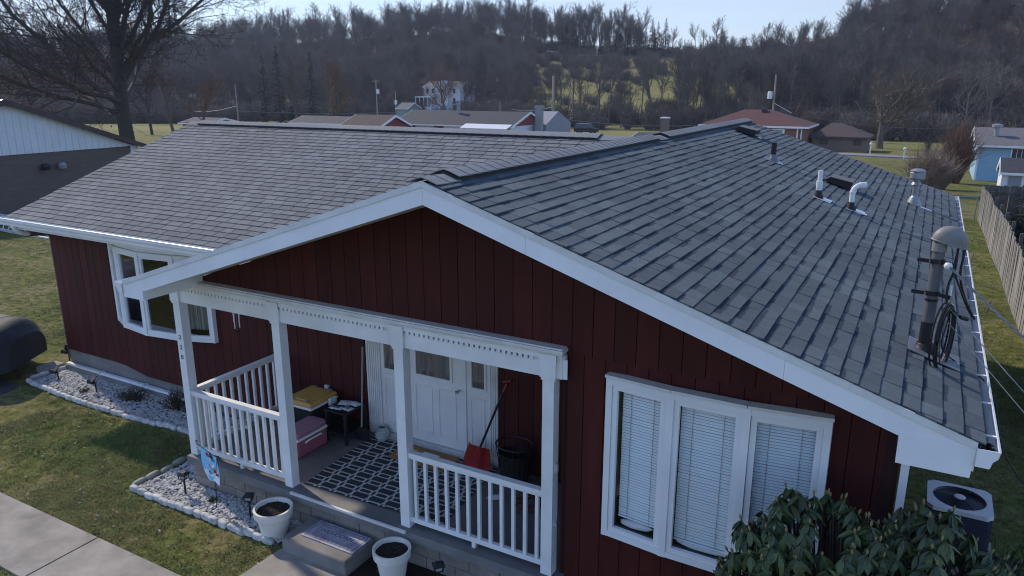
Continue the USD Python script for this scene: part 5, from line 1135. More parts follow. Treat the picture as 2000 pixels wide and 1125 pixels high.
# ------------------------------------------------------------------ covered car
car = thing('covered_car', 'red car under a dark fitted car cover at the left edge', 'car', (-10.84, 1.12, 0)); UsdGeom.Xform(stage.GetPrimAtPath(car)).AddRotateZOp().Set(30.0)
NX, NC = 40, 36; P = []; F = []
def car_sec(s):
    """s = 0 at the near (right) end .. 1 far end: roofline height, lower edge, half width"""
    top = np.interp(s, [0, 0.015, 0.05, 0.16, 0.30, 0.42, 0.62, 0.74, 0.88, 0.97, 1], [0.78, 0.96, 1.05, 1.11, 1.20, 1.36, 1.40, 1.10, 1.0, 0.9, 0.62])
    low = np.interp(s, [0, 0.05, 0.12, 0.25, 0.75, 0.9, 1], [0.27, 0.26, 0.28, 0.27, 0.27, 0.34, 0.40]); hw = np.interp(s, [0, 0.02, 0.06, 0.15, 0.85, 0.95, 1], [0.60, 0.72, 0.82, 0.87, 0.87, 0.78, 0.45]); return top, low, hw
XE, CL, CY = -10.84, 4.5, 1.12
for i in range(NX+1):
    s = (i/NX)**1.25; top, low, hw = car_sec(s); x = XE-CL*s
    for j in range(NC+1):
        a = math.pi*j/NC; cx_, sx_ = math.cos(a), math.sin(a)
        yy = CY-np.sign(cx_)*abs(cx_)**0.55*hw*(1-0.16*max(0, sx_)**3); zz_ = low+(top-low)*abs(sx_)**0.62
        fold = 0.022*math.sin(x*9+zz_*6)*math.sin(a)+0.03*(float(meshkit.fbm(np.array([x*2.2, yy*2.2, zz_*3.0]), 3, 2))-0.5)
        P.append((x+(0.05*(1-abs(zz_-0.72)) if i == 0 else 0), yy, zz_+fold*0.8))
for i in range(NX):
    for j in range(NC): k = i*(NC+1)+j; F.append([k, k+NC+1, k+NC+2, k+1])
endc = len(P); P.append((XE+0.07, CY, 0.72)); F3 = [[endc, j, j+1] for j in range(NC)]+[[endc, NC, 0]]
cov = MB().add(P, F); cov.add(np.array(P), np.array(F3))
look('car_cover', (0.020, 0.021, 0.024), 0.7, 0.35, 2.5, 0.5, 9, spec=0.3)
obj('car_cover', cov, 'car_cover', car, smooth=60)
tp_ = MB(); tP = []; tF = []
rows = [i for i in range(NX+1) if 0.10 < (i/NX)**1.25 < 0.8]
for i in rows:
    for j in range(9, NC-8): p = np.array(P[i*(NC+1)+j]); tP.append(p+[0, 0, 0.006])
nj = NC-8-9
for a in range(len(rows)-1):
    for b in range(nj-1): k = a*nj+b; tF.append([k, k+nj, k+nj+1, k+1])
obj('cover_top_panel', MB().add(tP, tF), 'car_cover_lit_top', car, smooth=60)  # paler sheet over the cover: light on its top put into the colour
body = trimesh.creation.box((CL-0.12, 1.6, 0.40)); body.apply_translation([XE-CL/2, CY, 0.44])
obj('body', rbox(XE-CL+0.3, XE-0.26, CY-0.70, CY+0.70, 0.24, 0.60, 0.10), 'car_red', car, smooth=40)
for x in (XE-0.82, XE-CL+0.9):
    for y, sg_ in ((CY-0.80, -1), (CY+0.80, 1)):
        tY = MB().lathe([(0.20, -0.10), (0.31, -0.10), (0.33, -0.07), (0.33, 0.07), (0.31, 0.10), (0.20, 0.10)], (0, 0, 0), 28)
        v = np.vstack(tY.v)[:, [0, 2, 1]]*[1, 1, 1]+[x, y, 0.33]; w_ = obj('wheel', MB().add(v, np.vstack(tY.f)), 'rubber', car)
        rm = MB().lathe([(0, 0.02), (0.05, 0.05), (0.17, 0.03), (0.205, 0.085), (0.215, 0.10)], (0, 0, 0), 28); v = np.vstack(rm.v)[:, [0, 2, 1]]*[1, sg_, 1]+[x, y, 0.33]
        obj('rim', MB().add(v, np.vstack(rm.f)), 'alloy', w_)

# ------------------------------------------------------------------ neighbour on the left
X0 = -30.5
nb = thing('neighbour_building', 'long brown-walled building with a white ribbed gable at the left edge', 'building', (X0-8, 11, 0))
ga, gb, zb_ = 5.2, 17.6, 2.52
apex = (11.6, 4.78)
ng = float(land(X0, 11))-0.6
obj('wall', MB().box(X0-14, X0, ga, gb-0.4, ng, zb_), 'barn_brown', nb)
gz_ = lambda y: np.interp(y, [ga-1.5, apex[0], gb], [zb_-0.2, apex[1], zb_])
y = ga
while y < gb-0.02:
    e = min(y+0.305, gb); obj('metal_panel', MB().hexa([(X0+0.03, y+0.006, zb_-0.03), (X0+0.05, y+0.02, zb_-0.03), (X0+0.05, e-0.02, zb_-0.03), (X0+0.03, e-0.006, zb_-0.03), (X0+0.03, y+0.006, gz_(y)-0.1), (X0+0.05, y+0.02, gz_(y)-0.1), (X0+0.05, e-0.02, gz_(e)-0.1), (X0+0.03, e-0.006, gz_(e)-0.1)]), 'barn_white', nb); y = e
obj('gable_core', MB().prism([(X0+0.028, ga, zb_-0.02), (X0+0.028, gb, zb_-0.02), (X0+0.028, gb, gz_(gb)-0.11), (X0+0.028, apex[0], apex[1]-0.11), (X0+0.028, ga, gz_(ga)-0.11)], (-14, 0, 0)), 'barn_white', nb)
for (ya, yb_) in ((ga-0.3, apex[0]), (apex[0], gb+0.25)):
    za_, zb2 = gz_(ya), gz_(yb_)
    r_ = obj('roof', MB().hexa([(X0-14, ya, za_-0.08), (X0+0.35, ya, za_-0.08), (X0+0.35, yb_, zb2-0.08), (X0-14, yb_, zb2-0.08), (X0-14, ya, za_), (X0+0.35, ya, za_), (X0+0.35, yb_, zb2), (X0-14, yb_, zb2)]), 'aluminium' if ya < apex[0] else 'roof_dark', nb)
    obj('barge_board', MB().hexa([(X0+0.36, ya, za_-0.2), (X0+0.39, ya, za_-0.2), (X0+0.39, yb_, zb2-0.2), (X0+0.36, yb_, zb2-0.2), (X0+0.36, ya, za_+0.02), (X0+0.39, ya, za_+0.02), (X0+0.39, yb_, zb2+0.02), (X0+0.36, yb_, zb2+0.02)]), 'roof_brown', r_)
obj('corner_trim', MB().box(X0-0.02, X0+0.06, gb-0.42, gb-0.02, ng, zb_), 'barn_white', nb)
for dy in (0.0, 0.75):
    obj('wall_light', MB().lathe([(0, -0.12), (0.16, -0.10), (0.2, 0.05), (0.12, 0.16), (0, 0.18)], (X0+0.2, 12.9+dy, 1.85), 12), 'black_plastic' if dy == 0 else 'galvanised', nb)
la = thing('aluminium_ladder', 'long aluminium ladder lying on its edge behind the left corner of the house', 'ladder', (-23.5, 9.5, 0))
A0, A1 = at_y(-40, 489, 8.9), at_y(96, 467, 8.9); gl = float(land(A0[0], 9))
A0[2] = max(A0[2], gl+0.1); up_ = np.array([0.0, 0.25, 0.5])
obj('side_rail', MB().bar(A0, A1, 0.07, 0.10), 'aluminium', la); B0, B1 = A0+up_, A1+up_
obj('side_rail', MB().bar(B0, B1, 0.05, 0.07), 'aluminium', la)
for k in range(14): f = (k+0.5)/14; obj('rung', MB().tube([A0+(A1-A0)*f, B0+(B1-B0)*f], 0.022, 6), 'aluminium', la)
for q, lbl in ((0.2, 'left'), (0.8, 'right')):
    c = A0+(A1-A0)*q; g0 = float(land(c[0], c[1]))
    tr = thing('saw_horse', f'wooden trestle under the {lbl} part of the aluminium ladder', 'trestle', (c[0], c[1], g0), group='trestles under the ladder')
    obj('top_bar', MB().box(c[0]-0.3, c[0]+0.3, c[1]-0.05, c[1]+0.05, c[2]-0.14, c[2]-0.052), 'pole_wood', tr)
    for sx in (-1, 1):
        for sy in (-1, 1): obj('leg', MB().bar((c[0]+sx*0.25, c[1], c[2]-0.12), (c[0]+sx*0.32, c[1]+sy*0.25, g0-0.02), 0.05, 0.05), 'pole_wood', tr)

# ------------------------------------------------------------------ wooden fence on the right
fx = 6.12
fe = thing('board_fence', 'weathered grey board fence running back along the right side yard', 'fence', (fx, 22, 0))
y = 7.0; k = 0; Rf = np.random.default_rng(9)
while y < 34.2:
    w = 0.142+Rf.normal(0, 0.004); g0 = float(land(fx, y)); tip = g0+np.interp(y, [7, 12, 14, 20, 27, 34], [1.55, 1.45, 1.42, 1.62, 1.58, 1.58])+Rf.normal(0, 0.018)+(0.03*math.sin(y*0.9)); xo = fx+Rf.normal(0, 0.006)+0.02*math.sin(y*0.7); ln_ = Rf.normal(0, 0.012)
    obj('plank', MB().hexa([(xo, y+0.004, g0+0.03), (xo+0.018, y+0.004, g0+0.03), (xo+0.018, y+w-0.004, g0+0.03), (xo, y+w-0.004, g0+0.03), (xo+ln_, y+0.004, tip), (xo+0.018+ln_, y+0.004, tip), (xo+0.018+ln_, y+w-0.004, tip-Rf.uniform(0, 0.02)), (xo+ln_, y+w-0.004, tip-Rf.uniform(0, 0.02))]), 'fence_wood', fe); y += w+0.001
for y in np.arange(8.2, 34.2, 2.4):
    g0 = float(land(fx, y)); obj('post', MB().box(fx+0.09, fx+0.18, y-0.045, y+0.045, g0-0.1, g0+1.62+0.16*((int(y*10) % 3) == 0)+0.1), 'post_wood', fe)
for dz in (0.35, 1.2):
    obj('rail', MB().bar((fx+0.06, 7, float(land(fx, 7))+dz), (fx+0.06, 20.5, float(land(fx, 20.5))+dz), 0.04, 0.08).bar((fx+0.06, 20.5, float(land(fx, 20.5))+dz), (fx+0.06, 34.2, float(land(fx, 34.2))+dz), 0.04, 0.08), 'post_wood', fe)
fb = thing('rear_board_fence', 'dark shaded board fence crossing behind the right-hand yard', 'fence', (11, 34.3, -1))
x = fx+0.1
while x < 17:
    g0 = float(land(x, 34.3)); w = 0.14; gap = 0.03 if Rf.random() < 0.18 else 0.003
    obj('plank', MB().box(x, x+w-gap, 34.3, 34.32, g0+0.03, g0+1.62+Rf.normal(0, 0.015)), 'post_wood', fb); x += w
for x in np.arange(fx+1.5, 17, 2.4): g0 = float(land(x, 34.2)); obj('post', MB().box(x, x+0.09, 34.18, 34.27, g0-0.1, g0+1.7), 'post_wood', fb)
for dz in (0.35, 1.25): obj('rail', MB().box(fx+0.2, 17, 34.27, 34.30, float(land(10, 34))+dz, float(land(10, 34))+dz+0.09), 'post_wood', fb)
cl_ = thing('chain_link_fence', 'low chain link fence across the side yard beyond the house', 'fence', (1, 34.5, -1))
yc_ = 34.6; gz0 = float(land(2, yc_))
obj('top_rail', MB().tube([(-9, yc_, gz0+1.0), (6.0, yc_, gz0+1.0)], 0.022, 6), 'galvanised', cl_); obj('bottom_rail', MB().tube([(-9, yc_, gz0+0.14), (6.0, yc_, gz0+0.14)], 0.012, 5), 'galvanised', cl_)
for x in np.arange(-9, 6.1, 2.5): obj('post', MB().tube([(x, yc_, gz0-0.1), (x, yc_, gz0+1.08)], 0.028, 6), 'galvanised', cl_)
lk_ = MB()
for k in range(-9, 160):
    x = -9+k*0.1
    for s_ in (1, -1):
        a, b = (x, x+0.86*s_); 
        if -9 <= min(a, b) and max(a, b) <= 6: lk_.bar((a, yc_, gz0+0.14), (b, yc_, gz0+1.0), 0.006, 0.006, up=(0, 1, 0))
obj('wire_mesh', lk_, 'galvanised', cl_, kind='stuff')
for (px, py, n_) in ((1898, 700, 'leaning wooden stake in the side yard nearest the house'), ):
    pass
for i, (x, y, h, lab) in enumerate(((5.55, 15.4, 0.30, 'short wooden stake in the grass beside the fence, nearer one'), (5.45, 22.5, 0.30, 'short wooden stake in the grass by the fence, farther one'))):
    g0 = float(land(x, y)); s_ = thing('wooden_stake', lab, 'stake', (x, y, g0)); obj('stake', MB().hexa([(x-0.03, y-0.015, g0-0.1), (x+0.03, y-0.015, g0-0.1), (x+0.03, y+0.015, g0-0.1), (x-0.03, y+0.015, g0-0.1), (x+0.04, y-0.015, g0+h), (x+0.08, y-0.015, g0+h-0.03), (x+0.08, y+0.015, g0+h-0.03), (x+0.04, y+0.015, g0+h)]), 'pole_wood', s_)

# ------------------------------------------------------------------ houses further off (all square with the street)
def window_grid(parent, x0, x1, z0, z1, y, lk_frame='white_vinyl', bars=(2, 2), d=-1):
    f = MB(); w = 0.09
    f.box(x0-w, x1+w, y-0.05, y, z0-w, z0).box(x0-w, x1+w, y-0.05, y, z1, z1+w).box(x0-w, x0, y-0.05, y, z0, z1).box(x1, x1+w, y-0.05, y, z0, z1).box(x0, x1, y-0.045, y, (z0+z1)/2-0.03, (z0+z1)/2+0.03)
    for i in range(1, bars[0]): xx = x0+(x1-x0)*i/bars[0]; f.box(xx-0.015, xx+0.015, y-0.03, y, z0, (z0+z1)/2-0.03).box(xx-0.015, xx+0.015, y-0.03, y, (z0+z1)/2+0.03, z1)
    wn = obj('window', f, lk_frame, parent); obj('pane', MB().box(x0, x1, y-0.02, y-0.008, z0, z1), 'dark_glass', wn); return wn
look('dark_glass', (0.03, 0.035, 0.04), 0.12, 0.2, 3, spec=0.6)
def gable_house(t, x0, x1, y0, y1, zg, ze, zr, wall, roof, ov=0.4, gablewall=None, trim='white_vinyl', basement=None):
    """ridge along x"""
    ym = (y0+y1)/2
    obj('wall', MB().box(x0, x1, y0, y1, zg, ze), wall, t)
    if basement: obj('foundation', MB().box(x0+0.05, x1-0.05, y0+0.05, y1-0.05, zg-1.0, zg+0.01), basement, t)
    for x, s_ in ((x0, 1), (x1, -1)):
        sl = (zr-ze)/(ym-y0); obj('gable_wall', MB().prism([(x, y0, ze+0.001), (x, y1, ze+0.001), (x, ym, zr-0.05)], (s_*0.15, 0, 0)), gablewall or wall, t)
    sl = (zr-ze)/(ym-y0)
    for sg_ in (1, -1):
        yo = ym-sg_*(ym-y0+ov); zo = zr-sl*(ym-y0+ov)
        r_ = obj('roof', MB().hexa([(x0-ov, yo, zo-0.0), (x1+ov, yo, zo-0.0), (x1+ov, ym, zr), (x0-ov, ym, zr), (x0-ov, yo, zo+0.12), (x1+ov, yo, zo+0.12), (x1+ov, ym, zr+0.12), (x0-ov, ym, zr+0.12)]), roof, t)
        for x in (x0-ov-0.03, x1+ov): obj('barge_board', MB().hexa([(x, yo, zo-0.12), (x+0.03, yo, zo-0.12), (x+0.03, ym, zr-0.12), (x, ym, zr-0.12), (x, yo, zo+0.14), (x+0.03, yo, zo+0.14), (x+0.03, ym, zr+0.14), (x, ym, zr+0.14)]), trim, r_)
        obj('eave_gutter', MB().box(x0-ov, x1+ov, yo-sg_*0.06-0.05, yo-sg_*0.06+0.05, zo-0.02, zo+0.11), trim, r_)
    return t
def hip_house(t, x0, x1, y0, y1, zg, ze, zr, wall, roof, ov=0.5, trim='white_vinyl', ridge=None):
    obj('wall', MB().box(x0, x1, y0, y1, zg, ze), wall, t)
    X0_, X1_, Y0_, Y1_ = x0-ov, x1+ov, y0-ov, y1+ov; ym = (Y0_+Y1_)/2; h = (Y1_-Y0_)/2; r0, r1 = ridge or (X0_+h, X1_-h)
    z0 = ze-0.05; A = [(X0_, Y0_, z0), (X1_, Y0_, z0), (X1_, Y1_, z0), (X0_, Y1_, z0)]; R0, R1 = (r0, ym, zr), (r1, ym, zr)
    v = A+[R0, R1]; m = MB().add(v, [[0, 1, 5], [0, 5, 4], [1, 2, 5], [2, 3, 4], [2, 4, 5], [3, 0, 4], [0, 2, 1], [0, 3, 2]])
    r_ = obj('roof', m, roof, t)
    obj('fascia', MB().box(X0_-0.03, X1_+0.03, Y0_-0.03, Y0_, z0-0.22, z0+0.02).box(X1_, X1_+0.03, Y0_, Y1_, z0-0.22, z0+0.02).box(X0_-0.03, X0_, Y0_, Y1_, z0-0.22, z0+0.02).box(X0_, X1_, Y1_, Y1_+0.03, z0-0.22, z0+0.02), trim, r_)
    obj('soffit', MB().box(X0_, X1_, Y0_, Y1_, z0-0.21, z0-0.18), trim, r_); return t

t = gable_house(thing('grey_roof_house', 'long low house with grey roof, red brick ends and a white awning beyond the ridge', 'house', (-47, 75, -2)), -55.6, -38.9, 70.6, 79.4, -2.6, 0.68, 2.12, 'siding_white', 'roof_dark', 0.3, 'siding_red', basement='foundation_dark')
for x0, x1 in ((-54.6, -52.4), (-49.6, -48.2), (-45.2, -42.8)): obj('window', MB().box(x0, x1, 70.5, 70.58, 0.0, 0.55), 'siding_red', t)
obj('awning', MB().hexa([(-45.0, 69.2, 0.42), (-38.7, 69.2, 0.42), (-38.7, 70.6, 0.85), (-45.0, 70.6, 0.85), (-45.0, 69.2, 0.5), (-38.7, 69.2, 0.5), (-38.7, 70.6, 0.93), (-45.0, 70.6, 0.93)]), 'barn_white', t)
for k in range(5): obj('awning_post', MB().box(-44.9+k*1.5, -44.8+k*1.5, 69.3, 69.4, -2.4, 0.42), 'white_vinyl', t)
obj('chimney', MB().tube([(-48.2, 74.0, 1.4), (-48.2, 74.0, 3.0)], 0.24, 10).tube([(-48.2, 74.0, 3.0), (-48.2, 74.0, 3.15)], 0.34, 10), 'galvanised', t)
obj('side_addition', MB().box(-38.9, -37.0, 76, 83, -2.6, 0.75).prism([(-37.0, 76, 0.75), (-37.0, 83, 0.75), (-37.0, 79.3, 2.2)], (-2, 0, 0)), 'siding_grey', t)
obj('chimney', MB().box(-38.0, -37.2, 75.0, 75.6, -2, 2.7).box(-38.1, -37.1, 74.95, 75.65, 2.7, 2.95), 'galvanised', t)

t = hip_house(thing('brick_house', 'orange brick house with a red hipped roof and white gutters', 'house', (-14, 100, -3)), -23.5, -10.5, 96.2, 104.6, -3.4, 0.28, 2.15, 'brick_orange', 'roof_red', 0.5, ridge=(-19.0, -15.5))
obj('window', MB().box(-14.9, -12.9, 96.1, 96.19, -1.6, -0.1), 'white_vinyl', t); obj('pane', MB().box(-14.6, -13.2, 96.05, 96.1, -1.4, -0.25), 'siding_green', t)
obj('downpipe', MB().box(-11.4, -11.25, 96.05, 96.15, -3.4, 0.1).box(-10.9, -10.78, 96.05, 96.15, -3.4, 0.1), 'white_vinyl', t); obj('roof_flue', MB().box(-16.6, -16.0, 99.5, 100.1, 1.5, 2.25), 'black_metal', t)
t = hip_house(thing('brown_garage', 'low brown building with a dark brown hipped roof right of the brick house', 'garage', (-6, 104, -3)), -9.9, -3.45, 100, 106.5, -3.5, -1.05, 0.50, 'brick_far', 'roof_brown', 0.35, trim='roof_brown', ridge=(-8.2, -6.9))
for x in (-8.9, -4.9): window_grid(t, x, x+0.75, -2.0, -1.35, 99.98, 'roof_brown', (1, 1))

t = gable_house(thing('blue_house', 'light blue sided house with grey roof and white trim at the right edge', 'house', (13, 64, -2)), 6.9, 20.5, 60, 68.5, -1.66, 1.02, 2.05, 'siding_blue', 'roof_grey', 0.3, basement='foundation_dark')
window_grid(t, 9.05, 9.95, -0.6, 0.85, 59.98, bars=(3, 2)); window_grid(t, 13.5, 14.4, -0.6, 0.85, 59.98, bars=(3, 2))
for x in (6.88, 20.4): obj('corner_board', MB().box(x, x+0.14, 59.96, 60.06, -1.66, 1.0), 'white_vinyl', t)
sd_ = MB()
for k in range(17): sd_.hexa([(7.03, 59.965, -1.6+k*0.152), (20.4, 59.965, -1.6+k*0.152), (20.4, 59.999, -1.6+k*0.152), (7.03, 59.999, -1.6+k*0.152), (7.03, 59.99, -1.45+k*0.152), (20.4, 59.99, -1.45+k*0.152), (20.4, 59.999, -1.45+k*0.152), (7.03, 59.999, -1.45+k*0.152)])
obj('siding_course', sd_, 'siding_blue', t, kind='stuff')
obj('roof_flue', MB().lathe([(0.30, 0), (0.22, 0.3), (0.17, 0.4), (0.17, 1.2), (0.36, 1.2), (0.36, 1.38), (0, 1.45)], (8.0, 62.0, 1.1), 14), 'galvanised', t)
t = gable_house(thing('white_shed', 'small white garden shed with a dark gabled roof behind the fence', 'shed', (9, 48, -1.5)), 7.75, 10.6, 47.5, 50.2, float(land(9, 48))-0.2, 0.25, 0.95, 'siding_white', 'roof_dark', 0.12)
obj('door', MB().box(8.1, 8.75, 47.44, 47.49, -1.3, 0.1), 'siding_grey', t)

t = gable_house(thing('white_hillside_house', 'white two-storey house with a front porch at the foot of the hill', 'house', (-127, 185, -1)), -132.0, -119.0, 184, 192, -2.5, 4.7, 6.3, 'siding_white', 'roof_grey', 0.3)
obj('cross_gable', MB().prism([(-126.8, 183.2, 4.4), (-122.6, 183.2, 4.4), (-124.7, 183.2, 6.6)], (0, 4, 0)).box(-126.6, -122.8, 183.3, 184.0, -2.0, 4.4), 'siding_white', t)
for x in (-131.0, -129.0, -125.3, -121.5): window_grid(t, x, x+0.9, 2.9, 4.2, 183.25 if -126.6 < x < -122.8 else 183.98, bars=(1, 1))
for x in (-125.3, -121.5): window_grid(t, x, x+0.9, 0.0, 1.5, 183.25 if -126.6 < x < -122.8 else 183.98, bars=(1, 1))
obj('porch', MB().box(-133, -127.0, 180.6, 184, -1.8, -0.9).box(-133, -127.0, 180.8, 184, 1.7, 2.0), 'siding_white', t)
for k in range(5): obj('porch_post', MB().box(-132.9+k*1.45, -132.7+k*1.45, 180.8, 181.0, -0.9, 1.7), 'siding_white', t)
t = gable_house(thing('green_shed', 'small grey-green shed below the hillside wood', 'shed', (-130, 160, -2)), at_y(775, 215, 160)[0], at_y(795, 215, 160)[0], 160, 166, -4, at_y(785, 212, 160)[2], at_y(785, 201, 163)[2], 'siding_green', 'roof_grey', 0.3)
def rotated_low(name, lab, pxl, pxr, pyr, pye, Y, wall, roof, gable_at_right=False):
    a, b = at_y(pxl, pyr, Y), at_y(pxr, pyr, Y); e = at_y((pxl+pxr)/2, pye, Y-2.6); g0 = float(land((a[0]+b[0])/2, Y))
    return gable_house(thing(name, lab, 'house', ((a[0]+b[0])/2, Y, g0)), a[0], b[0], Y-2.6, Y+2.6, g0-0.5, e[2], (a[2]+b[2])/2, wall, roof, 0.4)
rotated_low('pale_roof_house', 'low house with a pale grey roof behind the left ridge', 596, 694, 228, 241, 78, 'siding_grey', 'roof_mid')
rotated_low('brown_roof_house', 'low brown-roofed house with white barge boards left of the grey-roofed house', 700, 768, 226, 246, 66, 'siding_red', 'roof_brown')
rotated_low('far_left_house', 'small pale-roofed house at the left end of the wing ridge', 385, 436, 231, 242, 70, 'siding_grey', 'roof_mid')
ch = thing('brick_chimney', 'square brick chimney with a white cap standing above the ridge', 'chimney', (-22, 58, -2))
p = at_y(1299, 243, 58); obj('stack', MB().box(p[0]-0.30, p[0]+0.30, 57.6, 58.3, -2.2, p[2]+0.52), 'brick_far', ch); obj('cap', MB().box(p[0]-0.34, p[0]+0.34, 57.55, 58.35, p[2]+0.52, p[2]+0.62).box(p[0]-0.28, p[0]+0.28, 57.62, 58.28, p[2]+0.3, p[2]+0.34), 'pvc_white', ch)
rotated_low('hidden_low_house', 'low roof just behind the main ridge below the brick chimney', 1255, 1335, 262, 278, 58, 'siding_grey', 'roof_dark')
def parked(px, py, Y, lab):
    p = at_y(px, py, Y); z0 = float(land(p[0], Y)); t = thing('parked_car', lab, 'car', (p[0], Y, z0)); x = p[0]
    obj('body', MB().prism([(x-2.2, Y-0.9, z0+0.3), (x+2.2, Y-0.9, z0+0.3), (x+2.25, Y-0.9, z0+0.95), (x+1.2, Y-0.9, z0+1.05), (x-2.2, Y-0.9, z0+1.05)], (0, 1.8, 0)), 'black_plastic', t)
    obj('cabin', MB().hexa([(x-2.1, Y-0.85, z0+1.05), (x+1.3, Y-0.85, z0+1.05), (x+1.3, Y+0.85, z0+1.05), (x-2.1, Y+0.85, z0+1.05), (x-1.8, Y-0.7, z0+1.75), (x+0.7, Y-0.7, z0+1.75), (x+0.7, Y+0.7, z0+1.75), (x-1.8, Y+0.7, z0+1.75)]), 'dark_glass', t)
    obj('roof_rack', MB().box(x-1.8, x+0.7, Y-0.7, Y-0.65, z0+1.78, z0+1.82).box(x-1.8, x+0.7, Y+0.65, Y+0.7, z0+1.78, z0+1.82), 'aluminium', t)
    for dx in (-1.4, 1.4):
        for dy in (-0.92, 0.75): m = trimesh.creation.cylinder(0.36, 0.18, 14); m.apply_transform(trimesh.transformations.rotation_matrix(math.pi/2, [1, 0, 0])); m.apply_translation([x+dx, Y+dy+0.09, z0+0.36]); obj('wheel', m, 'rubber', t)
parked(1145, 255, 128, 'dark parked vehicle at the edge of the pale field')

# utility poles and lines
def pole(px, ptop, Y, lab, arm=False, trans=False, r=0.13, lk='pole_wood', guy=None):
    top = at_y(px, ptop, Y); z0 = float(land(top[0], Y)); t = thing('utility_pole', lab, 'utility pole', (top[0], Y, z0))
    obj('mast', MB().tube([(top[0], Y, z0-0.3), tuple(top)], [r*1.25, r*0.85], 8), lk, t)
    if arm: obj('crossarm', MB().box(top[0]-1.1, top[0]+1.1, Y-0.08, Y+0.08, top[2]-0.5, top[2]-0.36), lk, t)
    if trans: obj('transformer', MB().lathe([(0, 0), (0.34, 0), (0.36, 0.1), (0.36, 1.0), (0.28, 1.1), (0, 1.14)], (top[0]+trans, Y-0.3, top[2]-3.6), 12), 'siding_white', t)
    return top
p1_ = pole(459, 165, 78, 'thin pale utility pole above the left part of the wing ridge', r=0.11)
p2_ = pole(734, 155, 150, 'dark utility pole with a white transformer left of the white house', True, 0.75)
p3_ = pole(772, 178, 165, 'shorter utility pole beside the small green shed', False, 0.3)
p4_ = pole(1081, 148, 100, 'tall pale wooden utility pole right of the grey-roofed house', r=0.2)
p5_ = pole(1516, 146, 118, 'utility pole with a grey transformer above the brick house', False, -0.6, 0.15)
p6_ = pole(1954//2+0, 198, 150, 'short thin pole behind the grey-roofed house', r=0.1)
lw = [((p1_[0], p1_[1], p1_[2]-3.2), at_y(380, 218, 78), 0.3, 'thin line sloping down left from the pale pole'),
      ((p1_[0], p1_[1], p1_[2]-4.0), at_y(900, 212, 110), 0.6, 'long thin line passing right from the pale pole'),
      ((p4_[0], p4_[1], p4_[2]-6.2), (p5_[0], p5_[1], p5_[2]-6.6), 1.2, 'long thin line between the tall pole and the transformer pole'),
      ((p5_[0], p5_[1], p5_[2]-4.2), at_y(1546, 221, 100), 0.0, 'slanting guy line beside the transformer pole'),
      (at_y(1572, 226, 101), at_y(1880, 250, 92), 0.6, 'dark line running right from the brick house'),
      (at_y(1000, 214, 100), (p4_[0], p4_[1], p4_[2]-4.6), 0.3, 'thin line meeting the tall pole from the left')]
for a, b, s_, lab in lw: obj('power_line', sag_wire(a, b, 0.03, s_, sides=4), 'cable_grey' if 'dark' not in lab else 'cable_black', label=lab, category='wire')
for px, py, Y, h, lab in ((1698, 306, 92, 1.3, 'white marker post left of the road on the lawn'), (1764, 314, 86, 1.1, 'white marker post by the road right of the lawn')):
    p = at_y(px, py, Y); z0 = float(land(p[0], Y)); t = thing('marker_post', lab, 'post', (p[0], Y, z0)); obj('post', MB().tube([(p[0], Y, z0-0.1), (p[0]+0.03, Y, z0+h)], 0.07, 6), 'pvc_white', t); obj('post_top', MB().lathe([(0, 0), (0.16, 0.05), (0.18, 0.2), (0.08, 0.3), (0, 0.32)], (p[0]+0.03, Y, z0+h-0.05), 8), 'pvc_white', t)
for px0, px1, py0, py1, dd in ((1030, 1112, 99.5, 101.5, 283), (1135, 1188, 104.5, 107, 276)):
    a = at_depth(px0, py0, dd*0.97); b = at_depth(px1, py1, dd*0.97)
    n = 14; top = []; 
    for k in range(n):
        f = k/(n-1); q = a+(b-a)*f; top.append((q[0], q[1], float(land(q[0], q[1]))+0.35+0.25*math.sin(f*7)))
    m = MB(); V = []
    for q in top: V += [(q[0], q[1], q[2]-1.2), (q[0]+1.5, q[1]+4, q[2]+0.15-0.2), (q[0], q[1], q[2])]
    m.add(V, [[i*3+u, i*3+3+u, i*3+3+v, i*3+v] for i in range(n-1) for u, v in ((0, 2), (2, 1))])
    obj('snow_patch', m, 'snow', label='thin strip of snow %s at the top of the hillside field' % ('on the left' if px0 < 1100 else 'on the right'), category='snow')

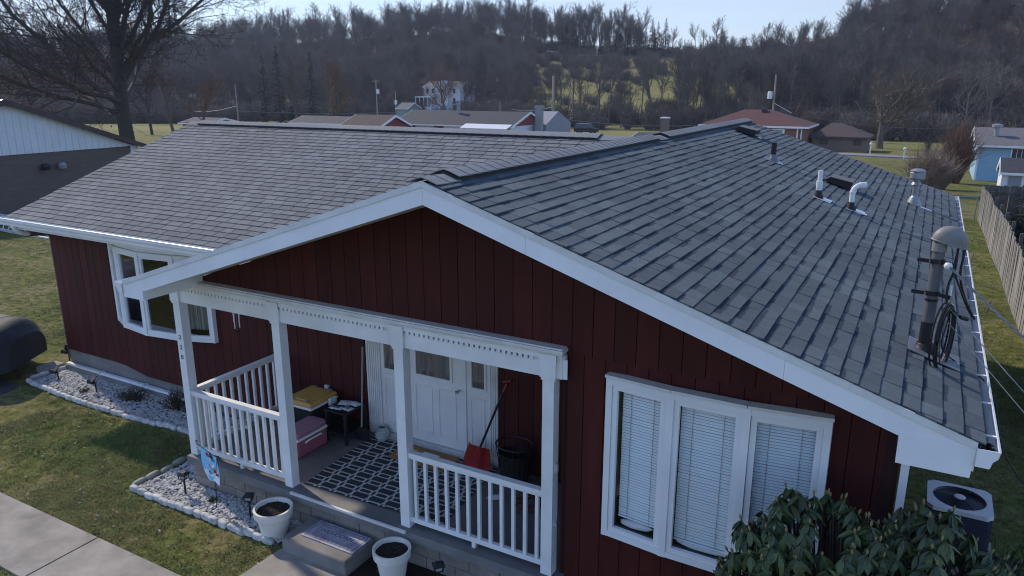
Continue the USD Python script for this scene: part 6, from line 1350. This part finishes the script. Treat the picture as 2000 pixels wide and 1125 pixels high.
# ------------------------------------------------------------------ trees
def bare_tree(seed, H, r0, levels=4, fork=0.28, spread=0.62, nb=(7, 6, 5, 4), up=0.18, ratio=(0.62, 0.5, 0.5, 0.5), rmin=0.012, low=1.0, fan=False, trunk_sides=8, thin=0.5):
    """returns trunk and crown meshes of a leafless tree standing at the origin"""
    r = np.random.default_rng(seed); trunk, crown = MB(), MB(); tips = []
    def grow(p, d, L, rad, lev):
        n = 5 if lev < 2 else 3; P = [p]; dd = d.copy()
        for k in range(n):
            dd = dd+r.normal(0, 0.10+0.05*lev, 3)+np.array([0, 0, up*0.5*(1 if lev else 0.3)]); dd /= np.linalg.norm(dd); P.append(P[-1]+dd*L/n)
        P = np.array(P); rr = np.linspace(rad, max(rad*(0.55 if lev < levels else 0.35), rmin*0.6), n+1)
        (trunk if lev == 0 else crown).tube(P, rr, trunk_sides if lev == 0 else 5 if lev == 1 else 3, cap=False)
        if lev >= levels: tips.append(P[-1]); return
        m = nb[lev]
        for q in range(m):
            f = (fork+(1-fork)*(q+r.random()*0.8)/m) if lev == 0 else (0.2+0.8*(q+r.random())/m); f = min(f, 1.0)
            x = f*n; i = min(int(x), n-1); base = P[i]+(P[i+1]-P[i])*(x-i); ax = P[i+1]-P[i]; ax /= np.linalg.norm(ax)
            a = r.uniform(0, 6.283); e1 = np.cross(ax, [0.37, 0.61, 0.7]); e1 /= np.linalg.norm(e1); e2 = np.cross(ax, e1); sp = spread*r.uniform(0.7, 1.3)*(1.25-0.55*f if lev == 0 else 1.0)*(low if lev == 0 and f < fork+0.25 else 1)
            nd = ax*math.cos(sp)+(e1*math.cos(a)+e2*math.sin(a))*math.sin(sp); nd /= np.linalg.norm(nd)
            if lev == 0: nd = nd+np.array([0, 0, 0.15]); nd /= np.linalg.norm(nd)
            grow(base, nd, L*ratio[lev]*r.uniform(0.7, 1.15)*(1.15-0.45*f if lev == 0 else 1.15-0.4*f), max(rr[i]*r.uniform(0.8, 1.2)*thin, rmin), lev+1)
    grow(np.zeros(3), np.array([r.normal(0, 0.03), r.normal(0, 0.03), 1.0]), H*(0.72 if not fan else 0.5), r0, 0); return trunk, crown, tips
def landmark(px, table):
    for lim, words in table:
        if px < lim: return words
    return table[-1][1]
BELT = [(1090, 'by the tall wooden pole'), (1150, 'above the parked vehicle'), (1215, 'at the left of the green field'), (1285, 'before the green field'), (1345, 'above the brick chimney'), (1420, 'left of the brick house'), (1500, 'over the peak of the red hipped roof'), (1570, 'right of the transformer pole'), (1640, 'over the brown garage'), (9999, 'left of the sycamore')]
SKYL = [(1290, 'where the dark evergreens end'), (1350, 'over the brick chimney'), (1420, 'around the roundest crown'), (1500, 'over the brick house'), (1580, 'at the low skyline'), (9999, 'below the right hill')]
CREST = [(480, 'at its low left end beside the oak'), (560, 'over the spruce group'), (640, 'left of the shaggy pine'), (720, 'right of the shaggy pine'), (800, 'over the transformer at centre left'), (880, 'over the white hillside house'), (960, 'on its highest stretch'), (1040, 'left of the snow strips'), (1100, 'above the left snow strip'), (1170, 'above the right snow strip'), (9999, 'behind the dark evergreens')]
PINES = [(1140, 'above the left snow strip'), (1190, 'above the right snow strip'), (1240, 'over the open field'), (9999, 'at the right end of the row')]
TOPR = [(1760, 'on its lower left shoulder'), (1830, 'right of the broad evergreen'), (1900, 'around the topmost dark pine'), (9999, 'in the upper right corner')]
# individual bare trees that can be told apart
kinds = []
for i, (H, r0, fork, sp, lk) in enumerate(((15, 0.20, 0.35, 0.55, 'bark_grey'), (13, 0.18, 0.25, 0.7, 'bark_brown'), (17, 0.19, 0.5, 0.42, 'bark_grey'), (12, 0.15, 0.3, 0.6, 'bark_brown'), (15, 0.16, 0.55, 0.38, 'bark_grey'))):
    tr_, cr_, _ = bare_tree(40+i, H, r0, 4, fork, sp, (10, 6, 5, 4), rmin=0.022)
    kinds.append(prototype(f'bare_tree_kind_{"abcde"[i]}', [('trunk', tr_, lk), ('crown', cr_, lk)]))
Rt = np.random.default_rng(77)
def ray_land(px, d): 
    q = CAM+ray(px, 165)*d/np.linalg.norm(ray(px, 165)); return np.array([q[0], q[1], float(land(q[0], q[1]))])
def plant(px, d, k, s_, lab, grp=None, name='bare_tree'): return copy_of(kinds[k], name, ray_land(px, d), Rt.uniform(0, 6.28), s_, lab, grp, 'tree')
# belt along the stream at the foot of the field
for px in np.concatenate([np.linspace(1050, 1345, 17), np.linspace(1350, 1700, 22)]):
    plant(px+Rt.normal(0, 5), Rt.uniform(163, 182), Rt.integers(0, 5), Rt.uniform(0.72, 1.12), 'slender bare tree at the hill foot '+landmark(px, BELT), 'valley trees '+landmark(px, BELT))
# crest trees against the sky
for px in np.linspace(1245, 1700, 34):
    d = float(np.interp(px, _sky_px, _crest_d)); plant(px+Rt.normal(0, 4), d-Rt.uniform(2, 12), Rt.integers(0, 5), Rt.uniform(0.55, 0.92)*0.68*(1.25 if 1350 < px < 1410 else 1), 'bare tree against the sky '+landmark(px, SKYL), 'skyline trees '+landmark(px, SKYL))
for px in np.concatenate([np.linspace(420, 1000, 46), np.linspace(1000, 1240, 34)]):
    d = float(np.interp(px, _sky_px, _crest_d)); plant(px+Rt.normal(0, 4), d-Rt.uniform(0, 14), [0, 2, 4, 4, 2][Rt.integers(0, 5)], Rt.uniform(0.8, 1.1), 'tall bare tree of the crest wood '+landmark(px, CREST), 'crest wood trees '+landmark(px, CREST))
for px in np.linspace(1700, 1990, 22):
    d = float(np.interp(px, _sky_px, _crest_d)); plant(px+Rt.normal(0, 5), d-Rt.uniform(2, 30), Rt.integers(0, 5), Rt.uniform(0.8, 1.1), 'bare tree on the steep right hill '+landmark(px, TOPR), 'right hill trees '+landmark(px, TOPR))
# single trees
def single_tree(name, lab, pos, seed, lk, lkc=None, **kw):
    tr_, cr_, tips = bare_tree(seed, **kw); t = thing(name, lab, 'tree', pos); off = np.asarray(pos)
    for m in (tr_, cr_): m.v = [v+off for v in m.v]
    obj('trunk', tr_, lk, t); obj('crown', cr_, lkc or lk, t); return t, [q+off for q in tips]
syc = ray_land(1733, 119.0)
single_tree('sycamore_tree', 'big spreading bare tree with pale limbs on the lawn right of the brown garage', tuple(syc), 5, 'bark_brown', 'bark_brown', H=8.5, r0=0.55, fan=True, levels=5, fork=0.30, spread=0.85, nb=(8, 8, 6, 4, 3), ratio=(2.05, 0.55, 0.5, 0.5, 0.5), rmin=0.016, up=0.10)
wt = ray_land(868, 218)
single_tree('rusty_bare_tree', 'rounded rust-tinted bare tree in front of the white hillside house', tuple(wt), 9, 'bark_brown', 'twig_rust', H=14, r0=0.3, levels=4, fork=0.15, spread=0.75, nb=(12, 8, 6, 4), ratio=(0.8, 0.5, 0.5, 0.5), rmin=0.024)
for px, d, sd_, H, lab, lk in ((640, 120, 13, 11.5, 'rust-brown bare tree over the pale-roofed houses', 'twig_rust'), (585, 128, 14, 12, 'grey bare tree left of the rust-brown tree', 'bark_brown'), (1475, 132, 15, 9, 'small crooked bare tree behind the brick house roof', 'bark_grey'), (1945, 150, 17, 13, 'pale-limbed bare tree at the foot of the right hill', 'bark_pale'), (1555, 140, 18, 12, 'dark bare tree just right of the transformer pole', 'bark_dark'), (1900, 152, 19, 12, 'bare tree with light bark left of the blue house roof', 'bark_pale'),
                               (330, 112, 23, 10, 'brown bare tree to the right of the great oak', 'bark_brown'), (285, 125, 24, 11, 'dark bare tree partly behind the great oak', 'bark_dark'), (395, 118, 25, 9, 'rust-tinted bare tree behind the end of the wing ridge', 'twig_rust'), (1820, 155, 26, 11, 'bare grey tree on the far bank right of the sycamore', 'bark_grey')):
    q = ray_land(px, d); single_tree('bare_tree', lab, tuple(q), sd_, lk, H=H, r0=0.22, levels=4, fork=0.25, spread=0.7, nb=(9, 7, 5, 4), ratio=(0.66, 0.5, 0.5, 0.5), rmin=0.02)
# the great oak on the left
ok = ray_land(236, 82.0)
oak, tips = single_tree('oak_tree', 'huge dark bare oak towering over the white-gabled building at left', tuple(ok), 31, 'bark_dark', H=27, r0=0.70, levels=5, fork=0.15, spread=0.62, nb=(36, 13, 8, 5, 3), ratio=(0.76, 0.46, 0.5, 0.5, 0.5), rmin=0.015, up=0.15, low=1.7, trunk_sides=14, thin=0.36)
lv_ = MB(); tips = np.array(tips); lowt = tips[(tips[:, 2] < ok[2]+9)]
for k in range(2600):
    c = lowt[Rt.integers(len(lowt))]+Rt.normal(0, 0.3, 3); v = Rt.normal(0, 0.075, (3, 3)); lv_.add(c+v, [[0, 1, 2]])
obj('clinging_leaves', lv_, 'dead_leaf_red', oak, kind='stuff')

# conifers
def conifer(seed, H, R, dens=240, shaggy=1.0):
    r = np.random.default_rng(seed); tr_, cr_ = MB().tube([(0, 0, 0), (0, 0, H)], [H*0.018+0.05, 0.03], 6), MB()
    for k in range(dens):
        f = (k+r.random())/dens; z = H*(0.06+0.93*f); L = R*(1-f)**0.8*r.uniform(0.65, 1.1)+0.12; a = r.uniform(0, 6.283); d = np.array([math.cos(a), math.sin(a), 0]); s_ = np.array([-d[1], d[0], 0])
        tip = np.array([0, 0, z-L*0.22*shaggy])+d*L; b = np.array([0, 0, z])
        for q in range(5):
            g_ = 0.25+0.75*(q+r.random())/5; c = b+(tip-b)*g_; w = L*0.22*(1.15-g_)+0.05
            for sg_ in (-1, 1): e = c+s_*sg_*w+d*w*0.8+[0, 0, -w*0.5+r.normal(0, 0.05)]; cr_.add([c-d*w*0.35, c+d*w*0.3, e], [[0, 1, 2]])
            cr_.add([c+[0, 0, w*0.35], c-d*w*0.6, c+d*w*0.7-[0, 0, w*0.25]], [[0, 1, 2]])
    return tr_, cr_
ck_ = []
for i, (H, R, dn) in enumerate(((9, 2.2, 220), (11, 2.6, 260), (12, 1.7, 240))):
    a_, b_ = conifer(60+i, H, R, dn); ck_.append(prototype(f'conifer_kind_{"abc"[i]}', [('trunk', a_, 'bark_dark'), ('crown', b_, 'needle')]))
for px in np.concatenate([np.linspace(1095, 1290, 26)]):
    d = float(np.interp(px, _sky_px, _crest_d)); copy_of(ck_[Rt.integers(0, 2)], 'pine_tree', ray_land(px+Rt.normal(0, 3), d-Rt.uniform(0, 10)), Rt.uniform(0, 6), Rt.uniform(0.75, 1.2), 'dark evergreen in the crest row '+landmark(px, PINES), 'crest evergreens '+landmark(px, PINES), 'tree')
for px, d, s_, lab in ((515, 150, 1.15, 'dark spruce leftmost of the group behind the wing ridge'), (543, 146, 1.25, 'tall narrow dark spruce second in the group behind the wing ridge'), (571, 142, 1.05, 'dark spruce right of the tall narrow one behind the wing ridge'), (608, 150, 1.2, 'dark spruce rightmost of the group behind the wing ridge'), (1403, 272, 0.9, 'evergreen on the crest beside a round bare tree'), (1650, 258, 0.8, 'small evergreen on the slope of the right crest'), (1692, 255, 1.05, 'broad evergreen high on the right crest'), (1878, 245, 1.3, 'dark pine at the very top of the right hill')):
    copy_of(ck_[2 if px < 700 else 1], 'spruce_tree', ray_land(px, d), Rt.uniform(0, 6), s_, lab, None, 'tree')
q = ray_land(655, 168); a_, b_ = conifer(71, 13, 4.2, 260, 0.4); t = thing('white_pine', 'pale green shaggy pine high above the roofs at centre left', 'tree', tuple(q))
for m in (a_, b_): m.v = [v+q+[0, 0, 0] for v in m.v]
obj('trunk', a_, 'bark_dark', t); obj('crown', b_, 'needle_light', t)
q = at_z(1990, 560, 0); q = np.array([8.0, 28.0, float(land(8.0, 28.0))]); a_, b_ = conifer(72, 3.9, 1.5, 420, 0.7); t = thing('yard_spruce', 'dark green conifer behind the board fence at the right edge', 'tree', tuple(q))
for m in (a_, b_): m.v = [v+q for v in m.v]
obj('trunk', a_, 'bark_dark', t); obj('crown', b_, 'needle', t)

# leafless shrubs in the gardens
for nm, lab, px, d, R, H, n, lk, sd_ in (('bare_shrub', 'pinkish leafless shrub rising beyond the far right corner of the roof', 1836, 52, 1.6, 2.6, 170, 'shrub_tan', 41), ('bare_shrub', 'straw-coloured twiggy shrub between the pinkish one and the blue house', 1868, 56, 1.0, 1.9, 90, 'bark_pale', 42), ('bare_shrub', 'tall brown multi-stemmed shrub against the corner of the blue house', 1893, 62, 1.25, 3.9, 170, 'twig_rust', 43),
                                     ('bare_shrub', 'small dark upright shrub on the far lawn left of the pinkish shrub', 1830, 100, 0.5, 3.0, 30, 'bark_dark', 44)):
    q = ray_land(px, d); twig_bush(nm, lab, tuple(q), R, H, n, lk, 0.012, sd_)
for x, y, R, H, n, lab, sd_ in ((-7.95, 1.28, 0.30, 0.22, 46, 'dry dark plant clump in the bare patch of the long gravel bed', 46), (-6.95, 1.40, 0.28, 0.34, 46, 'twiggy dry plant in the gravel near the left porch post', 47), (-9.0, 1.05, 0.12, 0.10, 16, 'small withered plant in the gravel by the middle spotlight', 48)):
    twig_bush('dry_plant', lab, (x, y, 0.0), R, H, n, 'twig', 0.0035, sd_, cat='plant')
twig_bush('grass_clump', 'small green weed growing through the front gravel near the flag', (-3.95, -0.33, 0.01), 0.08, 0.07, 20, 'needle_light', 0.003, 49, cat='plant')

# the wood on the hillside: far more trees than anyone could count
protos = []
for i, (H, r0, fork, sp, lk) in enumerate(((14, 0.16, 0.35, 0.55, 'bark_grey'), (12, 0.15, 0.25, 0.66, 'bark_brown'), (16, 0.16, 0.45, 0.46, 'bark_grey'), (10, 0.12, 0.2, 0.7, 'bark_brown'), (13, 0.14, 0.3, 0.6, 'bark_brown'))):
    a_, b_, _ = bare_tree(90+i, H, r0, 3, fork, sp, (14, 9, 7), rmin=0.022); b_.v += a_.v; fo = [f+b_.n for f in a_.f]; b_.f += fo; protos.append(('wood_tree', b_, lk))
for i in range(2):
    m = MB(); r = np.random.default_rng(200+i)
    for k in range(70):
        a = r.uniform(0, 6.28); R = 2.0*math.sqrt(r.random()); p = np.array([R*0.4*math.cos(a), R*0.4*math.sin(a), 0]); e = np.array([R*math.cos(a), R*math.sin(a), r.uniform(1.0, 3.2)]); md = (p+e)/2+r.normal(0, 0.2, 3)
        m.tube([p, md, e], [0.05, 0.04, 0.03], 3, cap=False)
        for q in range(5): b = p+(e-p)*r.uniform(0.3, 1); m.tube([b, b+r.normal(0, 0.5, 3)+[0, 0, 0.3]], [0.03, 0.025], 3, cap=False)
    protos.append(('wood_brush', m, ('bark_brown', 'bark_grey')[i]))
pos, idx, scl = [], [], []
cnt = 0
while cnt < 5200:
    px = Rt.uniform(-500, 2500); a = float(_az(px)); df = float(np.interp(a, _az_k, np.interp(_sky_px, [-900, 400, 850, 950, 1080, 1500, 2000, 2800], [200, 215, 232, 215, 170, 160, 150, 150]))); dc = float(np.interp(a, _az_k, _crest_d)); d = math.sqrt(Rt.uniform((df+2)**2, (dc+22)**2))
    q = ray_land(px, d); brush = Rt.random() < 0.45
    if clearing(q[0], q[1]):
        if Rt.random() > (0.04 if d < 225 else 0.3): continue
        brush = True
    if 1250 < px < 1640 and d > dc-25 and not brush: continue
    if 1080 < px < 1330 and d < 192 and (not brush or Rt.random() < 0.6): continue
    pos.append(q-[0, 0, 0.2]); idx.append(Rt.integers(5, 7) if brush else Rt.integers(0, 5)); scl.append(Rt.uniform(0.65, 1.1)*(1.0 if not brush else 1.1)*(0.62 if 1250 < px < 1640 and d > 200 and not brush else 0.8 if px > 1640 else 1)); cnt += 1
scatter('hillside_wood', '/World', protos, pos, idx, Rt.uniform(0, 6.28, len(pos)), scl, label='leafless wood covering the hillside behind the houses', category='wood')
# brush along the stream bank in front of it
pos = []; 
for _ in range(700):
    px = Rt.uniform(-300, 2300); d = Rt.uniform(140, 172) if px > 1650 else Rt.uniform(0, 22)+float(np.interp(px, [-900, 400, 850, 950, 1080, 1500, 2000], [180, 192, 232, 200, 158, 158, 150])); q = ray_land(px, d)
    if 1080 < px < 1330 and Rt.random() < 0.6: continue
    pos.append(q)
scatter('bank_brush', '/World', [('brush', protos[5][1], 'bark_brown'), ('brush', protos[6][1], 'bark_grey')], pos, Rt.integers(0, 2, len(pos)), Rt.uniform(0, 6.28, len(pos)), Rt.uniform(0.7, 1.5, len(pos)), label='tangled brown brush along the foot of the hill', category='brush')

# ------------------------------------------------------------------ lawn
look('grass_green', (0.145, 0.195, 0.042), 0.8, 0.35, 3); look('grass_moss', (0.125, 0.138, 0.036), 0.8, 0.4, 3); look('grass_straw', (0.24, 0.20, 0.09), 0.85, 0.3, 3)
def tuft(seed, n, h, w, R):
    r = np.random.default_rng(seed); m = MB()
    for _ in range(n):
        b = np.array([*r.normal(0, R, 2), 0]); d = np.array([*r.normal(0, 0.8, 2), 0.8]); L = h*r.uniform(0.5, 1.2); a = r.uniform(0, 6.28); s_ = np.array([math.cos(a), math.sin(a), 0])*w
        m.add([b-s_, b+s_, b+d*L*0.6+s_*0.7, b+d*L*0.6-s_*0.7, b+d*L+[0, 0, -L*0.3]], [[0, 1, 2], [0, 2, 3], [3, 2, 4]])
    return m
blocked = [(-10.6, -5.1, 0.72, 1.8), (-5.32, -2.4, -0.72, 1.8), (-2.46, -1.2, -1.6, 0), (-9.3, 0.3, -2.46, -1.60), (-4.7, 4.0, -0.2, 11.6), (-10.5, 4.0, 1.55, 9.4), (-1.3, 4.6, -0.75, 0), (-15, -10.6, 0.7, 2.3), (4.2, 5.1, 2.7, 3.6), (-10.85, -10.4, 1.1, 1.7), (-16, -8.9, -0.62, 0.5)]
pos = []; Rg = np.random.default_rng(3)
def fill(n, x0, x1, y0, y1, dens=None):
    X, Y = Rg.uniform(x0, x1, n), Rg.uniform(y0, y1, n); k = np.ones(n, bool)
    for a, b, c, d in blocked: k &= ~((X > a) & (X < b) & (Y > c) & (Y < d))
    nz = meshkit.fbm(np.stack([X*0.9, Y*0.9, 0*X], -1), 3, 8); k &= Rg.random(n) < np.clip((nz-0.22)*2.4, 0.12, 1)
    Z = land(X[k], Y[k]); pos.extend(np.stack([X[k], Y[k], Z-0.004], -1))
fill(56000, -9.2, -1.2, -3.6, 0.85); fill(56000//3, -15, -8.5, -1.0, 4.0); fill(56000//3, -26, -10.5, 2.0, 14); fill(56000//4, 4.3, 6.1, 2, 18); fill(56000//8, 4.3, 6.1, 18, 34); fill(56000//8, -30, -12, 5, 20); fill(56000//7, 4.2, 7.5, -2, 4)
pos = np.array(pos); nz = meshkit.fbm(np.stack([pos[:, 0]*0.55, pos[:, 1]*0.55, 0*pos[:, 0]], -1), 3, 15); u = Rg.random(len(pos))
idx = np.where(u < np.clip((nz-0.42)*3.5, 0.05, 0.75), 0, np.where(u < 0.74, 1, 2))+3*Rg.integers(0, 2, len(pos))
scatter('lawn_grass', '/World', [(f'tuft', tuft(300+i, 10 if i % 3 != 2 else 5, 0.056 if i % 3 == 0 else 0.042, 0.0034, 0.028), ('grass_green', 'grass_moss', 'grass_straw')[i % 3]) for i in range(6)], pos, idx, Rg.uniform(0, 6.28, len(pos)), Rg.uniform(0.6, 1.35, len(pos)), label='short patchy winter grass of the lawns round the house', category='grass')
pos = []
for (n, x0, x1, y0, y1) in ((420, -9.2, -2.4, -1.5, 0.7), (160, -14, -9, -0.8, 4), (170, -26, -10.5, 2, 13), (120, 4.3, 6.0, 1, 18), (25, -10.2, -5.2, 0.9, 1.5)):
    for _ in range(n): x, y = Rg.uniform(x0, x1), Rg.uniform(y0, y1); pos.append((x, y, float(land(x, y))+0.022))
def dleaf(seed):
    r = np.random.default_rng(seed); P = np.array([(0, -0.045, 0), (0.025, -0.01, 0.012), (0.018, 0.03, 0.006), (0, 0.05, 0.016), (-0.02, 0.025, 0.012), (-0.026, -0.012, 0.002)])*r.uniform(0.8, 1.1)+r.normal(0, 0.004, (6, 3)); return MB().add(P, [[0, 1, 2], [0, 2, 3], [0, 3, 4], [0, 4, 5]])
scatter('fallen_leaves', '/World', [('dead_leaf', dleaf(i), lk) for i, lk in enumerate(('dead_leaf', 'fence_wood', 'dead_leaf_red'))], pos, Rg.integers(0, 3, len(pos)), Rg.uniform(0, 6.28, len(pos)), Rg.uniform(0.22, 0.62, len(pos)), label='dry fallen leaves lying about on the grass', category='leaves')

# ------------------------------------------------------------------ the valley air
if HAZE > 0:
    usdkit.material(stage, '/World/Looks/haze', {'v': ('principled_volume', {'color': (0.80, 0.87, 1.0), 'density': HAZE, 'anisotropy': 0.2})}, [], volume='v.volume')
    LOOK['haze'] = UsdShade.Material.Get(stage, '/World/Looks/haze')
    obj('haze', MB().box(-2000, 2000, -2000, 2000, -9, HAZE_TOP), 'haze', label='thin blue air over the valley', category='haze', kind='stuff')
